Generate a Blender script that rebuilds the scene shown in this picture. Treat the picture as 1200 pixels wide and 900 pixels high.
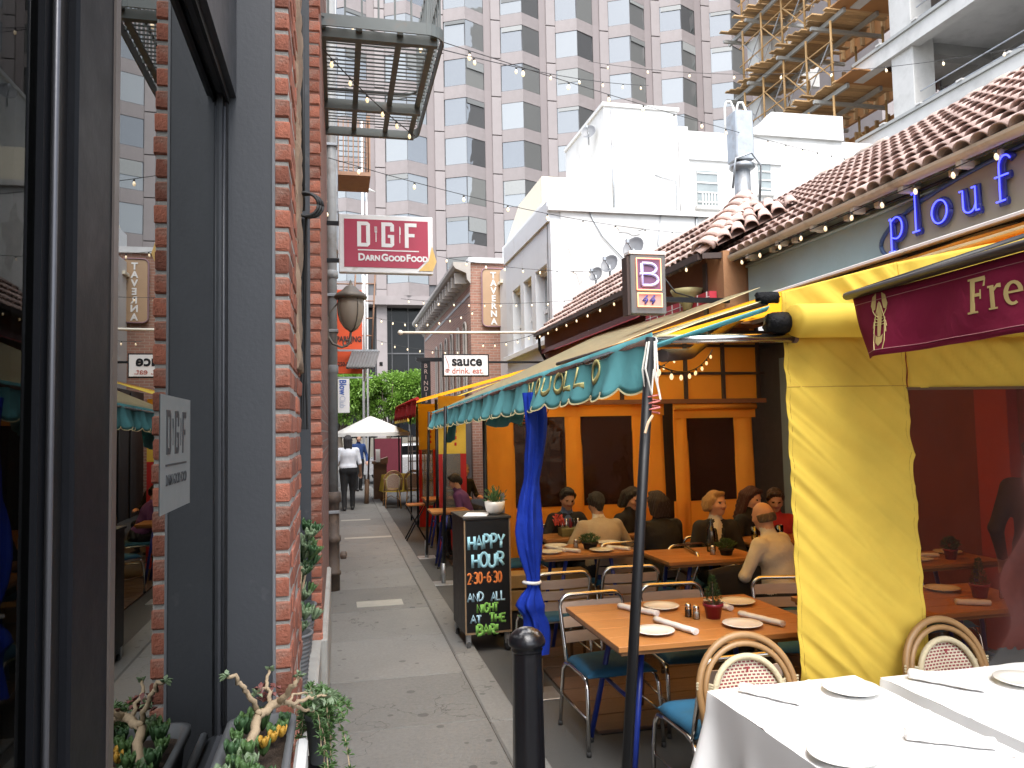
import bpy, math, random
import numpy as np
from mathutils import Vector, Matrix
random.seed(7)
rng = np.random.default_rng(7)
PI = math.pi
sc = bpy.context.scene
for o in list(bpy.data.objects):
    bpy.data.objects.remove(o)
C = sc.collection

# ------------------------------------------------------------------ camera
FPX, EYE, ROLL = 900.0, 1.8, -0.02
YAW, PITCH = math.radians(12.8168), math.radians(3.4278)
_F = Vector((math.sin(YAW) * math.cos(PITCH), math.cos(YAW) * math.cos(PITCH), math.sin(PITCH)))
_R0 = Vector((math.cos(YAW), -math.sin(YAW), 0))
_U0 = _R0.cross(_F)
_R = _R0 * math.cos(ROLL) + _U0 * math.sin(ROLL)
_U = -_R0 * math.sin(ROLL) + _U0 * math.cos(ROLL)
cd = bpy.data.cameras.new('camera')
cam = bpy.data.objects.new('camera', cd)
C.objects.link(cam)
m = Matrix((_R, _U, -_F)).transposed().to_4x4()
m.translation = (0, 0, EYE)
cam.matrix_world = m
cd.sensor_width = 36
cd.lens = FPX / 1200 * 36
cd.clip_start = 0.05
cd.clip_end = 3000
sc.camera = cam

# ------------------------------------------------------------------ sky, sun, exposure
SUN_EL, SUN_AZ = math.radians(60), math.radians(188)   # azimuth clockwise from +Y: behind the camera
w = bpy.data.worlds.new('World')
sc.world = w
w.use_nodes = True
wn = w.node_tree.nodes
wl = w.node_tree.links
wn.clear()
sky = wn.new('ShaderNodeTexSky')
sky.sky_type = 'NISHITA'
sky.sun_disc = False
sky.sun_elevation = SUN_EL
sky.sun_rotation = SUN_AZ
sky.air_density = 1.0
sky.dust_density = 2.0
sky.ozone_density = 1.0
hs = wn.new('ShaderNodeHueSaturation')
hs.inputs['Saturation'].default_value = 0.42      # a thin white overcast
bg = wn.new('ShaderNodeBackground')
bg.inputs['Strength'].default_value = 0.15
wo = wn.new('ShaderNodeOutputWorld')
wl.new(sky.outputs[0], hs.inputs['Color'])
wl.new(hs.outputs[0], bg.inputs['Color'])
wl.new(bg.outputs[0], wo.inputs[0])
sl = bpy.data.lights.new('sun', 'SUN')
sl.energy = 1.5
sl.angle = math.radians(38)
sl.color = (1.0, 0.97, 0.93)
so = bpy.data.objects.new('sun', sl)
C.objects.link(so)
sd = Vector((math.sin(SUN_AZ) * math.cos(SUN_EL), math.cos(SUN_AZ) * math.cos(SUN_EL), math.sin(SUN_EL)))
so.rotation_euler = sd.to_track_quat('Z', 'Y').to_euler()
sc.view_settings.view_transform = 'Standard'
sc.view_settings.look = 'None'
sc.view_settings.gamma = 1
sc.view_settings.exposure = 1.8
sc.cycles.use_denoising = True
sc.cycles.max_bounces = 10
sc.cycles.transparent_max_bounces = 16
sc.cycles.caustics_reflective = False
sc.cycles.caustics_refractive = False
sc.cycles.sample_clamp_indirect = 6


# ------------------------------------------------------------------ pixel of the 1200x900 photograph to a place
def at(px, py, X=None, Y=None, Z=None):
    d = _F + _R * ((px - 600) / FPX) + _U * ((450 - py) / FPX)
    if X is not None:
        t = X / d.x
    elif Y is not None:
        t = Y / d.y
    else:
        t = (Z - EYE) / d.z
    return Vector((0, 0, EYE)) + d * t


# ------------------------------------------------------------------ materials
MATS = {}


def nodes(name):
    mt = bpy.data.materials.new(name)
    mt.use_nodes = True
    nt = mt.node_tree
    return mt, nt, nt.nodes, nt.links, nt.nodes['Principled BSDF']


def mathn(nt, op, a, b=None, c=None):
    n = nt.nodes.new('ShaderNodeMath')
    n.operation = op
    for i, v in enumerate((a, b, c)):
        if v is None:
            continue
        if hasattr(v, 'is_output'):
            nt.links.new(v, n.inputs[i])
        else:
            n.inputs[i].default_value = v
    return n.outputs[0]


def mixc(nt, fac, a, b, mode='MIX'):
    n = nt.nodes.new('ShaderNodeMix')
    n.data_type = 'RGBA'
    n.blend_type = mode
    for s, v in ((n.inputs[0], fac), (n.inputs[6], a), (n.inputs[7], b)):
        if hasattr(v, 'is_output'):
            nt.links.new(v, s)
        elif isinstance(v, (int, float)):
            s.default_value = v
        else:
            s.default_value = (*v[:3], 1)
    return n.outputs[2]


def noise(nt, scale, detail=4, rough=.55, vec=None, dist=0):
    n = nt.nodes.new('ShaderNodeTexNoise')
    n.inputs['Scale'].default_value = scale
    n.inputs['Detail'].default_value = detail
    n.inputs['Roughness'].default_value = rough
    n.inputs['Distortion'].default_value = dist
    if vec is not None:
        nt.links.new(vec, n.inputs['Vector'])
    return n.outputs['Fac']


def ramp(nt, fac, stops):
    n = nt.nodes.new('ShaderNodeValToRGB')
    e = n.color_ramp.elements
    e[0].position, e[0].color = stops[0][0], (*stops[0][1], 1)
    e[1].position, e[1].color = stops[1][0], (*stops[1][1], 1)
    for p_, c_ in stops[2:]:
        q = e.new(p_)
        q.color = (*c_, 1)
    nt.links.new(fac, n.inputs[0])
    return n.outputs[0]


def objvec(nt, scale=None):
    t = nt.nodes.new('ShaderNodeTexCoord')
    v = t.outputs['Object']
    if scale:
        mp = nt.nodes.new('ShaderNodeMapping')
        mp.inputs['Scale'].default_value = scale
        nt.links.new(v, mp.inputs['Vector'])
        v = mp.outputs[0]
    return v


def M(name, col, rough=.6, metal=0, var=.15, vs=6, bump=0, bs=60, objvar=0, stretch=None, spec=.5, dirt=None, dirts=2.5,
      coat=0, transl=0, rvar=.1, dirtlo=.5, dirthi=.72):
    """procedural surface: base colour with patchy variation, a tone per object, dirt, fine relief"""
    if name in MATS:
        return MATS[name]
    mt, nt, N, L, b = nodes(name)
    v = objvec(nt, stretch)
    f = noise(nt, vs, 5, .6, v)
    c = mixc(nt, f, [x * (1 - var) for x in col], [min(1, x * (1 + var)) for x in col])
    if objvar:
        oi = N.new('ShaderNodeObjectInfo')
        k = mathn(nt, 'MULTIPLY_ADD', oi.outputs['Random'], 2 * objvar, 1 - objvar)
        cc = N.new('ShaderNodeCombineColor')
        for i in range(3):
            L.new(k, cc.inputs[i])
        c = mixc(nt, 1.0, c, cc.outputs[0], 'MULTIPLY')
    if dirt:
        df = ramp(nt, noise(nt, dirts, 6, .65, v), [(dirtlo, (0, 0, 0)), (dirthi, (1, 1, 1))])
        c = mixc(nt, df, c, dirt)
    L.new(c, b.inputs['Base Color'])
    b.inputs['Metallic'].default_value = metal
    b.inputs['Specular IOR Level'].default_value = spec
    L.new(mathn(nt, 'MULTIPLY_ADD', noise(nt, vs * 3, 3, .6, v), rvar * 2, max(.03, rough - rvar)), b.inputs['Roughness'])
    if coat:
        b.inputs['Coat Weight'].default_value = coat
    if bump:
        bp = N.new('ShaderNodeBump')
        bp.inputs['Strength'].default_value = bump
        bp.inputs['Distance'].default_value = .01
        L.new(noise(nt, bs, 5, .65, v), bp.inputs['Height'])
        L.new(bp.outputs[0], b.inputs['Normal'])
    if transl:
        tr = N.new('ShaderNodeBsdfTranslucent')
        L.new(c, tr.inputs['Color'])
        mx = N.new('ShaderNodeMixShader')
        mx.inputs[0].default_value = transl
        L.new(b.outputs[0], mx.inputs[1])
        L.new(tr.outputs[0], mx.inputs[2])
        L.new(mx.outputs[0], N['Material Output'].inputs['Surface'])
    MATS[name] = mt
    return mt


def EM(name, col, strength, base=None):
    if name in MATS:
        return MATS[name]
    mt, nt, N, L, b = nodes(name)
    b.inputs['Base Color'].default_value = (*(base or col), 1)
    b.inputs['Emission Color'].default_value = (*col, 1)
    b.inputs['Emission Strength'].default_value = strength
    b.inputs['Roughness'].default_value = .3
    MATS[name] = mt
    return mt


def GLASS(name, ior=1.6, tint=(.9, .95, .95), rough=.0, wob=0, wobs=3, minrefl=0, haze=0, hazecol=(.7, .7, .7)):
    """thin pane: fresnel mirror over a tinted see-through sheet"""
    if name in MATS:
        return MATS[name]
    mt, nt, N, L, b = nodes(name)
    N.remove(b)
    fr = N.new('ShaderNodeFresnel')
    fr.inputs['IOR'].default_value = ior
    g = N.new('ShaderNodeBsdfGlossy')
    g.inputs['Roughness'].default_value = rough
    g.inputs['Color'].default_value = (.93, .95, .95, 1)
    t = N.new('ShaderNodeBsdfTransparent')
    t.inputs['Color'].default_value = (*tint, 1)
    body = t.outputs[0]
    if haze:
        d = N.new('ShaderNodeBsdfDiffuse')
        d.inputs['Color'].default_value = (*hazecol, 1)
        m0 = N.new('ShaderNodeMixShader')
        m0.inputs[0].default_value = haze
        L.new(body, m0.inputs[1])
        L.new(d.outputs[0], m0.inputs[2])
        body = m0.outputs[0]
    mx = N.new('ShaderNodeMixShader')
    fac = fr.outputs[0]
    if minrefl:
        fac = mathn(nt, 'MAXIMUM', fac, minrefl)
    L.new(fac, mx.inputs[0])
    L.new(body, mx.inputs[1])
    L.new(g.outputs[0], mx.inputs[2])
    L.new(mx.outputs[0], N['Material Output'].inputs['Surface'])
    if wob:
        bp = N.new('ShaderNodeBump')
        bp.inputs['Strength'].default_value = wob
        bp.inputs['Distance'].default_value = .02
        L.new(noise(nt, wobs, 2, .4, objvec(nt)), bp.inputs['Height'])
        L.new(bp.outputs[0], g.inputs['Normal'])
    MATS[name] = mt
    return mt


def BRICKWALL(name, c1, c2, mortar, bw=.21, bh=.07, rough=.85, patch=None):
    """far brickwork: pieces under a few pixels; u runs along the wall, v up"""
    if name in MATS:
        return MATS[name]
    mt, nt, N, L, b = nodes(name)
    tc = N.new('ShaderNodeTexCoord')
    ge = N.new('ShaderNodeNewGeometry')
    sp = N.new('ShaderNodeSeparateXYZ')
    L.new(tc.outputs['Object'], sp.inputs[0])
    sn = N.new('ShaderNodeSeparateXYZ')
    L.new(ge.outputs['True Normal'], sn.inputs[0])
    nx = mathn(nt, 'GREATER_THAN', mathn(nt, 'ABSOLUTE', sn.outputs[0]), .5)
    u = mathn(nt, 'ADD', mathn(nt, 'MULTIPLY', sp.outputs[1], nx), mathn(nt, 'MULTIPLY', sp.outputs[0], mathn(nt, 'SUBTRACT', 1.0, nx)))
    cv = N.new('ShaderNodeCombineXYZ')
    L.new(u, cv.inputs[0])
    L.new(sp.outputs[2], cv.inputs[1])
    br = N.new('ShaderNodeTexBrick')
    br.inputs['Scale'].default_value = 1
    br.inputs['Brick Width'].default_value = bw
    br.inputs['Row Height'].default_value = bh
    br.inputs['Mortar Size'].default_value = bh * .09
    br.inputs['Bias'].default_value = -.1
    br.inputs['Color1'].default_value = (*c1, 1)
    br.inputs['Color2'].default_value = (*c2, 1)
    br.inputs['Mortar'].default_value = (*mortar, 1)
    L.new(cv.outputs[0], br.inputs['Vector'])
    f = noise(nt, 1.3, 6, .65, tc.outputs['Object'])
    c = mixc(nt, f, br.outputs['Color'], mixc(nt, .45, br.outputs['Color'], patch or mortar))
    L.new(c, b.inputs['Base Color'])
    b.inputs['Roughness'].default_value = rough
    bp = N.new('ShaderNodeBump')
    bp.inputs['Strength'].default_value = .6
    bp.inputs['Distance'].default_value = .012
    bp.invert = True
    L.new(br.outputs['Fac'], bp.inputs['Height'])
    L.new(bp.outputs[0], b.inputs['Normal'])
    MATS[name] = mt
    return mt


# ------------------------------------------------------------------ mesh building
class MB:
    def __init__(s):
        s.v, s.f, s.mi, s.sm = [], [], [], []
        s.cur = 0
        s.smooth = False

    def add(s, vs, fs):
        k = len(s.v)
        s.v.extend([tuple(x) for x in vs])
        for f in fs:
            s.f.append(tuple(i + k for i in f))
            s.mi.append(s.cur)
            s.sm.append(s.smooth)
        return s

    def box(s, x0, x1, y0, y1, z0, z1, bev=0):
        if x0 > x1: x0, x1 = x1, x0
        if y0 > y1: y0, y1 = y1, y0
        if z0 > z1: z0, z1 = z1, z0
        return s.obox(Vector(((x0 + x1) / 2, (y0 + y1) / 2, (z0 + z1) / 2)), (x1 - x0, y1 - y0, z1 - z0), None, bev)

    def obox(s, c, size, rot=None, bev=0):
        hx, hy, hz = [q / 2 for q in size]
        c = Vector(c)
        if bev <= 0:
            vs = [Vector((x * hx, y * hy, z * hz)) for x in (-1, 1) for y in (-1, 1) for z in (-1, 1)]
            fs = [(0, 1, 3, 2), (4, 6, 7, 5), (0, 4, 5, 1), (2, 3, 7, 6), (0, 2, 6, 4), (1, 5, 7, 3)]
        else:
            bev = min(bev, .45 * min(size))
            vs, idx = [], {}
            for x in (-1, 1):
                for y in (-1, 1):
                    for z in (-1, 1):
                        for ax in range(3):
                            p = [x * (hx - bev), y * (hy - bev), z * (hz - bev)]
                            p[ax] = (x * hx, y * hy, z * hz)[ax]
                            idx[(x, y, z, ax)] = len(vs)
                            vs.append(Vector(p))
            fs = []
            for ax in range(3):
                o1, o2 = [q for q in range(3) if q != ax]
                for sg in (-1, 1):
                    f = []
                    for a_, b_ in ((-1, -1), (1, -1), (1, 1), (-1, 1)):
                        k = [0, 0, 0]
                        k[ax], k[o1], k[o2] = sg, a_, b_
                        f.append(idx[(*k, ax)])
                    flip = (sg == -1) ^ (ax == 1)
                    fs.append(tuple(f[::-1]) if flip else tuple(f))
            for ax in range(3):        # edge chamfers run along ax
                o1, o2 = [q for q in range(3) if q != ax]
                for a_ in (-1, 1):
                    for b_ in (-1, 1):
                        k0, k1 = [0, 0, 0], [0, 0, 0]
                        k0[ax], k1[ax] = -1, 1
                        k0[o1] = k1[o1] = a_
                        k0[o2] = k1[o2] = b_
                        f = (idx[(*k0, o1)], idx[(*k1, o1)], idx[(*k1, o2)], idx[(*k0, o2)])
                        fs.append(f)
            for x in (-1, 1):
                for y in (-1, 1):
                    for z in (-1, 1):
                        fs.append((idx[(x, y, z, 0)], idx[(x, y, z, 1)], idx[(x, y, z, 2)]))
            out = []
            for f in fs:               # outward winding
                a_, b_, c_ = vs[f[0]], vs[f[1]], vs[f[2]]
                n = (b_ - a_).cross(c_ - a_)
                mid = sum((vs[i] for i in f), Vector()) / len(f)
                out.append(f if n.dot(mid) > 0 else f[::-1])
            fs = out
        if rot is not None:
            vs = [rot @ q for q in vs]
        return s.add([q + c for q in vs], fs)

    def bar(s, p0, p1, w_, h_=None, up=(0, 0, 1), bev=0):
        """rectangular bar from p0 to p1, w_ across, h_ along up"""
        p0, p1 = Vector(p0), Vector(p1)
        h_ = w_ if h_ is None else h_
        y = p1 - p0
        ln = y.length
        y.normalize()
        u = Vector(up)
        x = y.cross(u)
        if x.length < 1e-4:
            x = y.cross(Vector((1, 0, 0)))
        x.normalize()
        z = x.cross(y)
        rot = Matrix((x, y, z)).transposed()
        return s.obox((p0 + p1) / 2, (w_, ln, h_), rot, bev)

    def tube(s, pts, r, n=8, caps=True, flat=None):
        """round tube along pts; r a number or one per point; flat=(normal, factor) squashes it"""
        pts = [Vector(p) for p in pts]
        k = len(s.v)
        m_ = len(pts)
        rs = [r] * m_ if isinstance(r, (int, float)) else list(r)
        t0 = (pts[1] - pts[0]).normalized()
        ref = Vector((0, 0, 1)) if abs(t0.z) < .9 else Vector((1, 0, 0))
        x = t0.cross(ref).normalized()
        vs, fs = [], []
        for i, p in enumerate(pts):
            if i == 0: t = pts[1] - pts[0]
            elif i == m_ - 1: t = pts[-1] - pts[-2]
            else: t = (pts[i + 1] - pts[i]).normalized() + (pts[i] - pts[i - 1]).normalized()
            if t.length < 1e-9: t = t0.copy()
            t.normalize()
            x = (x - t * x.dot(t))
            if x.length < 1e-6: x = t.orthogonal()
            x.normalize()
            y = t.cross(x)
            for j in range(n):
                a_ = 2 * PI * j / n
                d = (x * math.cos(a_) + y * math.sin(a_)) * rs[i]
                if flat:
                    nn = Vector(flat[0])
                    d = d - nn * d.dot(nn) * (1 - flat[1])
                vs.append(p + d)
        for i in range(m_ - 1):
            for j in range(n):
                a_, b_ = i * n + j, i * n + (j + 1) % n
                fs.append((a_, b_, b_ + n, a_ + n))
        sm = s.smooth
        s.smooth = n > 5
        s.add(vs, fs)
        s.smooth = False
        if caps:
            k2 = len(s.v) - len(vs)
            s.f.append(tuple(k2 + j for j in range(n))[::-1]); s.mi.append(s.cur); s.sm.append(False)
            s.f.append(tuple(k2 + (m_ - 1) * n + j for j in range(n))); s.mi.append(s.cur); s.sm.append(False)
        s.smooth = sm
        return s

    def lathe(s, prof, n=16, c=(0, 0, 0), axis=None, smooth=True, cap=True):
        """prof = [(r, z)...] turned about z at c (or about axis)"""
        c = Vector(c)
        rot = Vector((0, 0, 1)).rotation_difference(Vector(axis)).to_matrix() if axis is not None else Matrix.Identity(3)
        vs, fs = [], []
        for r, z in prof:
            for j in range(n):
                a_ = 2 * PI * j / n
                vs.append(c + rot @ Vector((r * math.cos(a_), r * math.sin(a_), z)))
        for i in range(len(prof) - 1):
            for j in range(n):
                a_, b_ = i * n + j, i * n + (j + 1) % n
                fs.append((a_, b_, b_ + n, a_ + n))
        s.smooth = smooth
        s.add(vs, fs)
        s.smooth = False
        if cap:
            k2 = len(s.v) - len(vs)
            if prof[0][0] > 1e-4:
                s.f.append(tuple(k2 + j for j in range(n))[::-1]); s.mi.append(s.cur); s.sm.append(False)
            if prof[-1][0] > 1e-4:
                s.f.append(tuple(k2 + (len(prof) - 1) * n + j for j in range(n))); s.mi.append(s.cur); s.sm.append(False)
        return s

    def prism(s, poly, p0, ex, ey, ez):
        """2-D outline poly (ccw) placed at p0 along unit ex, ey and pushed out by vector ez"""
        p0, ex, ey, ez = Vector(p0), Vector(ex), Vector(ey), Vector(ez)
        n = len(poly)
        vs = [p0 + ex * a_ + ey * b_ for a_, b_ in poly] + [p0 + ex * a_ + ey * b_ + ez for a_, b_ in poly]
        fs = [tuple(range(n))[::-1], tuple(range(n, 2 * n))] + [(i, (i + 1) % n, n + (i + 1) % n, n + i) for i in range(n)]
        if ex.cross(ey).dot(ez) < 0:
            fs = [f[::-1] for f in fs]
        return s.add(vs, fs)

    def grid(s, fn, nu, nv, thick=0, smooth=True):
        """sheet fn(u,v) for u,v in 0..1; thick gives it a back and rim"""
        P = [[Vector(fn(i / nu, j / nv)) for j in range(nv + 1)] for i in range(nu + 1)]
        vs = [P[i][j] for i in range(nu + 1) for j in range(nv + 1)]
        W = nv + 1
        fs = [(i * W + j, (i + 1) * W + j, (i + 1) * W + j + 1, i * W + j + 1) for i in range(nu) for j in range(nv)]
        s.smooth = smooth
        if not thick:
            s.add(vs, fs)
        else:
            nrm = []
            for i in range(nu + 1):
                for j in range(nv + 1):
                    du = P[min(i + 1, nu)][j] - P[max(i - 1, 0)][j]
                    dv = P[i][min(j + 1, nv)] - P[i][max(j - 1, 0)]
                    q = du.cross(dv)
                    nrm.append(q.normalized() if q.length > 1e-9 else Vector((0, 0, 1)))
            k = len(vs)
            vb = [p - q * thick for p, q in zip(vs, nrm)]
            s.add(vs + vb, fs + [tuple(i + k for i in f[::-1]) for f in fs])
            k0 = len(s.v) - 2 * k
            s.smooth = False
            rim = [i * W for i in range(nu + 1)] + [nu * W + j for j in range(1, W)] + [i * W + nv for i in range(nu - 1, -1, -1)] + [j for j in range(nv - 1, 0, -1)]
            for q in range(len(rim)):
                a_, b_ = rim[q], rim[(q + 1) % len(rim)]
                s.f.append((k0 + b_, k0 + a_, k0 + a_ + k, k0 + b_ + k)); s.mi.append(s.cur); s.sm.append(False)
        s.smooth = False
        return s

    def mesh(s, name, mats):
        me = bpy.data.meshes.new(name)
        me.from_pydata(s.v, [], s.f)
        for q in (mats if isinstance(mats, (list, tuple)) else [mats]):
            me.materials.append(q)
        me.polygons.foreach_set('material_index', s.mi)
        me.polygons.foreach_set('use_smooth', s.sm)
        me.update()
        return me

    def build(s, name, mats, parent=None, world=True):
        """world=True: the vertices are in world coordinates, whatever the parent's place"""
        if parent is not None and world:
            inv = parent['_inv'] if False else INV.get(parent.name)
            if inv is not None:
                s.v = [tuple(inv @ Vector(q)) for q in s.v]
        o = bpy.data.objects.new(name, s.mesh(name, mats))
        C.objects.link(o)
        o.parent = parent
        if parent is not None and world:
            INV[o.name] = INV.get(parent.name)
        return o


INV = {}


def T(name, label, cat, loc=(0, 0, 0), rz=0, group=None):
    """a thing: an Empty at its base"""
    o = bpy.data.objects.new(name, None)
    C.objects.link(o)
    o.location = loc
    o.rotation_euler = (0, 0, rz)
    o.empty_display_size = .1
    INV[o.name] = (Matrix.Translation(Vector(loc)) @ Matrix.Rotation(rz, 4, 'Z')).inverted()
    return tag(o, label, cat, group)


def tag(o, label=None, cat=None, group=None, kind=None):
    if label: o['label'] = label
    if cat: o['category'] = cat
    if group: o['group'] = group
    if kind: o['kind'] = kind
    return o


KIDS = {}


def copy_tree(o, parent=None, loc=None, rz=None, label=None):
    c = o.copy()
    C.objects.link(c)
    c.parent = parent
    if loc is not None: c.location = loc
    if rz is not None: c.rotation_euler = (0, 0, rz)
    if label: c['label'] = label
    for ch in [q for q in bpy.data.objects if q.parent == o]:
        copy_tree(ch, c)
    return c


def inst(name, me, parent, loc, rot=(0, 0, 0), scale=(1, 1, 1)):
    """a piece that shares mesh data with its fellows (parent unrotated: loc in world)"""
    o = bpy.data.objects.new(name, me)
    C.objects.link(o)
    o.parent = parent
    p = INV.get(parent.name)
    o.location = (p @ Vector(loc)) if p is not None else loc
    o.rotation_euler = rot
    o.scale = scale
    return o


def text(s, size, p, right, up, mt, parent, name='lettering', depth=.004, bold=0, align='LEFT', sx=1, shear=0, spacing=1, world=True):
    cu = bpy.data.curves.new(name, 'FONT')
    cu.body = s
    cu.size = size
    cu.extrude = depth / 2
    cu.offset = bold
    cu.align_x = align
    cu.shear = shear
    cu.space_character = spacing
    cu.resolution_u = 4
    cu.materials.append(mt)
    o = bpy.data.objects.new(name, cu)
    C.objects.link(o)
    r, u = Vector(right).normalized(), Vector(up).normalized()
    mm = Matrix((r * sx, u, r.cross(u))).transposed().to_4x4()
    mm.translation = Vector(p)
    o.parent = parent
    inv = INV.get(parent.name) if (parent is not None and world) else None
    o.matrix_local = (inv @ mm) if inv is not None else mm
    return o


# one-stroke capitals in a unit box (width .7) for brushed and neon lettering
ARC = lambda cx, cy, rx, ry, a0, a1, n=10: [(cx + rx * math.cos(math.radians(a0 + (a1 - a0) * i / n)), cy + ry * math.sin(math.radians(a0 + (a1 - a0) * i / n))) for i in range(n + 1)]
SF = {
    'A': [[(0, 0), (.35, 1), (.7, 0)], [(.14, .38), (.56, .38)]],
    'B': [[(.05, 0), (.05, 1)], [(.05, 1)] + ARC(.32, .76, .3, .24, 90, -90) + [(.05, .52)], [(.05, .52)] + ARC(.34, .26, .34, .26, 90, -90) + [(.05, 0)]],
    'D': [[(.05, 0), (.05, 1)], [(.05, 1)] + ARC(.2, .5, .48, .5, 90, -90) + [(.05, 0)]],
    'E': [[(.62, 1), (.05, 1), (.05, 0), (.65, 0)], [(.05, .52), (.5, .52)]],
    'F': [[(.65, 1), (.08, 1), (.08, 0)], [(.08, .52), (.52, .52)]],
    'G': [ARC(.36, .5, .34, .5, 45, 315, 16) + [(.64, .42), (.38, .42)]],
    'H': [[(.05, 0), (.05, 1)], [(.65, 0), (.65, 1)], [(.05, .5), (.65, .5)]],
    'I': [[(.35, 0), (.35, 1)]],
    'L': [[(.05, 1), (.05, 0), (.65, 0)]],
    'N': [[(.05, 0), (.05, 1), (.65, 0), (.65, 1)]],
    'O': [ARC(.35, .5, .34, .5, 90, 450, 20)],
    'P': [[(.08, 0), (.08, 1)], [(.08, 1)] + ARC(.34, .74, .3, .26, 90, -90) + [(.08, .48)]],
    'R': [[(.08, 0), (.08, 1)], [(.08, 1)] + ARC(.34, .74, .3, .26, 90, -90) + [(.08, .48)], [(.3, .48), (.68, 0)]],
    'S': [ARC(.35, .75, .28, .25, 20, 270, 10) + ARC(.35, .25, .3, .25, 90, -160, 10)],
    'T': [[(0, 1), (.7, 1)], [(.35, 1), (.35, 0)]],
    'U': [[(.05, 1), (.05, .3)] + ARC(.35, .3, .3, .3, 180, 360) + [(.65, 1)]],
    'V': [[(0, 1), (.35, 0), (.7, 1)]],
    'Y': [[(0, 1), (.35, .48), (.7, 1)], [(.35, .48), (.35, 0)]],
    '2': [ARC(.33, .72, .29, .28, 160, -30) + [(.05, 0), (.66, 0)]],
    '3': [ARC(.32, .74, .28, .26, 150, -90) + ARC(.32, .25, .32, .26, 90, -150)],
    '0': [ARC(.35, .5, .3, .5, 90, 450, 20)],
    '6': [[(.55, .95)] + ARC(.5, .45, .42, .5, 110, 190, 5) + ARC(.36, .27, .28, .27, 180, -180, 16)],
    '-': [[(.1, .48), (.55, .48)]],
    '.': [[(.3, .0), (.34, .04)]],
    ':': [[(.3, .2), (.33, .23)], [(.3, .65), (.33, .68)]],
    '!': [[(.35, 1), (.33, .32)], [(.33, .06), (.34, .0)]],
    "'": [[(.35, 1), (.3, .75)]],
}


def strokes(mb, s, p, right, up, h, wid, space=.92, jit=0, r=None, flatn=None, flatf=.35, slant=0):
    """letters of SF drawn as raised brush strokes; returns the length used"""
    p, right, up = Vector(p), Vector(right), Vector(up)
    x = 0
    for ch in s:
        if ch == ' ':
            x += wid * .6
            continue
        nar = .45 if ch in "I.!:'" else 1
        j1, j2, j3 = random.uniform(-jit, jit), random.uniform(-jit, jit), 1 + random.uniform(-jit, jit)
        for pl in SF[ch]:
            pts = [p + right * (x + (a_ - (.35 * (1 - nar) if nar < 1 else 0)) * wid / .7 + b_ * slant * h) + up * ((b_ * j3 + j1) * h) for a_, b_ in pl]
            mb.tube(pts, r, 6, True, flat=(flatn, flatf) if flatn is not None else None)
        x += wid * (space * nar + (1.0 - .7) * .45)
    return x
# ------------------------------------------------------------------ shared materials
m_mortar = M('mortar', (.36, .34, .31), .9, var=.25, vs=20, bump=.5, bs=120)
m_brick = M('brick', (.30, .102, .062), .88, var=.4, vs=14, bump=.8, bs=90, objvar=.38, dirt=(.34, .26, .21), dirts=9, dirtlo=.54, dirthi=.75)
m_steel = M('painted_steel', (.032, .034, .039), .42, var=.2, vs=5, bump=.06, bs=90, spec=.5)
m_frame = M('dark_frame', (.0075, .008, .010), .45, var=.2, vs=5, bump=.05, bs=90, spec=.12)
m_steel2 = M('slate_paint', (.042, .045, .051), .5, var=.16, vs=4, bump=.08, bs=70, dirt=(.10, .10, .105), dirts=6, dirtlo=.6, dirthi=.8)
m_black = M('black_paint', (.007, .007, .008), .45, var=.3, vs=9, bump=.08, bs=60, spec=.3)
m_blackmat = M('black_matte', (.014, .013, .013), .8, var=.3)
m_chrome = M('polished_aluminium', (.62, .61, .59), .22, 1, var=.12, vs=12, rvar=.08)
m_galv = M('galvanised', (.36, .38, .4), .45, .7, var=.25, vs=9, dirt=(.25, .22, .2), dirts=4)
m_pipe = M('pipe_paint', (.27, .275, .27), .55, 0, var=.25, vs=5, dirt=(.16, .14, .12), dirts=3)
m_conc = M('ledge_concrete', (.33, .325, .30), .85, var=.2, vs=5, bump=.3, bs=60, dirt=(.25, .24, .22), dirts=4)
m_wood = M('table_wood', (.40, .17, .05), .38, var=.3, vs=3, stretch=(1.2, 14, 3), objvar=.1, bump=.05, bs=30)
m_woodedge = M('table_wood_edge', (.25, .12, .045), .5, var=.3, vs=6)
m_deck = M('deck_boards', (.085, .05, .034), .75, var=.35, vs=4, stretch=(1, 12, 1), bump=.3, bs=30, objvar=.25)
m_white = M('white_china', (.78, .77, .73), .22, var=.03, spec=.6)
m_linen = M('white_linen', (.80, .80, .80), .9, var=.03, vs=3, bump=.12, bs=240)
m_napkin = M('napkin_cotton', (.74, .73, .72), .9, var=.06, bump=.15, bs=200)
m_bulb = EM('bulb_glow', (1, .72, .38), .35, (.8, .7, .55))
m_bulboff = M('bulb_glass', (.75, .68, .58), .15, var=.1)
m_wire = M('black_cable', (.015, .015, .015), .6)
m_soil = M('soil', (.055, .035, .022), .95, var=.5, vs=40, bump=1, bs=90)
m_leaf = M('leaf_green', (.10, .19, .06), .5, var=.45, vs=8, transl=.25)
m_leafd = M('leaf_dark', (.06, .13, .05), .5, var=.45, vs=8, transl=.2)
m_leafp = M('leaf_pale', (.22, .30, .17), .5, var=.35, vs=8, transl=.2)
m_bark = M('jade_bark', (.40, .30, .19), .8, var=.3, vs=20, bump=.4, bs=80)
m_barkd = M('tree_bark', (.13, .10, .075), .9, var=.35, vs=9, bump=.5, bs=40)
m_redwall = M('maroon_wall', (.13, .014, .028), .7, var=.15)

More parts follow.
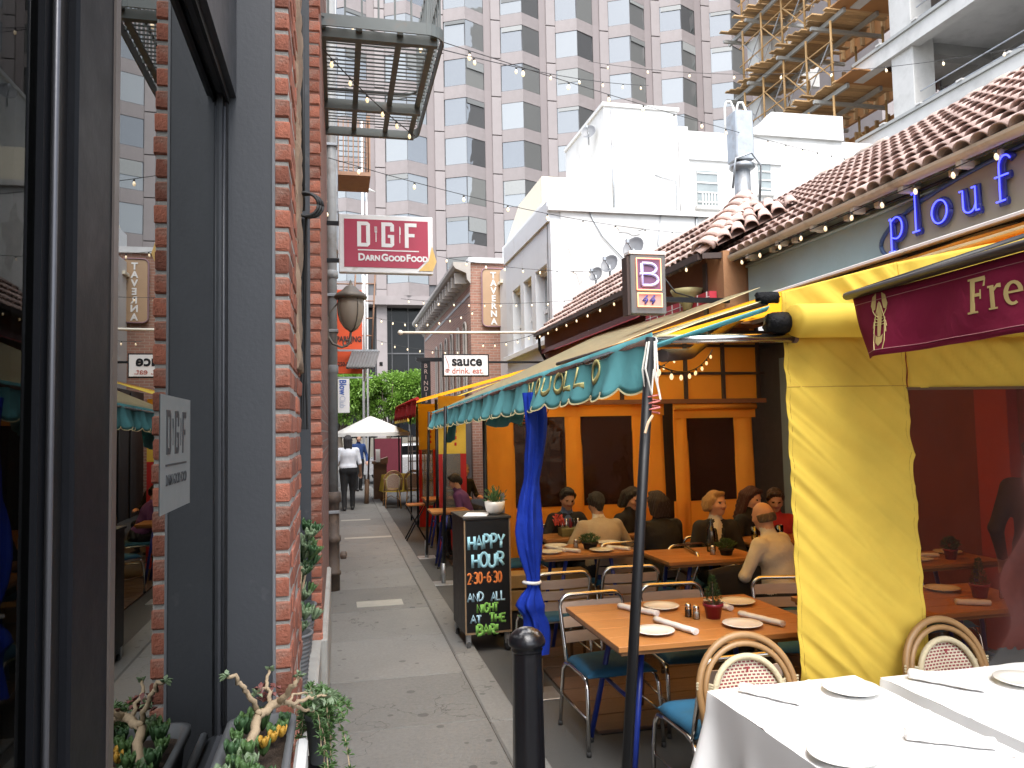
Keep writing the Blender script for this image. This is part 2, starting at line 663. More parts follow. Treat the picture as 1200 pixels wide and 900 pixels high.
# concrete paving: trowelled grey with stains and trodden gum spots
mt, nt, N, L, b = nodes('pavement_concrete')
v = objvec(nt)
gv = N.new('ShaderNodeNewGeometry').outputs['Position']
oi = N.new('ShaderNodeObjectInfo')
c = mixc(nt, noise(nt, 1.4, 7, .62, gv), (.135, .133, .125), (.235, .231, .217))
c = mixc(nt, mathn(nt, 'MULTIPLY', noise(nt, 45, 3, .7, gv), .5), c, (.14, .136, .126))
k = mathn(nt, 'MULTIPLY_ADD', oi.outputs['Random'], .22, .86)
cc = N.new('ShaderNodeCombineColor')
for i in range(3):
    L.new(k, cc.inputs[i])
c = mixc(nt, 1.0, c, cc.outputs[0], 'MULTIPLY')
vo = N.new('ShaderNodeTexVoronoi')
vo.voronoi_dimensions = '2D'
vo.inputs['Scale'].default_value = 2.6
L.new(gv, vo.inputs['Vector'])
gum = mathn(nt, 'LESS_THAN', mathn(nt, 'ADD', vo.outputs['Distance'], mathn(nt, 'MULTIPLY', noise(nt, 3, 2, .5, gv), .30)), .20)
c = mixc(nt, mathn(nt, 'MULTIPLY', gum, .5), c, (.04, .039, .037))
st = ramp(nt, noise(nt, .8, 6, .7, gv), [(.52, (0, 0, 0)), (.75, (1, 1, 1))])
c = mixc(nt, mathn(nt, 'MULTIPLY', st, .3), c, (.13, .12, .105))
fine = ramp(nt, noise(nt, 38, 6, .7, gv), [(.3, (.7, .7, .7)), (.7, (1.12, 1.12, 1.12))])
c = mixc(nt, .6, c, fine, 'MULTIPLY')
vc = N.new('ShaderNodeTexVoronoi')
vc.feature = 'DISTANCE_TO_EDGE'
vc.voronoi_dimensions = '2D'
vc.inputs['Scale'].default_value = .55
dv = N.new('ShaderNodeVectorMath')
dv.operation = 'ADD'
nz = N.new('ShaderNodeTexNoise')
nz.inputs['Scale'].default_value = 2.5
nz.inputs['Detail'].default_value = 6
L.new(gv, nz.inputs['Vector'])
L.new(gv, dv.inputs[0])
L.new(nz.outputs['Color'], dv.inputs[1])
L.new(dv.outputs[0], vc.inputs['Vector'])
crack = mathn(nt, 'LESS_THAN', vc.outputs['Distance'], .0025)
c = mixc(nt, mathn(nt, 'MULTIPLY', crack, .6), c, (.05, .047, .042))
L.new(c, b.inputs['Base Color'])
b.inputs['Roughness'].default_value = .85
bp = N.new('ShaderNodeBump')
bp.inputs['Strength'].default_value = .6
bp.inputs['Distance'].default_value = .006
L.new(noise(nt, 90, 5, .7, gv), bp.inputs['Height'])
L.new(bp.outputs[0], b.inputs['Normal'])
m_pave = mt

mt, nt, N, L, b = nodes('asphalt')
gv = N.new('ShaderNodeNewGeometry').outputs['Position']
c = mixc(nt, noise(nt, 220, 2, .8, gv), (.028, .028, .027), (.105, .102, .097))
c = mixc(nt, mathn(nt, 'MULTIPLY', noise(nt, .9, 6, .6, gv), .7), c, (.07, .067, .062))
L.new(c, b.inputs['Base Color'])
b.inputs['Roughness'].default_value = .9
bp = N.new('ShaderNodeBump')
bp.inputs['Strength'].default_value = .8
bp.inputs['Distance'].default_value = .008
L.new(noise(nt, 160, 3, .7, gv), bp.inputs['Height'])
L.new(bp.outputs[0], b.inputs['Normal'])
m_asph = mt

# ------------------------------------------------------------------ ground, road, pavement
RZ = -0.06     # level of the roadway
o = MB().box(-400, 400, -60, 700, -.6, -.5).build('ground', m_asph)
tag(o, kind='structure')
o = MB().box(1.12, 60, -8, 27, -.45, RZ).build('alley_road', m_asph)
tag(o, kind='structure')
o = MB().box(-80, 90, 27, 38, -.45, RZ - .004).build('cross_street', m_asph)
tag(o, kind='structure')
o = MB().box(-80, 90, 38, 120, -.45, .06).build('plaza_pavement', m_pave)
tag(o, kind='structure')

# pavement: a bed, slabs and kerb stones
m_joint = M('joint_dirt', (.05, .045, .038), .95, var=.4, vs=30)
pav = MB().box(-.6, 1.1, -4, 26.9, -.4, -.012).build('pavement', m_joint)
tag(pav, kind='structure')
ys = [-3.0, -1.2, .3, 1.5, 2.7, 3.9, 4.85, 5.82, 6.95, 8.05, 9.2, 10.4, 11.6, 12.9, 14.1, 15.3, 16.6, 17.8, 19.1, 20.4, 21.7, 23.0, 24.3, 25.6, 26.85]
for i in range(len(ys) - 1):
    mb = MB()
    mb.box(-.40, .902, ys[i] + .006, ys[i + 1] - .006, -.1, random.uniform(-.003, .002), .005)
    mb.build('paving_slab', m_pave, pav)
ky = -3.0
while ky < 26.6:
    ln = random.choice([1.5, 1.8, 2.1])
    MB().box(.909, 1.11, ky + .003, min(ky + ln, 26.85) - .003, -.3, random.uniform(-.004, 0), .012).build('kerb_stone', m_pave, pav)
    ky += ln
# service covers let into the pavement
m_cover = M('cover_plate', (.30, .29, .255), .8, var=.2, bump=.3, bs=80)
for (x, y, lx, ly) in ((.42, 8.35, .48, .26), (.5, 13.6, .8, .16), (.35, 16.4, .6, .14)):
    MB().box(x - lx / 2, x + lx / 2, y - ly / 2, y + ly / 2, -.03, .006, .003).build('cover_plate', m_cover, pav)

# dark timber deck the tables stand on
deck = MB().box(1.55, 3.98, 4.55, 11.3, -.5, RZ + .004).build('deck', m_blackmat)
tag(deck, kind='structure')
for i in range(26):
    y = 4.56 + i * .26
    if y > 11: break
    MB().box(1.53, 3.97, y, y + .25, RZ + .004, RZ + .022 + random.uniform(0, .002), .004).build('plank', m_deck, deck)
# ------------------------------------------------------------------ the brick building on the left
XW = -.15
m_fr = m_steel2
bw1 = BRICKWALL('brick_wall_far', (.22, .072, .045), (.15, .055, .038), (.22, .19, .17), patch=(.22, .15, .115))
m_weather = M('weathered_stone', (.27, .19, .13), .95, var=.45, vs=12, bump=1, bs=40, stretch=(1, 1, .35))
LB = T('brick_building', 'red brick building with slate grey window frames along the pavement', 'building', (-.4, 2.6, 0))
# cores (mortar) behind the laid bricks
MB().box(-.9, -.1555, 2.6125, 3.34, -.05, 3.76).build('pier_core', m_mortar, LB)
MB().box(-.9, -.152, 2.60, 3.34, 3.76, 6.3).build('upper_pier', bw1, LB)
MB().box(-.9, -.0985, 4.6125, 8.3, -.05, 5.6).build('pier_core', bw1, LB)
MB().box(-.9, -.095, 4.60, 8.3, 5.6, 6.3).build('upper_pier', bw1, LB)
MB().box(-3, -.19, 8.32, 26.5, -.05, 7.7).build('side_wall', bw1, LB)
# upper wall over the openings, and the walls behind
MB().box(-.9, -.19, 3.36, 4.58, 4.6, 6.3).build('upper_wall', bw1, LB)
MB().box(-.9, -.35, -1.5, 2.58, 3.4, 6.3).build('upper_wall', bw1, LB)
MB().box(-5, -.6, 2.7, 8.2, -.05, 6.3).build('inner_block', m_blackmat, LB)
# laid bricks: corner bricks seen end on, stretchers along the alley face
CH, BH = .0752, .0625
nb = 0
meshes = {}


def brickmesh(lx, ly):
    key = (round(lx, 3), round(ly, 3))
    if key not in meshes:
        lst = []
        for q in range(3):
            mb = MB().box(-lx / 2, lx / 2, -ly / 2, ly / 2, -BH / 2, BH / 2, .006)
            mb.v = [(a_ + random.uniform(-.003, .003), b_ + random.uniform(-.003, .003), c_ + random.uniform(-.002, .002)) for a_, b_, c_ in mb.v]
            lst.append(mb.mesh('brick', m_brick))
        meshes[key] = lst
    return random.choice(meshes[key])


for k in range(50):
    z = k * CH + BH / 2
    y = 2.60
    L_ = [.2, .2, .2, .115] if k % 2 else [.1, .2, .2, .215]
    for j, ln in enumerate(L_):
        inst('brick', brickmesh(.12, ln - .011), LB, (XW - .06 + random.uniform(-.004, .003), y + ln / 2, z), (random.uniform(-.012, .012), 0, random.uniform(-.015, .015)))
        y += ln
for k in range(74):
    z = k * CH + BH / 2
    ln = .2 if k % 2 else .1
    inst('brick', brickmesh(.12, ln - .011), LB, (XW - .002 + random.uniform(-.004, .003), 4.60 + ln / 2, z), (random.uniform(-.012, .012), 0, random.uniform(-.015, .015)))
# weathered stone jamb and ragged arch above the first pier's far edge
mb = MB()
mb.grid(lambda u, v: (XW - .004 + .012 * math.sin(v * 41) * math.sin(v * 17 + 2) + .01 * math.sin(u * 20 + v * 60), 2.82 + u * .5 - .12 * max(0, v - .6), 2.0 + v * 2.6), 6, 70, .03)
# ------------------------------------------------------------------ storefront window in front of the camera
GX = -.36
m_mirror = GLASS('tinted_glass', 2.6, (.16, .17, .17), 0, wob=.012, wobs=1.2, minrefl=.3)
m_clear = GLASS('bar_glass', 1.12, (.42, .42, .36), 0)
sf = T('storefront_window', 'tall dark framed shop window reflecting the alley, beside the brick pier', 'window', (-.36, 1.9, .9))
MB().box(GX - .012, GX, 1.27, 2.53, .9, 2.86).build('glass_pane', m_mirror, sf)
MB().box(GX - .012, GX, -.9, 1.09, .5, 2.86).build('glass_pane', m_clear, sf)
# jamb cladding on the pier: slate panel, caulk line, stepped black mullion
MB().box(-.34, -.206, 2.575, 2.598, -.05, 7).build('jamb_panel', m_steel2, sf)
MB().box(-.206, -.1965, 2.571, 2.599, -.05, 7, .002).build('jamb_bead', M('pale_bead', (.16, .165, .175), .5), sf)
MB().box(-.375, -.34, 2.545, 2.597, .5, 7).build('mullion', m_black, sf)
MB().box(-.375, -.352, 2.515, 2.545, .5, 2.9).build('mullion_step', m_steel, sf)
MB().tube([(-.349, 2.538, .92), (-.349, 2.538, 2.85)], .006, 6).build('mullion_bead', m_steel, sf)
# the near post between the two panes
MB().box(-.42, -.33, 1.085, 1.27, -.1, 4, .004).build('post', m_frame, sf)
MB().box(-.41, -.343, 1.055, 1.085, -.1, 4).build('post_step', m_black, sf)
MB().box(-.40, -.352, 1.03, 1.055, -.1, 4).build('post_step', m_frame, sf)
MB().tube([(-.345, 1.05, .3), (-.345, 1.05, 3.4)], .004, 6).build('post_bead', M('highlight_bead', (.10, .10, .11), .35, .4), sf)  # bead coloured paler to stand for the highlight line down the post
MB().box(-.331, -.3265, 1.243, 1.268, -.1, 4).build('post_edge', M('lit_edge', (.10, .082, .072), .4, .3), sf)  # lighter strip paints in the lit sliver along the post's edge
# head: stepped channels and the outer fascia
MB().box(-.40, -.365, -.9, 2.545, 2.845, 3.0).build('head_frame', m_black, sf)
MB().box(-.365, -.345, -.9, 2.545, 2.885, 3.0).build('head_frame', m_steel2, sf)
MB().box(-.345, -.335, -.9, 2.56, 2.87, 3.0).build('head_frame', m_black, sf)
MB().box(-.335, -.315, -.9, 2.568, 2.895, 3.4).build('head_fascia', m_steel, sf)
# sill: sloped grey metal
mb = MB()
mb.prism([(0, 0), (.05, 0), (.05, .02), (0, .045)], (-.37, -.9, .86), (1, 0, 0), (0, 0, 1), (0, 3.43, 0))
mb.build('sill', m_steel2, sf)
MB().tube([(-.325, .5, .905), (-.325, 2.5, .905)], .013, 8).build('sill_roll', m_galv, sf)
MB().box(-.62, -.34, -.9, 2.57, -.05, .86).build('apron', m_steel, sf)
# lettering decal on the glass
m_dec = M('frosted_film', (.15, .16, .155), .6, var=.04)
m_decl = M('film_letters', (.02, .022, .025), .6)
p0 = at(187, 603, X=GX)
y0, y1, z0, z1 = 1.716, 2.044, 1.637, 1.89
MB().box(GX + .0005, GX + .0015, y0, y1, z0, z1).build('decal', m_dec, sf)


def block_letters(mb, org, right, up, h, out, adv=1):
    """condensed D G F with a fork and a knife between, drawn as block shapes"""
    w_, t = h * .48, h * .145
    R_, U_ = Vector(right), Vector(up)
    org = Vector(org)
    o_ = Vector(out)

    def rect(x, y, a_, b_):
        mb.prism([(0, 0), (a_, 0), (a_, b_), (0, b_)], org + R_ * x + U_ * y, R_, U_, o_)

    def ring(x, top_r, open_=None):
        c_ = h * .09
        rect(x, 0, t, h)
        mb.prism([(t, h - t), (w_ - c_, h - t), (w_ - c_, h), (t, h)], org + R_ * x, R_, U_, o_)
        mb.prism([(t, 0), (w_ - c_, 0), (w_ - c_, t), (t, t)], org + R_ * x, R_, U_, o_)
        return c_
    # D
    x = 0
    c_ = ring(x, 1)
    mb.prism([(w_ - c_, 0), (w_, c_), (w_, h - c_), (w_ - c_, h), (w_ - c_, h - t), (w_ - t, h - t - c_ * .3), (w_ - t, t + c_ * .3), (w_ - c_, t)], org + R_ * x, R_, U_, o_)
    # fork
    x = w_ * 1.44
    rect(x, h * .2, h * .03, h * .45)
    for q in (-1, 0, 1):
        rect(x + q * h * .035, h * .62, h * .018, h * .2)
    rect(x - h * .035, h * .58, h * .09, h * .05)
    # G
    x = w_ * 1.90
    c_ = ring(x, 1)
    mb.prism([(w_ - c_, h), (w_ - c_, h - t), (w_ - t, h - t - c_ * .3), (w_ - t, h * .64), (w_, h * .64), (w_, h - c_)], org + R_ * x, R_, U_, o_)
    mb.prism([(w_ - c_, 0), (w_, c_), (w_, h * .5), (w_ * .5, h * .5), (w_ * .5, h * .5 - t * .8), (w_ - t, h * .5 - t * .8), (w_ - t, t + c_ * .3), (w_ - c_, t)], org + R_ * x, R_, U_, o_)
    # knife
    x = w_ * 3.32
    rect(x, h * .18, h * .03, h * .3)
    mb.prism([(0, 0), (.05 * h, .05 * h), (.05 * h, h * .3), (.02 * h, h * .38), (0, h * .36)], org + R_ * x + U_ * h * .48, R_, U_, o_)
    # F
    x = w_ * 3.75
    rect(x, 0, t, h)
    rect(x + t, h - t, w_ * .95 - t, t)
    rect(x + t, h * .44, w_ * .78 - t, t * .9)
    return w_ * 4.6


mb = MB()
block_letters(mb, (GX + .0015, y0 + .055, z0 + .125), (0, 1.0, 0), (0, 0, 1), .096, (.001, 0, 0))
mb.box(GX + .0015, GX + .0025, y0 + .05, y1 - .05, z0 + .1, z0 + .104)
mb.build('decal_letters', m_decl, sf)
text('DARN GOOD FOOD', .034, (GX + .0022, y0 + .052, z0 + .058), (0, 1, 0), (0, 0, 1), m_decl, sf, 'decal_lettering', .001, 0, sx=.72)
# dim room behind the glass
room = T('shop_interior', 'dim dark bar interior behind the left shop window', 'interior', (-2, .5, 0))
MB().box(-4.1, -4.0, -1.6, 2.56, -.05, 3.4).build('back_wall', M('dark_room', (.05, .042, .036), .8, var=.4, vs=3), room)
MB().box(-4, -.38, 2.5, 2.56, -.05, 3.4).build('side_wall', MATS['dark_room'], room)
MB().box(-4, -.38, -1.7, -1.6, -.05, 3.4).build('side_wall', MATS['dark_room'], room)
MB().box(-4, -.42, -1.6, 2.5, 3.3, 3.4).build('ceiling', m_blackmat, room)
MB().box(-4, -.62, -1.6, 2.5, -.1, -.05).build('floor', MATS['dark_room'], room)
bar = T('bar_shelf', 'two brown glassware shelves on dark uprights behind the left window', 'shelf', (-1.2, 1.7, 0))
m_shelf = M('shelf_wood', (.12, .06, .03), .5, var=.3, vs=5, stretch=(8, 1, 8))
for z in (1.28, 1.72, 2.14):
    MB().box(-1.8, -.8, 1.75, 2.0, z, z + .025, .003).build('shelf_board', m_shelf, bar)
for x in (-1.8, -.82):
    MB().box(x, x + .03, 1.78, 1.98, -.05, 2.3).build('upright', m_black, bar)
MB().box(-1.8, -.8, 2.0, 2.03, -.05, 2.4).build('back_panel', MATS['dark_room'], bar)
m_tumbler = GLASS('tumbler_glass', 1.5, (.8, .8, .78), .02, minrefl=.12)
gl = MB().lathe([(.0, .001), (.028, .001), (.034, .1), (.031, .1), (.026, .006), (0, .006)], 14, cap=False)
gm = gl.mesh('drinking_glass', m_tumbler)
for z, row in ((1.745, 'upper'), (1.305, 'lower')):
    for i in range(4):
        o = bpy.data.objects.new('drinking_glass', gm)
        C.objects.link(o)
        o.location = (-.9 - i * .15, 1.86, z)
        tag(o, 'clear tumbler, %s from the window, in the %s row on the bar shelves' % (('first', 'second', 'third', 'fourth')[i], row), 'glass', 'tumblers on the %s shelf' % row)
cnt = T('bar_counter', 'orange brown wooden counter low behind the left window', 'counter', (-.8, .9, 0))
MB().box(-1.4, -.55, .2, 1.6, .82, .87, .01).build('counter_top', m_wood, cnt)
MB().box(-1.35, -.6, .3, 1.55, -.05, .82).build('counter_front', m_shelf, cnt)

# ------------------------------------------------------------------ second window recess with ledge
w2 = T('recessed_window', 'narrow slate framed window in the recess behind the first brick pier', 'window', (-.3, 4, .6))
MB().box(-.40, -.388, 3.36, 4.56, .65, 4.55).build('glass_pane', m_mirror, w2)
MB().box(-.41, -.152, 4.565, 4.598, -.02, 5.2).build('jamb_panel', m_steel2, w2)
MB().box(-.42, -.37, 4.50, 4.565, .63, 4.6).build('mullion', m_black, w2)
MB().box(-.42, -.37, 3.345, 3.40, .63, 4.6).build('mullion', m_black, w2)
MB().box(-.42, -.30, 3.345, 4.565, 4.5, 4.62).build('head_frame', m_steel, w2)
ledge = T('window_ledge', 'long pale concrete ledge with pots, running along the brick wall', 'ledge', (-.2, 5, 0))
MB().box(-.42, -.100, 3.345, 4.598, .02, .63, .012).build('ledge_block', m_conc, ledge)
MB().box(-.168, -.066, 4.6, 7.05, .02, .63, .012).build('ledge_block', m_conc, ledge)
ledge2 = T('planter_shelf', 'short white shelf under the grey planter at the shop window', 'ledge', (-.2, 2, 0))
MB().box(-.32, -.105, .4, 2.5, .70, .742, .006).build('shelf_board', m_steel2, ledge2)
MB().box(-.122, -.09, .4, 2.36, .735, .925, .008).build('white_upstand', M('white_board', (.68, .68, .66), .6, var=.08), ledge2)

# ------------------------------------------------------------------ drain pipe and its fittings
dp = T('drain_pipe', 'grey painted drain pipe with rusty iron boot on the brick wall', 'pipe', (-.075, 9.25, 0))
MB().tube([(-.06, 9.2, 1.05), (-.06, 9.2, 7.6)], .062, 14).build('pipe', m_pipe, dp)
m_iron = M('cast_iron', (.10, .075, .06), .7, var=.4, vs=8, bump=.3, bs=40, dirt=(.2, .14, .1), dirts=6)
MB().lathe([(.072, 0), (.072, .18), (.085, .18), (.085, .22), (.07, .23), (.07, .55), (.086, .56), (.086, .62), (.07, .63), (.07, 1.0), (.09, 1.01), (.09, 1.12), (.066, 1.13)], 14, (-.06, 9.2, 0)).build('iron_boot', m_iron, dp)
MB().lathe([(.03, 0), (.045, .01), (.045, .06), (.03, .07)], 10, (.02, 9.17, .4), axis=(1, -.2, 0)).build('cleanout_cap', m_iron, dp)
for z in (.88, 2.98, 3.4, 5.2):
    MB().box(-.19, .012, 9.12, 9.28, z, z + .035, .004).build('bracket', m_galv, dp)
for z, r_ in ((3.62, .075), (2.5, .07)):
    MB().lathe([(.06, 0), (r_, .01), (r_, .09), (.06, .1)], 14, (-.06, 9.2, z)).build('pipe_joint', m_pipe, dp)
duct = T('duct', 'square galvanised metal duct high on the left wall above the pipe', 'duct', (-.1, 10, 4))
MB().box(-.185, .02, 9.8, 10.25, 4.1, 8.2, .01).build('duct_run', m_galv, duct)
for z in (4.6, 5.6, 6.6):
    MB().box(-.187, .028, 9.79, 10.26, z, z + .04).build('duct_seam', m_galv, duct)
# cable bundle with a coil on the first pier
cb = T('cable_bundle', 'black cable bundle with a coil hanging on the brick pier', 'cable', (-.14, 3.3, 2.7))
for i in range(5):
    a_ = i * .9
    pts = [(-.135 + .012 * math.cos(a_ + t * 2), 3.30 + .02 * math.sin(a_ + t * 3) + .015 * i, 2.72 - t * .9) for t in [q / 10 for q in range(11)]]
    MB().tube(pts, .005, 5).build('cable', m_wire, cb)
for i in range(3):
    MB().tube([(-.13 + .055 * math.cos(q * PI / 8) + .01 * i, 3.27 + .012 * i, 2.76 + .05 * math.sin(q * PI / 8)) for q in range(17)], .006, 6).build('coil', m_wire, cb)
MB().tube([(-.137, 3.33, 3.6), (-.137, 3.33, 2.75)], .008, 6).build('conduit', m_wire, cb)
MB_w = MB()
MB_w.grid(lambda u, v: (XW + .004 + .010 * math.sin(v * 41 + u * 3) * math.sin(v * 17 + 2) + .006 * math.sin(u * 20 + v * 60), 3.02 + u * .33 - .1 * max(0, v - .5) * math.sin(v * 9), 2.05 + v * 2.6), 6, 70, .03)
MB_w.build('weathered_jamb', m_weather, LB)
# ------------------------------------------------------------------ fire escape over the pavement
m_fe = M('fire_escape_paint', (.095, .108, .105), .6, var=.2, vs=6, dirt=(.16, .10, .07), dirts=4, dirtlo=.58, dirthi=.8)
fe = T('fire_escape', 'grey green iron fire escape balcony with slatted floor overhead on the left', 'balcony', (-.14, 6.5, 4.75))
FX0, FX1, FY0, FY1, FZ = -.145, .80, 5.52, 7.6, 4.75


def rrect(x0, x1, y0, y1, r, n=6):
    return [(x0, y0)] + [(x1 - r + r * math.cos(a_), y0 + r + r * math.sin(a_)) for a_ in [-PI / 2 + PI / 2 * i / n for i in range(n + 1)]] + \
           [(x1 - r + r * math.cos(a_), y1 - r + r * math.sin(a_)) for a_ in [PI / 2 * i / n for i in range(n + 1)]] + [(x0, y1)]


mb = MB()
out = rrect(FX0, FX1, FY0, FY1, .14)
for a_, b_ in zip(out[:-1], out[1:]):
    mb.bar((a_[0], a_[1], FZ + .03), (b_[0], b_[1], FZ + .03), .012, .09)
mb.build('rim', m_fe, fe)
for y, h in ((5.62, .07), (6.86, .09), (7.48, .07)):
    MB().bar((FX0 - .1, y, FZ - .02), (FX1 - .05, y, FZ - .02), .05, h).build('cross_beam', m_fe, fe)
for x in (-.09, .17, .47, .72):
    MB().bar((x, FY0 + .05, FZ + .005), (x, FY1 - .05, FZ + .005), .045, .02).build('floor_bar', m_fe, fe)
y = 5.72
sm = MB().box(-.44, .44, -.014, .014, -.005, .005).mesh('slat', m_fe)
while y < 7.55:
    if abs(y - 6.86) > .05 and not (abs(y - 7.48) < .045):
        inst('slat', sm, fe, (.325, y, FZ + .03), (.35, 0, 0), (1 if 5.7 < y < 7.4 else .93, 1, 1))
    y += .066
for z in (5.2, 5.7):
    mb = MB()
    mb.tube([(a_, b_, z) for a_, b_ in out], .014, 6)
    mb.build('rail', m_fe, fe)
pk = MB().box(-.007, .007, -.007, .007, 0, .95).mesh('picket', m_fe)
for i in range(7):
    inst('picket', pk, fe, (-.05 + i * .12, FY0 + .01, FZ + .05))
for i in range(14):
    inst('picket', pk, fe, (FX1 - .012, FY0 + .2 + i * .13, FZ + .05))

# ------------------------------------------------------------------ hanging red sign
m_crim = M('crimson_panel', (.36, .022, .055), .45, var=.12, vs=3)
m_signw = M('sign_white', (.72, .71, .69), .5, var=.05, dirt=(.55, .52, .46), dirts=5, dirtlo=.62)
m_signy = M('sun_faded_yellow', (.62, .40, .12), .5, var=.25, vs=9)
dg = T('hanging_sign', 'crimson and white hanging sign lettered D G F, projecting from the left wall', 'sign', (-.15, 7.8, 3.4))
X0, X1, Z0, Z1, SY = .022, .968, 3.415, 4.01, 7.8
MB().box(X0, X1, SY, SY + .09, Z0, Z1, .006).build('sign_box', m_signw, dg)
mb = MB()
mb.prism([(0, 0), (.74, 0), (.845, .10), (.845, .49), (0, .49)], (X0 + .05, SY - .002, Z0 + .055), (1, 0, 0), (0, 0, 1), (0, -.003, 0))
mb.build('crimson_field', m_crim, dg)
mb = MB()
mb.prism([(.745, 0), (.89, 0), (.93, .1), (.885, .26), (.85, .105)], (X0 + .05, SY - .003, Z0 + .03), (1, 0, 0), (0, 0, 1), (0, -.004, 0))
mb.build('curled_corner', m_signy, dg)
mb = MB()
block_letters(mb, (X0 + .18, SY - .005, Z0 + .265), (1.04, 0, 0), (0, 0, 1), .255, (0, -.003, 0))
mb.box(X0 + .185, X0 + .80, SY - .008, SY - .005, Z0 + .225, Z0 + .236)
mb.build('sign_letters', m_signw, dg)
px_ = X0 + .187
for s_, sz in (('D', .098), ('ARN', .075), ('G', .098), ('OOD', .075), ('F', .098), ('OOD', .075)):
    to_ = text(s_, sz, (px_, SY - .007, Z0 + .125), (1, 0, 0), (0, 0, 1), m_signw, dg, 'sign_lettering', .004, .004, sx=.96)
    bpy.context.view_layer.update()
    px_ += to_.dimensions.x * 1.0 + .006
for z in (3.52, 3.9):
    MB().box(-.16, X0 + .01, SY + .03, SY + .06, z, z + .04).build('bracket', m_black, dg)

# ------------------------------------------------------------------ wall lantern
m_lan = M('lantern_bronze', (.16, .14, .115), .55, .3, var=.2)
m_lang = M('lantern_glass', (.50, .43, .35), .35, var=.2, vs=4, transl=.4)
la = T('wall_lantern', 'bronze acorn shaped street lantern on a scrolled bracket by the drain pipe', 'lantern', (-.1, 8.75, 3.0))
lx, ly = .15, 8.75
MB().lathe([(.0, 3.53), (.014, 3.5), (.012, 3.47), (.06, 3.445), (.10, 3.40), (.165, 3.36), (.182, 3.335), (.178, 3.31), (.15, 3.30)][::-1], 20, (lx, ly, 0)).build('hood', m_lan, la)
MB().lathe([(.0, 2.94), (.03, 2.95), (.085, 2.99), (.125, 3.06), (.145, 3.14), (.15, 3.22), (.142, 3.30)], 20, (lx, ly, 0)).build('globe', m_lang, la)
for i in range(4):
    a_ = i * PI / 2 + .5
    MB().tube([(lx + r_ * math.cos(a_), ly + r_ * math.sin(a_), z_) for r_, z_ in ((.148, 3.31), (.156, 3.22), (.15, 3.13), (.13, 3.055), (.085, 2.98), (.0, 2.93))], .007, 6).build('rib', m_lan, la)
MB().tube([(lx, ly, 2.94), (lx - .02, ly, 2.80), (lx - .1, ly, 2.76), (lx - .2, ly, 2.80), (lx - .26, ly, 2.9)], .014, 8).build('arm', m_lan, la)
MB().tube([(lx - .05 + .055 * (1 - q / 16) * math.cos(q * .6), ly, 2.80 + .055 * (1 - q / 16) * math.sin(q * .6)) for q in range(15)], .009, 6).build('scroll', m_lan, la)
MB().tube([(lx - .26, ly, 2.9), (lx - .23, ly, 3.15), (lx - .14, ly, 3.26)], .009, 6).build('brace', m_lan, la)
MB().box(-.2, -.09, ly - .05, ly + .05, 2.85, 3.1, .01).build('backplate', m_lan, la)

# ------------------------------------------------------------------ signs further along the left wall
m_orange = M('orange_banner', (.68, .085, .02), .6, var=.1)
YB = 10.2
a1, b1 = at(393, 438, Y=YB), at(424, 340, Y=YB)
bn = T('orange_banner_sign', 'orange red vertical banner sign with dark lettering behind the lantern', 'sign', (-.1, YB, 2.5))
MB().box(a1.x, b1.x, YB, YB + .03, a1.z, b1.z, .004).build('panel', m_orange, bn)
MB().tube([(b1.x + .03, YB + .015, a1.z - .1), (b1.x + .03, YB + .015, b1.z + .2)], .018, 8).build('pole', m_signw, bn)
for z in (a1.z + .06, b1.z - .05):
    MB().box(-.2, b1.x + .03, YB + .035, YB + .05, z, z + .02).build('bracket', m_black, bn)
m_ink = M('dark_ink', (.06, .025, .02), .7)
text('PARKING', .098, (a1.x + .015, YB - .004, a1.z + .42), (1, 0, 0), (0, 0, 1), m_ink, bn, 'banner_lettering', .003, .004, sx=.78)
text('250-0010', .075, (a1.x + .03, YB - .004, a1.z + .10), (1, 0, 0), (0, 0, 1), m_ink, bn, 'banner_lettering', .003, .002, sx=.82)
aw = T('metal_canopy', 'small ribbed grey metal canopy sloping out under the lantern', 'awning', (-.1, 9.9, 2.6))
p1, p2, p3, p4 = at(405, 430, Y=10.2), at(437, 405, Y=10.5), at(401, 428, Y=10.2), at(428, 430, Y=10.2)
mb = MB()
mb.grid(lambda u, v: (.10 + .36 * u + .08 * v, 9.75 + .35 * v, 2.62 + .24 * v + .005 * math.sin(u * 60)), 40, 3, .02)
mb.build('canopy_sheet', M('ribbed_grey', (.12, .115, .11), .6, var=.2), aw)
MB().bar((-.18, 10.12, 2.87), (.52, 10.12, 2.87), .025).build('canopy_rail', m_galv, aw)
MB().box(.53, .57, 10.0, 10.06, 2.66, 2.71).build('end_block', m_black, aw)
YC = 12.6
a1, b1 = at(396, 484, Y=YC), at(409.5, 444, Y=YC)
bl = T('vertical_sign', 'narrow white vertical sign with blue lettering below the orange banner', 'sign', (-.1, YC, 2.2))
MB().box(a1.x, b1.x, YC, YC + .04, a1.z, b1.z, .004).build('panel', m_signw, bl)
MB().box(-.2, .55, YC + .01, YC + .03, b1.z + .01, b1.z + .035).build('bracket', m_galv, bl)
text('Blow', .15, (a1.x + .03, YC - .004, b1.z - .01), (0, 0, -1), (1, 0, 0), M('blue_ink', (.05, .12, .4), .6), bl, 'sign_lettering', .003, .003, sx=.8)
text('Club', .13, (a1.x + .03, YC - .004, b1.z - .27), (0, 0, -1), (1, 0, 0), M('pale_blue_ink', (.4, .45, .55), .6), bl, 'sign_lettering', .003, 0, sx=.8)
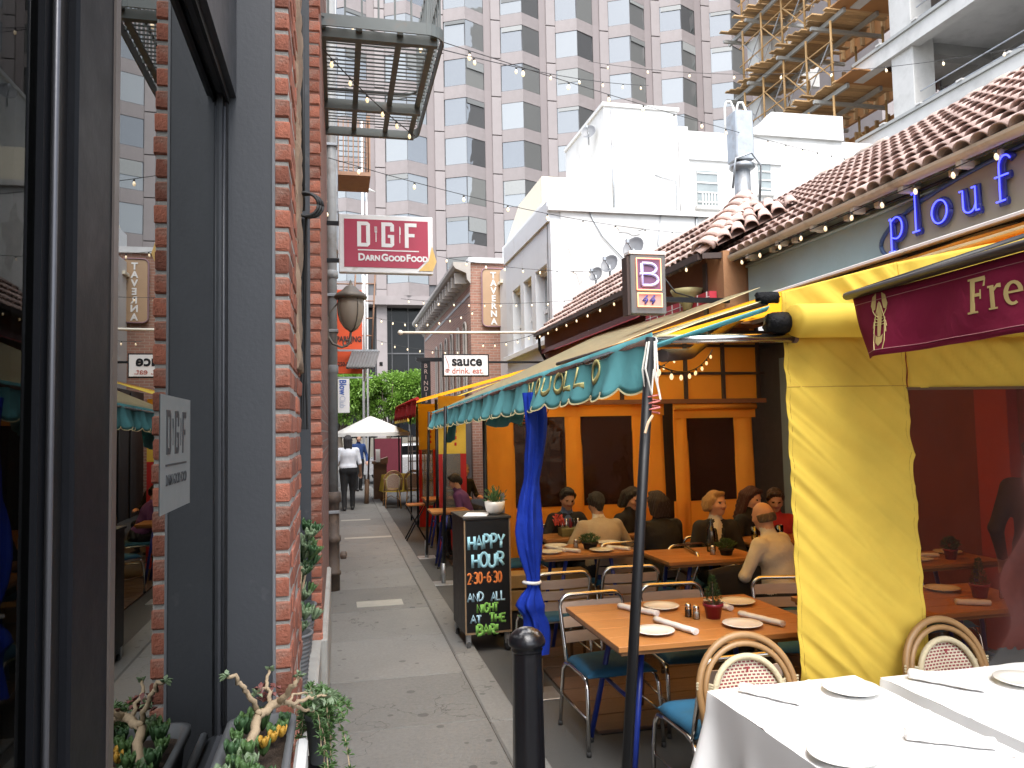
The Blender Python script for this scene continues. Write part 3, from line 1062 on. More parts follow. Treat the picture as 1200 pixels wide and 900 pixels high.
# a second, smaller balcony further on
f2 = T('rusty_balcony', 'small rust brown iron balcony further along the left wall', 'balcony', (-.15, 14.5, 6.6))
m_rust = M('rusty_iron', (.28, .16, .10), .8, var=.35, vs=7)
MB().box(-.2, .62, 14.2, 15.2, 6.55, 6.62).build('floor_frame', m_rust, f2)
for i in range(9):
    MB().box(-.15 + i * .09, -.13 + i * .09, 14.2, 14.22, 6.62, 7.6).build('picket', m_rust, f2)
for i in range(8):
    MB().box(-.18, .6, 14.22, 14.24, 6.7 + i * .1, 6.715 + i * .1).build('rail', m_fe, f2)
MB().box(.55, .62, 14.2, 15.2, 6.62, 7.7).build('side_screen', m_rust, f2)
# brick jamb strip of the further facade and small iron ladder frame
ld = T('iron_ladder', 'thin rusty iron ladder frame below the hanging sign', 'ladder', (.3, 12, 3.6))
for x in (.22, .52):
    MB().tube([(x, 12, 3.1), (x + .06, 12, 4.25)], .014, 6).build('rail', m_rust, ld)
for i in range(4):
    MB().tube([(.23 + i * .015, 12, 3.3 + i * .27), (.53 + i * .015, 12, 3.3 + i * .27)], .011, 6).build('rung', m_rust, ld)
MB().tube([(-.2, 12, 4.1), (.24, 12, 4.1)], .011, 6).build('strut', m_rust, ld)

# ------------------------------------------------------------------ plants
def leaf(mb, p, d, ln, wd, up=(0, 0, 1), fold=.25, curl=0.0, thick=0):
    """one leaf blade: a folded diamond, optionally fleshy"""
    p, d = Vector(p), Vector(d).normalized()
    sdv = d.cross(Vector(up))
    if sdv.length < 1e-3: sdv = d.orthogonal()
    sdv.normalize()
    n = sdv.cross(d).normalized()
    a_ = p + d * ln * .5 + n * wd * fold
    tip = p + d * ln + n * curl * ln
    l_, r_ = p + d * ln * .55 + sdv * wd * .5 + n * wd * fold * 1.6, p + d * ln * .55 - sdv * wd * .5 + n * wd * fold * 1.6
    mid = p + d * ln * .5 - n * thick
    mb.add([p, l_, tip, r_, mid], [(0, 4, 1), (4, 2, 1), (0, 3, 4), (4, 3, 2)] if not thick else [(0, 4, 1), (4, 2, 1), (0, 3, 4), (4, 3, 2), (0, 1, 3), (1, 2, 3)])


def sleaf(mb, p, d, ln, wd, up=(0, 0, 1), thick=.006, curl=.15):
    """fleshy spoon-shaped leaf"""
    p, d = Vector(p), Vector(d).normalized()
    sdv = d.cross(Vector(up))
    if sdv.length < 1e-3: sdv = d.orthogonal()
    sdv.normalize()
    n = sdv.cross(d).normalized()
    vs = [p]
    for t_, w_ in ((.3, .28), (.62, .5), (.85, .40)):
        c_ = p + d * ln * t_ + n * curl * ln * t_ * t_
        vs += [c_ - sdv * wd * w_ + n * thick * .4, c_ - n * thick, c_ + sdv * wd * w_ + n * thick * .4, c_ + n * thick * .5]
    vs.append(p + d * ln + n * curl * ln)
    fs = [(0, 1, 4), (0, 4, 3), (0, 2, 1), (0, 3, 2)]
    for k in (1, 5):
        for a_, b_ in ((0, 3), (3, 2), (2, 1), (1, 0)):
            fs.append((k + a_, k + 4 + a_, k + 4 + b_, k + b_))
    fs += [(9, 13, 12), (12, 13, 11), (11, 13, 10), (10, 13, 9)]
    mb.smooth = True
    mb.add(vs, fs)
    mb.smooth = False


def rosette(mb, p, n, ln, wd, tilt=.8, thick=.006, axis=(0, 0, 1)):
    ax = Vector(axis).normalized()
    q = Vector((0, 0, 1)).rotation_difference(ax)
    for i in range(n):
        a_ = i * 2.4 + random.uniform(-.2, .2)
        k = (i + .5) / n
        el = tilt * (1 - k) + .25 + k * .9
        d = q @ Vector((math.cos(a_) * math.cos(el), math.sin(a_) * math.cos(el), math.sin(el)))
        sleaf(mb, Vector(p) + d * .004, d, ln * (1.05 - .5 * k), wd * (1 - .4 * k), up=ax, thick=thick * .6, curl=.18)


m_trough = M('grey_plastic', (.115, .12, .125), .5, var=.12, vs=6)


def trough(name, label, x0, x1, y0, y1, z0, z1, r=.05):
    t = T(name, label, 'planter', ((x0 + x1) / 2, (y0 + y1) / 2, z0))

    def loop(e, z, n=5):
        a0, a1, b0, b1 = x0 - e, x1 + e, y0 - e, y1 + e
        pts = []
        for cx, cy, s_ in ((a1 - r, b0 + r, -PI / 2), (a1 - r, b1 - r, 0), (a0 + r, b1 - r, PI / 2), (a0 + r, b0 + r, PI)):
            pts += [(cx + r * math.cos(s_ + PI / 2 * i / n), cy + r * math.sin(s_ + PI / 2 * i / n), z) for i in range(n + 1)]
        return pts
    rings = [loop(-.02, z0), loop(0, z1 - .02), loop(.012, z1 - .02), loop(.012, z1), loop(-.006, z1), loop(-.012, z1 - .06)]
    mb = MB()
    n = len(rings[0])
    vs = [q for rg in rings for q in rg]
    fs = [(i * n + j, i * n + (j + 1) % n, (i + 1) * n + (j + 1) % n, (i + 1) * n + j) for i in range(len(rings) - 1) for j in range(n)]
    mb.smooth = True
    mb.add(vs, fs)
    mb.smooth = False
    mb.add(rings[0], [tuple(range(n))[::-1]])
    mb.build('trough', m_trough, t)
    mb = MB()
    mb.add(loop(-.011, z1 - .035), [tuple(range(n))])
    mb.build('soil', m_soil, t)
    return t


pl1 = trough('planter_trough', 'dark grey trough planter on the shop window sill', -.30, -.135, 1.80, 2.40, .745, .985)
# jade plant: bare knotted branches with a few leaf tips
jd = T('jade_plant', 'bare branching jade plant with small leaf tips in the grey trough', 'plant', (-.22, 2.25, .95))


def wob(pts, n=4, a_=.004):
    out_ = []
    for p, q in zip(pts[:-1], pts[1:]):
        for i in range(n):
            t = i / n
            out_.append(p.lerp(q, t) + Vector((random.uniform(-a_, a_), random.uniform(-a_, a_), random.uniform(-a_, a_))))
    out_.append(pts[-1])
    return out_


def pxline(l, Ys):
    return [at(x, y, Y=Yq) for (x, y), Yq in zip(l, Ys)]


br = [([(285, 888), (298, 857), (302, 841), (314, 831), (327, 823)], [2.10, 2.17, 2.22, 2.24, 2.25], .013, .012),
      ([(327, 823), (338, 811), (346, 801), (351, 793)], [2.25, 2.22, 2.2, 2.2], .010, .005),
      ([(304, 836), (302, 832), (295, 820), (288, 809), (280, 802), (275, 792), (266, 793)], [2.22, 2.22, 2.2, 2.18, 2.17, 2.16, 2.15], .008, .005),
      ([(318, 829), (316, 812), (312, 799), (315, 785)], [2.24, 2.27, 2.3, 2.32], .007, .004),
      ([(313, 808), (306, 806), (301, 813)], [2.28, 2.26, 2.25], .004, .003),
      ([(327, 823), (344, 825), (358, 819), (372, 816), (388, 815)], [2.25, 2.27, 2.28, 2.3, 2.3], .007, .003),
      ([(334, 821), (344, 828), (356, 832), (368, 832)], [2.25, 2.28, 2.3, 2.31], .006, .004),
      ([(338, 823), (346, 812), (356, 811), (366, 814)], [2.26, 2.3, 2.33, 2.35], .004, .003)]
tips = []
for l, Ys, r0, r1 in br:
    pts = wob(pxline(l, Ys))
    n = len(pts)
    MB().tube(pts, [r0 + (r1 - r0) * i / (n - 1) for i in range(n)], 7).build('branch', m_bark, jd)
    tips.append(pts[-1])
mb = MB()
m_leafr = M('leaf_maroon', (.16, .05, .04), .5, var=.3)
for i, p in enumerate(tips[1:]):
    for k in range(7):
        d = Vector((random.uniform(-1, 1), random.uniform(-1, 1), random.uniform(-.3, 1)))
        leaf(mb, p, d, .022, .012, thick=.003)
tipA = [at(388, 815, Y=2.3), at(380, 817, Y=2.3), at(372, 819, Y=2.3), at(366, 822, Y=2.3)]
for p in tipA:
    for k in range(9):
        leaf(mb, p, (random.uniform(-.3, 1), random.uniform(-.8, .8), random.uniform(-.6, .6)), .028, .010, thick=.002)
mb.build('leaves', m_leafp, jd)
mb = MB()
for k in range(26):
    p = at(random.uniform(305, 328), random.uniform(803, 822), Y=random.uniform(2.22, 2.36))
    leaf(mb, p, (random.uniform(-1, 1), random.uniform(-1, 1), random.uniform(-.2, 1)), .026, .014, thick=.003)
mb.build('maroon_leaves', m_leafr, jd)
sx = T('succulents', 'cluster of green rosette succulents filling the grey trough', 'plant', (-.22, 2.0, .95))
for i in range(34):
    x, y = random.uniform(-.275, -.15), random.uniform(1.82, 2.33)
    mb = MB()
    rosette(mb, (x, y, .955 + random.uniform(0, .045)), 13, random.uniform(.035, .06), .026)
    mb.build('rosette', random.choice([m_leaf, m_leafd, m_leafp, m_leaf]), sx)
mb = MB()
for k in range(3):
    rosette(mb, (-.19 + .02 * k, 2.1 + .03 * k, 1.0), 8, .035, .02)
mb.build('yellowing_leaves', M('leaf_yellow', (.45, .25, .03), .6), sx)
tr_ = T('trailing_plant', 'trailing green herb hanging over the edge beside the brick pier', 'plant', (-.07, 2.5, .6))
mb, ms = MB(), MB()
for i in range(30):
    p = at(random.uniform(358, 378), random.uniform(822, 838), Y=random.uniform(2.42, 2.56))
    pts = [p]
    vx, vy, vz = random.uniform(-.02, .05), random.uniform(-.06, .06), random.uniform(-.02, .05)
    for k in range(random.randint(4, 9)):
        p = p + Vector((vx, vy, vz)) * .5
        vz -= .012
        vx *= .75
        pts.append(p.copy())
    ms.tube(pts, .0018, 4)
    for q in pts:
        for k in range(11):
            leaf(mb, q, (random.uniform(-1, 1), random.uniform(-1, 1), random.uniform(-.3, .8)), .024, .008)
ms.build('stems', m_bark, tr_)
mb.build('leaves', m_leaf, tr_)
hk = T('trailing_pot', 'small hidden grey pot holding the trailing herb', 'planter', (-.1, 2.48, .9))
MB().lathe([(.03, .80), (.042, .93), (.046, .93), (.046, .945), (.036, .945), (.034, .92), (0, .92)], 14, (-.06, 2.49, 0), cap=False).build('pot', m_trough, hk)
MB().box(-.105, -.03, 2.44, 2.54, .775, .80).build('pot_bracket', m_black, hk)

m_rib = M('ribbed_pot', (.13, .135, .14), .55, var=.12)


def ribbed_pot(label, x, y, z, r, h):
    t = T('ribbed_pot', label, 'planter', (x, y, z))
    prof = [(r * .72, 0)]
    n = 13
    for i in range(n):
        a_ = i / n
        rr = r * (.72 + .28 * a_)
        prof += [(rr, h * a_), (rr + .004, h * (a_ + .35 / n)), (rr + .004, h * (a_ + .65 / n)), (rr + .001, h * (a_ + .9 / n))]
    prof += [(r + .008, h), (r + .008, h + .012), (r - .006, h + .012), (r - .012, h - .03), (0, h - .03)]
    MB().lathe(prof, 20, (0, 0, 0), cap=False).build('pot', m_rib, t, False)
    MB().lathe([(r - .012, h - .02), (0, h - .015)], 16).build('soil', m_soil, t, False)
    return t


ribbed_pot('nearer ribbed dark grey pot on the concrete ledge', -.215, 3.72, .632, .092, .25)
ribbed_pot('farther ribbed dark grey pot on the concrete ledge', -.215, 4.32, .632, .092, .25)
for (y, lab, mt_) in ((3.72, 'pale rosette succulents in the nearer ribbed pot', m_leafp), (4.32, 'tall grey green leafy succulent in the farther ribbed pot', m_leaf)):
    t = T('potted_succulent', lab, 'plant', (-.215, y, .85))
    for i in range(14 if y < 4 else 34):
        hgt = random.uniform(0, .12 if y < 4 else .42)
        mb = MB()
        a_ = random.uniform(0, 6.28)
        r_ = random.uniform(0, .085)
        rosette(mb, (r_ * math.cos(a_) + .02, r_ * math.sin(a_), .02 + hgt), 12, .075, .03, axis=(math.cos(a_) * .5, math.sin(a_) * .5, 1))
        mb.build('rosette', random.choice([mt_, m_leafp, m_leafd]), t, False)
    mb = MB()
    for i in range(5):
        a_ = i * 1.3
        mb.tube([(.0, 0, -.02), (.02 * math.cos(a_), .02 * math.sin(a_), .1), (.05 * math.cos(a_), .05 * math.sin(a_), .25 if y > 4 else .08)], .007, 6)
    mb.build('stems', m_bark, t, False)
# ------------------------------------------------------------------ office tower closing the view
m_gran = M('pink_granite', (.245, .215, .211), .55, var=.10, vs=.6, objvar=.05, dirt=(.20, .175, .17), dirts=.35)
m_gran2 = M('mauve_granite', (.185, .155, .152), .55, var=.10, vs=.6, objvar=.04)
mt, nt, N, L, b = nodes('tower_glass')
N.remove(b)
g_ = N.new('ShaderNodeBsdfGlossy')
g_.inputs['Roughness'].default_value = .02
g_.inputs['Color'].default_value = (.93, .95, .96, 1)
d_ = N.new('ShaderNodeBsdfDiffuse')
oi = N.new('ShaderNodeObjectInfo')
L.new(ramp(nt, oi.outputs['Random'], [(.0, (.04, .043, .044)), (1.0, (.16, .165, .155))]), d_.inputs['Color'])
mx_ = N.new('ShaderNodeMixShader')
mx_.inputs[0].default_value = .21
L.new(d_.outputs[0], mx_.inputs[1])
L.new(g_.outputs[0], mx_.inputs[2])
L.new(mx_.outputs[0], N['Material Output'].inputs['Surface'])
bp = N.new('ShaderNodeBump')
bp.inputs['Strength'].default_value = .12
bp.inputs['Distance'].default_value = .2
L.new(noise(nt, .5, 2, .4, objvec(nt)), bp.inputs['Height'])
L.new(bp.outputs[0], g_.inputs['Normal'])
m_twin = mt
m_twinf = M('window_gasket', (.10, .10, .105), .5)
m_lobby = M('lobby_glass', (.010, .011, .013), .12, var=.3, vs=.4, spec=.2)
tw = T('office_tower', 'tall pinkish granite office tower with zigzag bay windows', 'building', (24, 75, 0))
TY, MOD, BX0, BW, PD = 75.0, 5.9, 10.62, 4.15, 1.05
sill0, FH, WH = 20.3, 4.03, 2.75
spm = MB()
spm.prism([(0, 0), (BW, 0), (BW / 2, -PD)][::-1], (0, 0, 0), (1, 0, 0), (0, 1, 0), (0, 0, FH - WH))
spm = spm.mesh('spandrel', m_gran)
hl = math.hypot(BW / 2, PD)
ang = math.atan2(PD, BW / 2)
pnm = MB()
pnm.box(.06, hl - .03, .05, .12, .04, WH - .04)
pnm.cur = 1
pnm.box(0, hl, .07, .16, 0, WH)
pnm = pnm.mesh('window', [m_twin, m_twinf])
blm = MB().box(.06, hl - .12, .0, .04, -1, 0).mesh('blind', M('window_blind', (.20, .205, .20), .4, objvar=.4))
ppm = MB().box(0, 1.0, -.12, .9, .04, FH - .04, .03).mesh('pier_panel', m_gran)
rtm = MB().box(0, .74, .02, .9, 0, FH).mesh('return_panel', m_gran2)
nf0, nf1 = -1, 9
for k in range(-2, 7):
    x0 = BX0 + MOD * k
    for f in range(nf0, nf1):
        z = sill0 + FH * f
        inst('spandrel', spm, tw, (x0, TY, z + WH))
        inst('window', pnm, tw, (x0, TY, z), (random.uniform(-.012, .012), 0, -ang + random.uniform(-.012, .012)))
        inst('window', pnm, tw, (x0 + BW / 2, TY - PD, z), (random.uniform(-.012, .012), 0, ang + random.uniform(-.012, .012)))
        for s_, xb, yb in ((-1, x0 + .1, TY - .06), (1, x0 + BW / 2 + .08, TY - PD + .0)):
            if random.random() < .3:
                hb = random.choice([.35, .5, .9, 1.4])
                inst('blind', blm, tw, (xb, yb, z + WH - .06), (0, 0, s_ * ang), (1, 1, hb))
        inst('pier_panel', ppm, tw, (x0 + BW + .75, TY, z - .6))
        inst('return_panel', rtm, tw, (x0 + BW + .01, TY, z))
    inst('spandrel', spm, tw, (x0, TY, sill0 - FH - (FH - WH) + .0), (0, 0, 0), (1, 1, 1.0))
    MB().box(x0 + BW + .75, x0 + MOD, TY - .12, TY + .9, 0, sill0 - FH - .6).build('base_pier', m_gran, tw)
MB().box(BX0 - 2 * MOD - 1, BX0 + 7 * MOD, TY + .2, TY + 22, 15.0, 58).build('tower_body', m_twinf, tw)
MB().box(BX0 - 2 * MOD - 1, BX0 + 7 * MOD, TY + 1.2, TY + 1.4, 0, 15.2).build('lobby_glazing', m_lobby, tw)
MB().box(BX0 - 2 * MOD - 1, BX0 + 7 * MOD, TY - .9, TY + 1.2, 14.1, 14.96).build('transfer_beam', m_gran, tw)
for i in range(14):
    x = BX0 - 2 * MOD + i * 1.6
    MB().box(x, x + .07, TY + 1.1, TY + 1.19, 0, 14.1).build('lobby_mullion', m_twinf, tw)
for z in (5, 9.5):
    MB().box(BX0 - 2 * MOD, BX0 + 3 * MOD, TY + 1.08, TY + 1.18, z, z + .12).build('lobby_transom', m_twinf, tw)
MB().box(46.8, 74, 57, 80, 0, 66).build('reflection_wing', m_gran, tw)  # wing added, mostly out of view, to darken reflections in right-facing panes

# ------------------------------------------------------------------ building under construction
m_rc = M('raw_concrete', (.56, .55, .53), .85, var=.15, vs=1.5, dirt=(.44, .43, .41), dirts=.8)
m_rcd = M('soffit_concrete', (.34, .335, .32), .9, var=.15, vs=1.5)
m_ply = M('plywood', (.36, .17, .06), .7, var=.25, vs=1.2, objvar=.15)
m_plank = M('scaffold_plank', (.42, .27, .13), .8, var=.3, vs=2, objvar=.35)
m_yel = M('scaffold_yellow', (.38, .23, .09), .5, var=.2)
m_alu = M('shoring_beam', (.38, .38, .36), .5, .3, var=.15)
cb_ = T('construction_frame', 'unfinished grey concrete building frame rising above the tiled roof', 'building', (28, 22, 0))
for z in (7.3, 11.0, 14.7, 18.35, 22.0, 25.7):
    MB().box(24, 46, 6, 31, z, z + .28).build('floor_slab', m_rc, cb_)
    MB().box(23.97, 24.5, 6, 31.02, z - .42, z + .003).build('edge_beam', m_rc, cb_)
    for x in (28.5, 33, 38):
        MB().box(x, x + .5, 6.1, 30.9, z - .45, z - .004).build('rib_beam', m_rcd, cb_)
    for y in (12.2, 20, 27.7):
        MB().box(24.5, 45, y, y + .6, z - .5, z - .003).build('cross_beam', m_rcd, cb_)
    MB().box(23.9, 24.04, 6, 31, z + .285, z + .42).build('edge_form', m_alu, cb_)
    for i in range(11):
        MB().box(23.86, 24.06, 7 + i * 2.2, 7.3 + i * 2.2, z + .42, z + .5).build('form_clamp', m_rc, cb_)
    for q in (1.05, .55):
        MB().tube([(24.1, 6, z + q), (24.1, 27, z + q)], .03, 5).build('guard_cable', m_galv, cb_)
for y in (11.7, 19.6, 27.4):
    for x in (24.15, 34, 44):
        MB().box(x, x + 1.1, y, y + 1.3, -.4, 25.6, .03).build('column', m_rc, cb_)
MB().box(40, 45.5, 9, 30, -.4, 26).build('core_wall', m_rcd, cb_)
scf = T('scaffolding', 'brown plank scaffold decks with yellow frames at the end of the concrete building', 'scaffold', (24, 36, 0))
pkm = MB().box(-1.7, 1.7, -.13, .13, 0, .07).mesh('plank', m_plank)
for li, z in enumerate((14.3, 18.0, 21.7, 25.4)):
    for i in range(34):
        y = 31.3 + i * .29
        inst('plank', pkm, scf, (24.6 + random.uniform(-.45, .45), y, z + random.uniform(0, .03)), (0, 0, random.uniform(-.03, .03)))
    for x in (23.6, 25.4):
        MB().box(x, x + .14, 31, 41.8, z - .32, z - .1).build('shore_beam', m_alu, scf)
    for y in (32.5, 35.5, 38.5, 41):
        MB().box(22.9, 27, y, y + .16, z - .5, z - .33).build('shore_beam', m_alu, scf)
    for y in (31.6, 33.6, 35.6, 37.6, 39.6):
        for x in (23.3, 26.2):
            MB().tube([(x, y, z + .07), (x, y, z + 3.2)], .06, 6).build('frame_post', m_yel, scf)
    for y in (31.6, 33.6, 35.6, 37.6):
        MB().tube([(23.3, y, z + .4), (23.3, y + 2, z + 2.4)], .035, 5).build('cross_brace', m_yel if y < 36 else m_galv, scf)
        MB().tube([(23.34, y, z + 2.4), (23.34, y + 2, z + .4)], .035, 5).build('cross_brace', m_galv, scf)
        MB().tube([(26.2, y, z + .4), (26.2, y + 2, z + 2.4)], .035, 5).build('cross_brace', m_yel, scf)
    for q in (1.1, 2.2):
        MB().tube([(23.3, 31.5, z + q), (23.3, 40, z + q + .1)], .04, 5).build('guard_rail', m_yel, scf)
    MB().box(23.1, 27.2, 29.8, 31.2, z - .06, z).build('plywood_sheet', m_ply, scf)
    MB().box(27.4, 27.6, 31, 36.5, z + .1, z + 3.0).build('plywood_wall', m_ply, scf)
    for i in range(7):
        MB().box(27.2, 27.4, 31.2 + i * .8, 31.32 + i * .8, z + .1, z + 3.1).build('stud', m_plank, scf)
    MB().box(24.4, 25.3, 39.8, 41.0, z - 3.3, z - .5, .03).build('column_form', M('form_white', (.62, .62, .60), .7, var=.15, vs=2), scf)
    MB().box(25.4, 28.5, 39.9, 40.2, z - 3.3, z - .5).build('block_wall', m_rc, scf)
    for i in range(6):
        MB().box(27.7 + i * .25, 27.82 + i * .25, 30.9 - i * .1, 31.0 - i * .1, z - .3, z + 3).build('rebar_prop', random.choice([m_galv, m_redwall, m_alu]), scf)

# ------------------------------------------------------------------ white building
m_stuc = M('white_stucco', (.62, .615, .60), .9, var=.05, vs=1.5, bump=.25, bs=14, dirt=(.44, .42, .39), dirts=1.1, dirtlo=.56, dirthi=.85)
m_stucg = M('pale_grey_paint', (.60, .61, .62), .8, var=.08, vs=2, dirt=(.48, .47, .45), dirts=1.4, dirtlo=.58)
m_cream = M('cream_stucco', (.72, .66, .53), .9, var=.06)
m_winw = M('old_window_glass', (.22, .25, .25), .12, var=.4, vs=2, spec=.8)
wb = T('white_building', 'stepped white stucco building rising behind the tiled roofs', 'building', (7, 18, 0))
MB().box(4.2, 4.5, 14.68, 14.95, -.3, 6.0).build('corner_pier', m_stucg, wb)
MB().box(4.42, 13, 14.7, 22, -.3, 6.2).build('lower_block', m_stuc, wb)
MB().box(4.15, 12, 14.62, 14.74, 6.2, 6.3).build('coping', m_stuc, wb)
MB().box(4.15, 4.6, 14.74, 18.9, 6.0, 6.42).build('parapet', m_stucg, wb)
MB().box(4.2, 4.5, 14.9, 18.9, 5.2, 6.0).build('frieze', m_stucg, wb)
MB().box(4.2, 4.5, 14.9, 18.9, -.3, 3.55).build('lower_wall', m_stucg, wb)
MB().box(4.08, 4.5, 14.72, 18.9, 3.5, 3.62, .01).build('cornice', m_stucg, wb)
for y0_, y1_ in ((14.9, 15.02), (15.98, 16.32), (17.05, 17.38), (18.2, 18.9)):
    MB().box(4.2, 4.5, y0_, y1_, 3.62, 5.2).build('pilaster', m_stucg, wb)
for yc in (15.02, 16.32, 17.38):
    w_ = MB().box(4.40, 4.44, yc, yc + .9, 3.62, 5.2).build('window', m_winw, wb)
    MB().box(4.36, 4.43, yc, yc + .9, 4.28, 4.36).build('meeting_rail', m_stucg, w_)
    MB().box(4.36, 4.43, yc + .4, yc + .46, 3.62, 5.2).build('mullion', m_stucg, w_)
    MB().box(4.3, 4.42, yc, yc + .9, 5.1, 5.199).build('window_head', m_cream, w_)
# middle step, tall block and right wing
mb = MB()
mb.prism([(18.9, 6.3), (18.9, 8.36), (21.5, 8.36), (23.6, 7.5), (23.6, 6.3)], (5.2, 0, 0), (0, 1, 0), (0, 0, 1), (1.9, 0, 0))
mb.build('middle_step', m_cream, wb)
MB().box(5.14, 5.2, 18.85, 23.6, 6.3, 7.6).build('step_wall', m_stuc, wb)
MB().box(6.98, 9.1, 19, 22.5, 6.2, 10.4).build('tall_block', m_stuc, wb)
MB().box(6.93, 9.15, 18.95, 22.5, 10.4, 10.5).build('coping', m_stuc, wb)
MB().box(9.12, 9.4, 18.98, 22, 6.2, 10.0).build('chimney_strip', m_stuc, wb)
MB().box(9.4, 20, 21, 26, -.3, 10.75).build('right_wing', m_stuc, wb)
mb = MB()
mb.prism([(0, 0), (0, .15)] + [(a_ * .9, .15 + .6 * (1 - math.cos(a_ * PI / 2))) for a_ in (.25, .5, .75, 1)] + [(3.4, .78), (3.4, 0)][::1], (12.3, 20.9, 10.75), (1, 0, 0), (0, 0, 1), (0, .3, 0))
mb.build('curved_parapet', m_stuc, wb)
for (xa, za, wd, hg) in ((10.63, 8.43, .68, 1.1), (12.7, 8.95, .42, 1.0)):
    w_ = MB().box(xa, xa + wd, 20.97, 21.0, za, za + hg).build('window', m_winw, wb)
    for q in range(4):
        MB().box(xa, xa + wd, 20.94, 20.969, za + hg * (.1 + .27 * q), za + hg * (.1 + .27 * q) + .04).build('glazing_bar', m_stuc, w_)
    MB().box(xa - .08, xa + wd + .08, 20.85, 20.995, za - .1, za - .002).build('window_sill', m_stuc, w_)
for q in range(8):
    MB().box(10.6 + q * .1, 10.625 + q * .1, 20.6, 20.63, 8.3, 8.75).build('window_guard_bar', m_stuc, wb)
MB().box(9.42, 13.5, 20.93, 20.995, 9.85, 9.92).build('string_course', m_stucg, wb)
for (pts_, r_) in (([(5.0, 14.68, 6.25), (5.3, 14.67, 5.7), (5.75, 14.67, 5.25), (5.8, 14.67, 4.6)], .012), ([(6.6, 14.68, 6.25), (6.5, 14.67, 5.6), (6.7, 14.67, 5.0)], .01), ([(7.4, 14.68, 6.2), (7.35, 14.66, 4.6)], .03),
                   ([(7.2, 18.98, 10.3), (7.2, 18.97, 6.3)], .03), ([(8.4, 18.98, 8.6), (9.0, 18.97, 8.45), (9.0, 18.97, 6.4)], .015), ([(9.9, 20.97, 10.2), (9.9, 20.96, 6)], .035)):
    MB().tube(pts_, r_, 6).build('conduit', m_galv, wb)
for (xa, ya, za, sx_, sz_) in ((4.75, 14.69, 5.3, .16, .5), (7.25, 18.985, 9.7, .13, .45), (8.9, 18.985, 9.9, .1, .3), (5.9, 14.69, 5.9, .3, .12)):
    pl_ = [(sx_ * (1 + .35 * math.sin(i * 2.3)) * math.cos(i * 2 * PI / 14), sz_ * (1 + .3 * math.sin(i * 1.7 + 1)) * math.sin(i * 2 * PI / 14)) for i in range(14)]
    mb = MB()
    mb.prism(pl_, (xa, ya + .006, za), (1, 0, 0), (0, 0, 1), (0, -.008, 0))
    mb.build('plaster_patch', M('bare_plaster', (.50, .485, .46), .95, var=.3, vs=6), wb)
vent = T('roof_vent_stack', 'galvanised vent stack standing above the tiled roof ridge', 'vent', (6.95, 12, 4.4))
MB().tube([(6.95, 12, 4.2), (6.95, 12, 6.3)], .14, 14).build('stack', m_galv, vent)
MB().lathe([(.14, 6.25), (.22, 6.3), (.22, 6.36), (.14, 6.4)], 14, (6.95, 12, 0)).build('storm_collar', m_galv, vent)
MB().box(6.78, 7.12, 11.85, 12.2, 6.42, 7.3, .02).build('hood_box', m_galv, vent)
MB().tube([(6.7, 11.9, 5.9), (6.72, 11.8, 6.4), (7.0, 11.75, 6.5), (7.2, 11.8, 6.3), (7.2, 11.9, 5.6)], .02, 6).build('conduit', m_galv, vent)
lr = T('roof_ladder_rail', 'white curved roof ladder rails beside the vent stack', 'ladder', (11, 20.8, 10.7))
for x in (11.6, 12.0):
    MB().tube([(x, 20.9, 10.7), (x, 20.9, 11.5), (x + .06, 20.9, 11.7), (x + .2, 20.9, 11.72), (x + .3, 20.9, 11.5), (x + .3, 20.9, 10.7)], .035, 6).build('rail', m_stuc, lr)


def dish(label, p, r, d=(-.75, -.6, .35)):
    t = T('satellite_dish', label, 'dish', p, 0, 'satellite dishes on the roof edge')
    ax = Vector(d).normalized()
    MB().lathe([(0, -.05 * r / .3), (r * .5, -.035 * r / .3), (r * .85, -.005), (r, .02), (r * 1.02, .02), (r * .86, -.02), (r * .5, -.05), (0, -.07 * r / .3)], 18, (0, 0, r * 1.1), axis=ax, cap=False).build('reflector', M('dish_grey', (.17, .175, .185), .5, var=.15), t, False)
    MB().tube([(0, 0, -.15), (0, 0, r * 1.0)], .02, 6).build('mast', m_galv, t, False)
    q = Vector((0, 0, r * 1.1)) + ax * r * 1.1
    MB().tube([(0, 0, r * .5), q], .012, 6).build('arm', m_galv, t, False)
    MB().obox(q, (.06, .06, .08), None, .01).build('receiver', m_galv, t, False)


dish('biggest grey satellite dish on the roof edge, beside the neon sign', (5.0, 12.3, 4.68), .2)
dish('middle grey satellite dish on the tiled roof edge', (5.0, 13.5, 4.68), .18)
dish('small pale satellite dish farthest along the roof edge', (5.0, 14.3, 4.68), .15)
dish('white satellite dish on top of the white building', (6.75, 19.6, 9.7), .2, (-.5, -.8, .3))

# ------------------------------------------------------------------ brick building with the vertical sign
bt1 = BRICKWALL('tavern_brick', (.30, .125, .085), (.20, .085, .06), (.33, .27, .23), bw=.22, bh=.075, patch=(.40, .28, .21))
m_corn = M('cornice_paint', (.33, .30, .27), .7, var=.15)
tb = T('tavern_building', 'old brick building with heavy bracketed cornice and narrow arched windows', 'building', (5, 26, 0))
MB().box(3.6, 9, 20.8, 32.4, -.3, 6.45).build('wall', bt1, tb)
mb = MB()
mb.prism([(0, 0), (-.1, .12), (-.12, .3), (-.42, .42), (-.48, .5), (-.48, .6), (0, .6)][::-1], (3.6, 20.7, 5.85), (1, 0, 0), (0, 0, 1), (0, 12.0, 0))
mb.build('cornice', m_corn, tb)
MB().box(3.55, 9, 20.72, 32.4, 6.45, 6.6).build('roof_edge', M('roof_lead', (.5, .5, .5), .6), tb)
MB().box(3.585, 3.6, 20.85, 32, 5.55, 5.64).build('string_course', MATS['pink_granite'], tb)
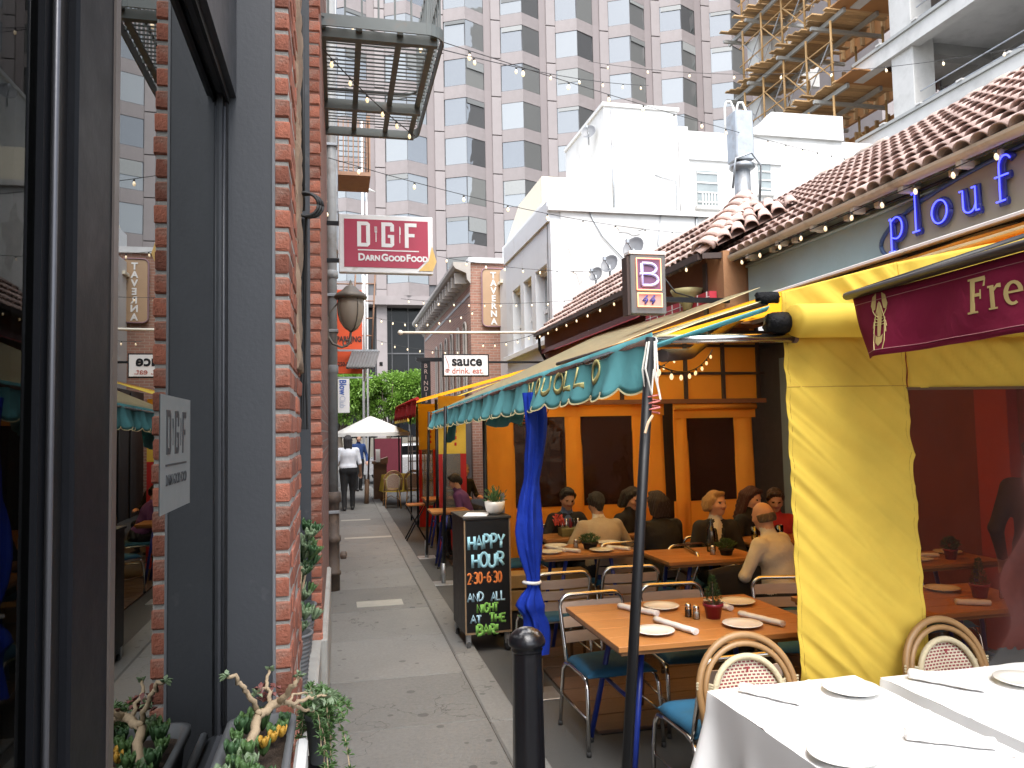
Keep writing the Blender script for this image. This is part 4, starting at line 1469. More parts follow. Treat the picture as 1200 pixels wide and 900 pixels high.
for i in range(18):
    MB().box(3.2, 3.58, 21.0 + i * .64, 21.12 + i * .64, 5.9, 6.2).build('cornice_bracket', m_corn, tb)
m_dkwin = M('dark_window', (.03, .032, .035), .15, spec=.8)
for yc in (21.6, 22.9, 24.2, 25.5, 26.8, 28.1):
    w_ = MB()
    prof = [(-.22, 2.9), (.22, 2.9), (.22, 4.68)] + [(.22 * math.cos(a_), 4.68 + .22 * math.sin(a_)) for a_ in (.5, 1.05, 1.57, 2.1, 2.64)] + [(-.22, 4.68)]
    w_.prism(prof, (3.57, yc, 0), (0, 1, 0), (0, 0, 1), (.02, 0, 0))
    w_ = w_.build('arched_window', m_dkwin, tb)
    f_ = MB()
    f_.tube([(3.56, yc + a_, b_) for a_, b_ in prof + prof[:1]], .035, 5)
    f_.build('window_frame', m_corn, w_)
MB().box(3.57, 3.6, 20.9, 32, -.3, 2.7).build('lower_front', M('brown_panel', (.06, .035, .025), .6, var=.3, vs=2), tb)
st_ = T('vertical_sign', 'tan vertical sign lettered TAVERNA on the brick wall', 'sign', (4.24, 20.7, 4.6))
m_tan = M('tan_board', (.38, .25, .15), .6, var=.15, vs=3)
pr_ = []
for cx, cz, s_ in ((4.43, 4.80, -PI / 2), (4.43, 6.16, 0), (4.04, 6.16, PI / 2), (4.04, 4.80, PI)):
    pr_ += [(cx + .13 * math.cos(s_ + i * PI / 8), cz + .13 * math.sin(s_ + i * PI / 8)) for i in range(5)]
mb = MB()
mb.prism(pr_, (0, 20.795, 0), (1, 0, 0), (0, 0, 1), (0, -.09, 0))
mb.build('board', m_tan, st_)
mb = MB()
mb.tube([(a_, 20.70, b_) for a_, b_ in pr_ + pr_[:1]], .022, 6)
mb.build('border', M('mauve_trim', (.24, .14, .16), .6), st_)
for i, ch in enumerate('TAVERNA'):
    text(ch, .24, (4.235, 20.695, 6.02 - i * .215), (1, 0, 0), (0, 0, 1), m_signw, st_, 'letter', .01, .008, 'CENTER')
MB().box(4.35, 4.75, 20.3, 20.8, 5.82, 5.9).build('bracket', m_cream, st_)
sm_ = T('dark_hanging_sign', 'thin dark vertical banner sign hanging from a beam at the brick building', 'sign', (2.9, 24, 2.6))
MB().box(2.4, 3.6, 24, 24.08, 4.0, 4.12).build('beam', m_black, sm_)
MB().box(2.55, 2.85, 24.02, 24.06, 2.4, 4.0).build('panel', m_black, sm_)
for i, ch in enumerate('BRINDISI'):
    text(ch, .19, (2.7, 24.012, 3.80 - i * .18), (1, 0, 0), (0, 0, 1), M('dim_letter', (.35, .25, .22), .6), sm_, 'letter', .004, 0, 'CENTER')

# ------------------------------------------------------------------ the wall and signs between
sauce = T('sauce_sign', 'white rectangular sign reading sauce drink eat in a dark frame', 'sign', (2.4, 14.5, 2.8))
a1, b1 = Vector((1.955, 14.5, 2.84)), Vector((2.85, 14.5, 3.272))
MB().box(a1.x, b1.x, 14.5, 14.6, a1.z, b1.z, .005).build('frame', m_black, sauce)
MB().box(a1.x + .025, b1.x - .025, 14.49, 14.5, a1.z + .025, b1.z - .025).build('panel', m_signw, sauce)
text('sauce', .27, (a1.x + .17, 14.486, a1.z + .21), (1, 0, 0), (0, 0, 1), m_black, sauce, 'lettering', .004, .008, sx=.98)
text('drink. eat.', .155, (a1.x + .17, 14.486, a1.z + .06), (1, 0, 0), (0, 0, 1), M('sauce_red', (.4, .13, .1), .6), sauce, 'lettering', .004, .002, sx=.98)
MB().tube([(a1.x + .05, 14.486, b1.z - .05), (a1.x + .1, 14.486, b1.z - .18), (a1.x + .12, 14.486, a1.z + .16)], .006, 5).build('spoon_handle', MATS['sauce_red'], sauce)
mb = MB()
mb.tube([(a1.x + .085 + .045 * (1 - q / 26) * math.cos(q * .6), 14.486, a1.z + .11 + .045 * (1 - q / 26) * math.sin(q * .6)) for q in range(24)], .005, 5)
mb.build('spiral', MATS['sauce_red'], sauce)
MB().box(b1.x, 4.3, 14.54, 14.58, 3.1, 3.14).build('bracket', m_black, sauce)
fp = T('flag_pole', 'thin cream flag pole with ball finial jutting out over the alley', 'pole', (2.5, 14, 3.6))
MB().tube([(1.14, 14, 3.61), (4.3, 14.6, 3.72)], .025, 8).build('pole', M('cream_pole', (.66, .62, .52), .5), fp)
MB().lathe([(0, -.05), (.035, -.035), (.05, 0), (.035, .035), (0, .05)], 10, (1.12, 14, 3.61)).build('finial', MATS['cream_pole'], fp)
sd_ = T('side_building', 'dark panelled low shopfront between the tables and the brick building', 'building', (4.2, 17, 0))
MB().box(4.0, 4.19, 12.2, 20.7, -.3, 2.9).build('front', MATS['brown_panel'], sd_)
for i in range(8):
    MB().box(3.97, 4.0, 12.4 + i * 1.0, 12.5 + i * 1.0, -.1, 2.85).build('batten', m_black, sd_)

# ------------------------------------------------------------------ trees across the street
m_tleaf = M('street_tree_leaf', (.19, .33, .055), .45, var=.6, vs=1.6, transl=.35)


def tree(label, x, y, zt, zb, rx, ry, n=12000, sz=.2):
    t = T('street_tree', label, 'tree', (x, y, .06), 0, 'trimmed street trees beyond the cross street')
    mb = MB()
    mb.tube([(x, y, 0), (x + .05, y, .9), (x - .04, y + .03, 1.9)], [.17, .13, .12], 9)
    for i in range(9):
        a_ = i * 2 * PI / 9 + random.uniform(-.2, .2)
        r_ = random.uniform(.5, 1)
        mb.tube([(x - .04, y + .03, 1.7), (x + .4 * r_ * math.cos(a_), y + .4 * r_ * math.sin(a_), 2.3), (x + rx * .6 * r_ * math.cos(a_), y + ry * .6 * r_ * math.sin(a_), zb + .7), (x + rx * .85 * r_ * math.cos(a_), y + ry * .85 * r_ * math.sin(a_), zt - .5)], [.07, .05, .035, .012], 6)
    mb.build('trunk', m_barkd, t)
    cl = [(x + rx * random.uniform(-1, 1), y + ry * random.uniform(-1, 1), random.uniform(zb + .2, zt - .3), random.uniform(.35, .62)) for _ in range(46)]
    mb = MB()
    k = 0
    while k < n:
        cx, cy, cz, r_ = random.choice(cl)
        v_ = Vector((random.gauss(0, 1), random.gauss(0, 1), random.gauss(0, 1))).normalized() * r_ * random.uniform(.75, 1.05)
        p = Vector((cx, cy, cz)) + v_
        if p.z > zt + random.uniform(-.15, .08) or p.z < zb - .35: continue
        d = (v_.normalized() + Vector((random.uniform(-.8, .8), random.uniform(-.8, .8), random.uniform(-.8, .5)))).normalized()
        leaf(mb, p, d, sz * random.uniform(.7, 1.3), sz * .6, fold=.2)
        k += 1
    mb.build('crown', m_tleaf, t)


tree('trimmed bright green street tree at the left end of the row', .1, 42, 5.0, 2.6, 1.7, 1.3)
tree('trimmed bright green street tree above the white parasol', 2.7, 42.3, 5.05, 2.7, 1.7, 1.3)
tree('trimmed bright green street tree at the right end of the row', 5.4, 42, 5.0, 2.6, 1.8, 1.3)
# low wall and street lamp beyond
o = MB().box(-12, 14, 46, 46.4, .06, 1.5).build('boundary_wall', M('beige_wall', (.35, .32, .27), .9, var=.15))
tag(o, 'low beige wall behind the trimmed trees', 'wall')
sl_ = T('street_lamp', 'slim white street lamp with flat heads seen above the red hanging sign', 'lamp', (.97, 29, 0))
MB().tube([(.94, 29, -.06), (.96, 29, 13.6)], [.05, .04], 8).build('pole', m_signw, sl_)
MB().tube([(1.10, 29.2, -.06), (1.12, 29.2, 12.5)], [.04, .03], 8).build('pole', m_signw, sl_)
for s_ in (-1, 1):
    mb = MB()
    mb.tube([(.98 + s_ * .05, 29, 10.9), (.98 + s_ * .25, 29, 10.97), (.98 + s_ * .45, 29, 10.9)], [.05, .09, .03], 8, flat=((0, 0, 1), .5))
    mb.build('lamp_head', m_signw, sl_)
# ------------------------------------------------------------------ tiled-roof restaurants on the right
m_brown = M('brown_stucco', (.15, .055, .032), .85, var=.2, vs=3, bump=.3, bs=40)
m_ochre = M('ochre_stucco', (.30, .15, .07), .85, var=.3, vs=3, bump=.4, bs=30)
m_blueg = M('blue_grey_stucco', (.31, .41, .41), .8, var=.10, vs=2, bump=.15, bs=40, dirt=(.29, .37, .35), dirts=1.6)
m_dkbr = M('dark_timber', (.045, .026, .02), .6, var=.3, vs=4)
m_tile = M('roof_tile', (.47, .34, .295), .85, var=.3, vs=9, bump=.5, bs=60, objvar=.3, dirt=(.50, .43, .38), dirts=5, dirtlo=.55, dirthi=.78)
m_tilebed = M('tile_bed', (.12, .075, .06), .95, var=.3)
m_gut = M('gutter_cream', (.55, .51, .42), .6, var=.15, vs=4, dirt=(.30, .26, .2), dirts=3)


def tile_mesh(r0=.078, r1=.054, ln=.36, th=.014, n=7):
    """barrel tile, wide end at -y (down slope), hollow below"""
    mb = MB()
    vs = []
    for (y, r_) in ((0, r0), (ln, r1)):
        for k in (r_, r_ - th):
            vs += [(-math.cos(PI * i / n) * k, y, math.sin(PI * i / n) * k * .82) for i in range(n + 1)]
    W = n + 1
    fs = []
    for i in range(n):
        fs.append((i, 2 * W + i, 2 * W + i + 1, i + 1))
        fs.append((W + i, W + i + 1, 3 * W + i + 1, 3 * W + i))
        fs.append((i, i + 1, W + i + 1, W + i))
        fs.append((2 * W + i, 3 * W + i, 3 * W + i + 1, 2 * W + i + 1))
    fs += [(0, W, 3 * W, 2 * W), (n, 2 * W + n, 3 * W + n, W + n)]
    mb.smooth = True
    mb.add(vs, fs)
    return mb.mesh('roof_tile', m_tile)


TM = tile_mesh()


def tiled_roof(parent, x0, z0, x1, z1, y0, y1, limit, sp=.145, ex=.285, hip=0):
    """cover tiles in rows on the plane from eave (x0,z0) to ridge (x1,z1)"""
    sl_len = math.hypot(x1 - x0, z1 - z0)
    pitch = math.atan2(z1 - z0, x1 - x0)
    rows = int(sl_len / ex) + 1
    cand = []
    for rI in range(rows):
        s_ = rI * ex - .05
        if s_ + .3 > sl_len + .1: continue
        y = y0 + .05
        while y < y0 + hip * s_ / sl_len: y += sp
        while y < y1:
            cand.append((x0 + s_ * math.cos(pitch), y, z0 + s_ * math.sin(pitch) + .05))
            y += sp
    cand.sort(key=lambda p: (Vector(p) - Vector((0, 0, EYE))).length)
    # tile y axis runs up the slope = +X direction
    for i, p in enumerate(cand):
        rot = Matrix.Rotation(-PI / 2, 3, 'Z')
        rr = (Matrix.Rotation(-pitch + .10, 3, 'Y') @ rot)
        eu = (Matrix.Rotation(random.uniform(-.03, .03), 3, 'Z') @ rr).to_euler()
        if i < limit:
            inst('roof_tile', TM, parent, (p[0], p[1] + random.uniform(-.008, .008), p[2] + random.uniform(-.004, .008)), eu)
        else:
            break
    rest = cand[limit:]
    if rest:
        mb = MB()
        base = [Vector(q.co) for q in TM.vertices]
        fcs = [tuple(q.vertices) for q in TM.polygons]
        mb.smooth = True
        for p in rest:
            rr = Matrix.Rotation(-pitch + .10, 3, 'Y') @ Matrix.Rotation(-PI / 2, 3, 'Z')
            mb.add([Vector(p) + rr @ q for q in base], fcs)
        o_ = mb.build('roof_tiles', m_tile, parent)
        o_['kind'] = 'stuff'
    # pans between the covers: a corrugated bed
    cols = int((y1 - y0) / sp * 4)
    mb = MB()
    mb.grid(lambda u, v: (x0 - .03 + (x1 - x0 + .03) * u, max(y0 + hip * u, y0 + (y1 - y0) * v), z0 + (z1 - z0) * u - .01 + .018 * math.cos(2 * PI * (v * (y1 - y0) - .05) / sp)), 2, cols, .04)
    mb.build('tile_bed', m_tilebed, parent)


# ---- blue-grey seafood restaurant
pf = T('seafood_restaurant', 'blue grey restaurant front with tiled roof and oval neon sign', 'building', (4.3, 4, 0))
MB().box(4.25, 9, -1, 7.3, 2.93, 3.70).build('upper_wall', m_blueg, pf)
MB().box(4.15, 4.3, 1.5, 7.32, 3.60, 3.615).build('soffit_board', m_blueg, pf)
MB().box(5.3, 5.6, -1, 7.3, -.3, 2.86).build('lower_wall', M('oxblood_wall', (.17, .035, .022), .6, var=.3, vs=2), pf)
MB().box(4.27, 5.6, -1, 7.3, 2.86, 2.93).build('recess_soffit', m_dkbr, pf)
for (y0_, y1_) in ((5.1, 5.42),):
    MB().box(5.2, 5.3, y0_, y1_, -.1, 2.5).build('red_pier', M('red_paint', (.33, .035, .02), .6, var=.15), pf)
MB().box(5.2, 5.3, 7.3, 8.3, -.1, 2.6).build('grey_shutter', M('shutter_grey', (.16, .17, .175), .5, var=.2, stretch=(1, 30, .2)), pf)
tiled_roof(pf, 4.14, 3.60, 6.5, 5.14, 2.6, 11.0, 290)
for i in range(30):
    y = 2.7 + i * .285
    mb = MB()
    mb.lathe([(.0, 0), (.06, .02), (.065, .14), (.045, .3), (0, .31)], 8, (6.5 + random.uniform(-.03, .03), y, 5.17 + random.uniform(-.03, .04)), axis=(0, 1, 0))
    mb.build('ridge_cap', M('mortar_ridge', (.40, .33, .28), .95, var=.3, vs=12, bump=.6, bs=40), pf)
mb = MB()
prof = [(.055 * math.cos(a_), .055 * math.sin(a_)) for a_ in [PI + i * PI / 8 for i in range(9)]] + [(.048 * math.cos(a_), .048 * math.sin(a_)) for a_ in [2 * PI - i * PI / 8 for i in range(9)]]
mb.prism(prof, (4.10, 2.2, 3.60), (1, 0, 0), (0, 0, 1), (0, 5.15, 0))
mb.build('gutter', m_gut, pf)
for i in range(9):
    MB().box(4.08, 4.24, 2.6 + i * .55, 2.65 + i * .55, 3.50, 3.55, .004).build('gutter_bracket', m_gut, pf)
MB().tube([(4.2, 2.2, 3.50), (4.2, 7.3, 3.51)], .012, 6).build('conduit', m_black, pf)
MB().tube([(4.235, 2.2, 3.47), (4.235, 7.3, 3.48)], .016, 6).build('conduit', m_blueg, pf)
for i in range(12):
    MB().obox((4.19, 2.9 + i * .38, 3.52), (.07, .06, .05), None, .008).build('junction_box', m_gut, pf)

# oval sign with blue neon letters
os_ = T('oval_neon_sign', 'oval taupe sign with blue neon script letters plouf on the blue grey wall', 'sign', (4.2, 3.6, 3.2))
ell = [(1.6 * math.cos(2 * PI * i / 48), .335 * math.sin(2 * PI * i / 48)) for i in range(48)]
mb = MB()
mb.prism(ell, (4.235, 3.6, 3.19), (0, 1, 0), (0, 0, 1), (-.03, 0, 0))
mb.build('oval_board', M('taupe_board', (.29, .255, .18), .55, var=.08, vs=2), os_)
mb = MB()
mb.tube([(4.20, 3.6 + a_, 3.19 + b_) for a_, b_ in ell + ell[:1]], .018, 6)
mb.build('oval_rim', M('navy_rim', (.03, .06, .12), .4), os_)
m_neonb = EM('blue_neon', (.05, .06, 1.0), 1.5, (.05, .06, .5))
m_navy = M('navy_letter', (.02, .025, .16), .4)
LC = {'p': [[(0, -.55), (0, 1), (-.1, .96)], [(0, .85)] + ARC(.3, .5, .34, .5, 110, -110, 12) + [(0, .12)], [(-.14, -.55), (.16, -.55)]],
      'l': [[(-.12, 1.72), (.05, 1.78), (.05, 0)], [(-.13, 0), (.23, 0)]],
      'o': [ARC(.36, .5, .38, .5, 0, 360, 20)],
      'u': [[(-.1, .98), (.05, .98), (.05, .3)] + ARC(.32, .28, .27, .28, 180, 330, 8) + [(.62, .3)], [(.46, .98), (.62, .98), (.62, 0), (.76, 0)]],
      'f': [[(.05, 0), (.05, 1.35)] + ARC(.3, 1.38, .25, .36, 180, 30, 8), [(-.14, .98), (.42, .98)], [(-.12, 0), (.25, 0)]],
      '!': [[(.1, 1.7), (.1, .5)], [(.1, .08), (.11, .02)]]}
yy = 5.03
h_ = .165
for ch, adv in (('p', .25), ('l', .17), ('o', .27), ('u', .30), ('f', .21), ('!', .2)):
    mb, mn = MB(), MB()
    for pl in LC[ch]:
        pts = [Vector((4.185, yy - a_ * h_ * 1.12, 3.195 + b_ * h_ + (5.03 - yy) * .006)) for a_, b_ in pl]
        mb.tube(pts, .027, 8, flat=((1, 0, 0), .5))
        mn.tube([q + Vector((-.022, .008, .004)) for q in pts], .0055, 6)
    bo = mb.build('letter', m_navy, os_)
    mn.build('neon_tube', m_neonb, bo)
    yy -= adv

# ---- brown restaurant with the steep tiled skirt roof
bb = T('brown_restaurant', 'brown stucco restaurant front under a steep terracotta tile skirt roof', 'building', (4.2, 11, 0))
MB().box(4.0, 4.5, 7.75, 14.6, 2.86, 3.7).build('wall', m_brown, bb)
MB().box(5.3, 5.5, 7.3, 12.2, -.3, 2.86).build('lower_wall', m_dkbr, bb)
MB().box(4.02, 5.5, 7.75, 12.2, 2.78, 2.86).build('recess_soffit', m_dkbr, bb)
MB().box(4.0, 4.3, 9.3, 14.6, -.3, 2.86).build('lower_front', m_dkbr, bb)
MB().box(4.0, 4.55, 7.36, 7.75, 2.88, 3.66).build('corner_pillar', m_ochre, bb)
MB().box(3.98, 4.02, 7.72, 7.8, 2.8, 3.6).build('corner_trim', m_dkbr, bb)
HB = at(872, 234, X=4.85)
HA = Vector((3.84, 7.5, 3.66))
HC = Vector((4.95, 7.36, 4.20))
tiled_roof(bb, 3.84, 3.62, 4.88, HB.z - .02, 7.5, 14.6, 295, .145, .27, HB.y - 7.5)
# hip end with large ridge tiles
mb = MB()
mb.add([HA, HC, HB], [(0, 1, 2)])
mb.build('hip_bed', m_tilebed, bb)
for i in range(7):
    t_ = i / 7
    p = HA.lerp(HB, t_) + Vector((0, 0, .03))
    d = (HB - HA).normalized()
    xv = d.cross(Vector((0, 0, 1))).normalized()
    rot = Matrix((xv, d, xv.cross(d))).transposed().to_euler()
    inst('hip_tile', TM, bb, p, rot, (1.7, .85, 1.6))
for r_ in range(4):
    for c_ in range(7 - r_):
        p = HA.lerp(HC, (c_ + .6) / 7.2).lerp(HB, r_ * .22) + Vector((0, 0, .03))
        d = (HB - HA.lerp(HC, .5)).normalized()
        xv = d.cross(Vector((0, 0, 1))).normalized()
        inst('roof_tile', TM, bb, p, Matrix((xv, d, xv.cross(d))).transposed().to_euler(), (1.0, .9, 1.0))
MB().bar((3.80, 7.5, 3.62), (3.80, 14.6, 3.66), .05, .07).build('eave_gutter', m_dkbr, bb)
MB().bar((3.82, 7.48, 3.62), (4.8, 7.12, 3.60), .05, .06).build('eave_board', m_dkbr, bb)
MB().tube([(3.83, 14.4, 3.62), (3.85, 14.42, 3.35), (3.97, 14.45, 3.15), (3.97, 14.45, -.1)], .03, 8).build('downpipe', m_black, bb)
MB().lathe([(0, 0), (.05, .01), (.06, .08), (.16, .2), (.19, .26), (.17, .26), (.05, .1), (0, .08)], 14, (3.86, 7.95, 3.08), cap=False).build('wall_sconce', M('aged_brass', (.30, .26, .12), .6, .2, var=.3), bb)
m_redneon = EM('red_lamp', (1, .22, .05), 4)
for px_, py_ in ((671, 398), (747, 361), (690, 389)):
    p = at(px_, py_, X=3.93)
    MB().lathe([(0, -.03), (.022, -.02), (.03, 0), (.022, .02), (0, .03)], 8, p).build('red_lamp', m_redneon if px_ != 690 else m_bulboff, bb)
rs = T('red_trim_sign', 'narrow red strip with white grid lines above the teal awning', 'sign', (3.9, 9, 2.98))
MB().box(3.90, 3.985, 7.5, 9.25, 3.13, 3.25).build('strip', M('red_vinyl', (.42, .03, .05), .5), rs)
for i in range(8):
    MB().box(3.893, 3.9, 7.55 + i * .22, 7.565 + i * .22, 3.13, 3.25).build('white_bar', m_signw, rs)
MB().box(3.893, 3.899, 7.5, 9.25, 3.185, 3.192).build('white_bar', m_signw, rs)
MB().box(3.88, 3.985, 9.4, 14.4, 3.27, 3.35).build('dark_hood', M('dark_red', (.10, .01, .015), .5), rs)
MB().box(3.872, 3.88, 9.4, 13.5, 3.25, 3.268).build('red_line', MATS['red_vinyl'], rs)

# neon box sign
nb_ = T('neon_box_sign', 'grey box sign with orange and violet neon B 44 above the awning', 'sign', (3.07, 7.2, 2.94))
sx0, sx1, sz0, sz1, SY = 2.885, 3.265, 2.945, 3.55, 7.2
MB().box(sx0, sx1, SY, SY + .14, sz0, sz1, .006).build('box', M('sign_grey', (.12, .12, .118), .5, var=.1), nb_)
MB().box(sx0 - .01, sx1 + .005, SY - .01, SY + .15, sz1, sz1 + .035, .004).build('cap', m_signw, nb_)
MB().box(sx0 - .03, sx0, SY + .02, SY + .16, sz0 - .01, sz1 - .02).build('side_board', m_dkbr, nb_)
m_neono = EM('orange_neon', (1, .36, .16), .9)
m_neonv = EM('violet_neon', (.42, .36, .9), .4, (.5, .5, .8))
for (a0, a1_, b0, b1_, mt_) in ((.06, .32, .24, .56, M('violet_panel', (.16, .07, .14), .5)), (.065, .325, .07, .205, M('pink_panel', (.50, .28, .25), .5))):
    MB().box(sx0 + a0, sx0 + a1_, SY - .006, SY - .001, sz0 + b0, sz0 + b1_).build('panel', mt_, nb_)
    mb = MB()
    mb.tube([(sx0 + a, SY - .02, sz0 + b) for a, b in ((a0, b0), (a1_, b0), (a1_, b1_), (a0, b1_), (a0, b0))], .006, 6)
    mb.build('neon_border', m_neono, nb_)
for off, rr, mt_ in ((0, .019, M('pale_violet', (.46, .44, .62), .4)), (.014, .0055, m_neonv)):
    mb = MB()
    strokes(mb, 'B', (sx0 + .105, SY - .012 - off, sz0 + .285), (1, 0, 0), (0, 0, 1), .225, .19, r=rr, flatn=(0, 1, 0), flatf=.5)
    mb.tube([(sx0 + .09, SY - .013 - off, sz0 + .40), (sx0 + .135, SY - .013 - off, sz0 + .40)], rr, 6)
    mb.build('neon_letter', mt_, nb_)
SF['4'] = [[(.45, 1), (.1, .42), (.6, .42)], [(.5, .65), (.4, 0)]]
mb = MB()
strokes(mb, '44', (sx0 + .10, SY - .012, sz0 + .095), (1, 0, 0), (0, 0, 1), .09, .075, r=.010, flatn=(0, 1, 0), flatf=.6, slant=.25)
mb.build('numerals', M('indigo_paint', (.06, .05, .25), .5), nb_)
MB().box(sx1, 4.0, SY + .05, SY + .09, 3.08, 3.13).build('bracket', m_black, nb_)
MB().tube([(sx1, SY + .07, 3.35), (3.4, SY + .07, 3.18), (3.6, SY + .1, 3.14), (3.98, SY + .55, 3.15)], .008, 6).build('feed_cable', m_wire, nb_)
# ------------------------------------------------------------------ awnings, drapes and screens
def FAB(name, col, transl=.35, wr=.25, ws=9, stretch=None, var=.1, rough=.85):
    if name in MATS: return MATS[name]
    mt, nt, N, L, b = nodes(name)
    v = objvec(nt, stretch)
    c = mixc(nt, noise(nt, 5, 4, .6, v), [x * (1 - var) for x in col], [min(1, x * (1 + var)) for x in col])
    L.new(c, b.inputs['Base Color'])
    b.inputs['Roughness'].default_value = rough
    b.inputs['Specular IOR Level'].default_value = .25
    bp = N.new('ShaderNodeBump')
    bp.inputs['Strength'].default_value = wr
    bp.inputs['Distance'].default_value = .03
    L.new(noise(nt, ws, 3, .5, v, dist=.6), bp.inputs['Height'])
    L.new(bp.outputs[0], b.inputs['Normal'])
    tr = N.new('ShaderNodeBsdfTranslucent')
    L.new(c, tr.inputs['Color'])
    mx = N.new('ShaderNodeMixShader')
    mx.inputs[0].default_value = transl
    L.new(b.outputs[0], mx.inputs[1])
    L.new(tr.outputs[0], mx.inputs[2])
    L.new(mx.outputs[0], N['Material Output'].inputs['Surface'])
    MATS[name] = mt
    return mt


f_teal = FAB('teal_canvas', (.15, .45, .49), .3, .2, 6)
f_cream = FAB('cream_canvas', (.95, .87, .66), .88, .1)
f_orange = FAB('orange_canvas', (.95, .46, .07), .5, .2, 7)
f_yel = FAB('yellow_canvas', (.68, .50, .08), .32, .12, 9, var=.16)
f_yor = FAB('amber_canvas', (.95, .60, .14), .88, .15, 8)
f_blue = FAB('blue_canvas', (.012, .045, .42), .2, .3, 12)
f_mar = FAB('maroon_canvas', (.22, .012, .045), .12, .3, 9)
f_red = FAB('red_canvas', (.50, .035, .035), .3, .2, 8)
m_vinyl = GLASS('clear_vinyl', 1.35, (.55, .46, .40), .03, wob=.25, wobs=7, haze=.015, hazecol=(.25, .15, .10))
m_gold = M('gold_print', (.40, .37, .15), .6, var=.15)
m_tan_p = M('tan_print', (.55, .42, .17), .6, var=.1)

# ---- teal awning
ta = T('teal_awning', 'long teal scalloped awning with faded gold lettering over the dining tables', 'awning', (1.36, 7, 0))
A_, B_ = Vector((1.36, 3.15, 2.20)), Vector((1.36, 11.25, 2.075))
WA, WB = Vector((4.0, 6.5, 3.03)), Vector((4.0, 11.25, 3.06))
# roof sheet: cream canvas, near edge cut on the slant
NE = Vector((1.95, 3.2, 2.385))
mb = MB()


def sheet(u, v):
    fr = A_.lerp(B_, v)
    y = fr.y
    wz = 3.03 + .24 * v
    x1_ = 4.0 if y > 6.55 else 1.93
    p = Vector((x1_, y, fr.z + (wz - fr.z) * (x1_ - 1.36) / 2.64))
    q = fr.lerp(p, u)
    q.z += .012 * math.sin(v * 50) * math.sin(u * PI)
    return q


mb.grid(sheet, 10, 60, .004)
mb.build('roof_sheet', f_cream, ta)
mb = MB()
mb.grid(lambda u, v: Vector((1.36 + .57 * u, 3.14 + .06 * v, 2.165 + .18 * u)) + Vector((0, 0, -.02 * math.sin(PI * v))), 8, 6, .003)
mb.build('edge_hem', f_teal, ta)
MB().tube([A_ + Vector((0, 0, -.02)), B_ + Vector((0, 0, -.02))], .022, 8).build('front_bar', m_chrome, ta)
MB().tube([(1.38, 3.17, 2.19), (2.06, 3.17, 2.20)], .021, 10).build('arm_rod', m_chrome, ta)
MB().tube([(2.06, 3.17, 2.20), (2.08, 3.17, 2.20)], .024, 10).build('rod_cap', M('brown_cap', (.12, .06, .04), .6), ta)
MB().tube([(1.42, 3.2, 2.12), (1.9, 3.9, 2.2), (2.7, 5.2, 2.45), (3.9, 6.6, 2.9)], .03, 8).build('folding_arm', m_dkbr, ta)


# scalloped valance with folds
def valance(u, v, y0_=3.13, y1_=11.25, drop=.265, amp=.022, x=1.345, z0=2.215, z1=2.09, sc_=.27):
    y = y0_ + (y1_ - y0_) * u
    ztop = z0 + (z1 - z0) * u
    s_ = ((y - y0_) / sc_) % 1
    scal = .038 * (1 - abs(math.sin(PI * s_))) if v > .5 else 0
    d = drop * v - scal * max(0, (v - .5) * 2)
    wv = amp * v * (math.sin(y * 9.3) + .6 * math.sin(y * 23 + 1.3) + .5 * math.sin(y * 4.1))
    return Vector((x - wv - .05 * v * math.sin(PI * v * .5), y + .012 * math.sin(y * 17) * v, ztop - d))


mb = MB()
mb.grid(lambda u, v: valance(u, v), 330, 8, .003)
mb.build('valance', f_teal, ta)
mb = MB()
mb.tube([valance(i / 330, 1.0) + Vector((-.002, 0, 0)) for i in range(331)], .0045, 5)
mb.build('scallop_trim', f_cream, ta)
mb = MB()
mb.grid(lambda u, v: valance(u, v, 5.6, 6.9, .30, .03, 1.40, 2.13, 2.12, .42) , 60, 6, .003)
mb.build('hanging_flap', f_teal, ta)
mb = MB()
mb.grid(lambda u, v: valance(u, v, 9.2, 9.75, .42, .02, 1.40, 2.08, 2.08, .6), 24, 6, .003)
mb.build('hanging_flap', f_teal, ta)
# faded lettering on the valance (reads towards the camera end)
yl = 5.35
for ch in 'NOUOLLO':
    mb = MB()
    for pl in SF[ch]:
        pts = []
        for a_, b_ in pl:
            y = yl - a_ * .22
            u_ = (y - 3.13) / 8.12
            vv = .62 - b_ * .42
            pts.append(valance(u_, vv) + Vector((-.006, 0, 0)))
        dense = []
        for p, q in zip(pts[:-1], pts[1:]):
            dense += [p, p.lerp(q, .5)]
        dense.append(pts[-1])
        mb.tube(dense, .017, 6, flat=((1, 0, 0), .12))
    mb.build('gold_letter', m_gold, ta)
    yl -= .235


def pole(label, x, y, xb, yb, zt, r=.021, plate=True, grp='black awning poles'):
    t = T('awning_pole', label, 'pole', (xb, yb, RZ), 0, grp)
    MB().tube([(xb, yb, RZ), (x, y, zt)], r, 10).build('post', m_black, t)
    if plate:
        MB().box(xb - .13, xb + .13, yb - .13, yb + .13, RZ, RZ + .012, .003).build('foot_plate', m_galv, t)
        MB().tube([(xb, yb, RZ + .01), (xb, yb, RZ + .25)], r + .006, 10).build('sleeve', m_galv, t)
    return t


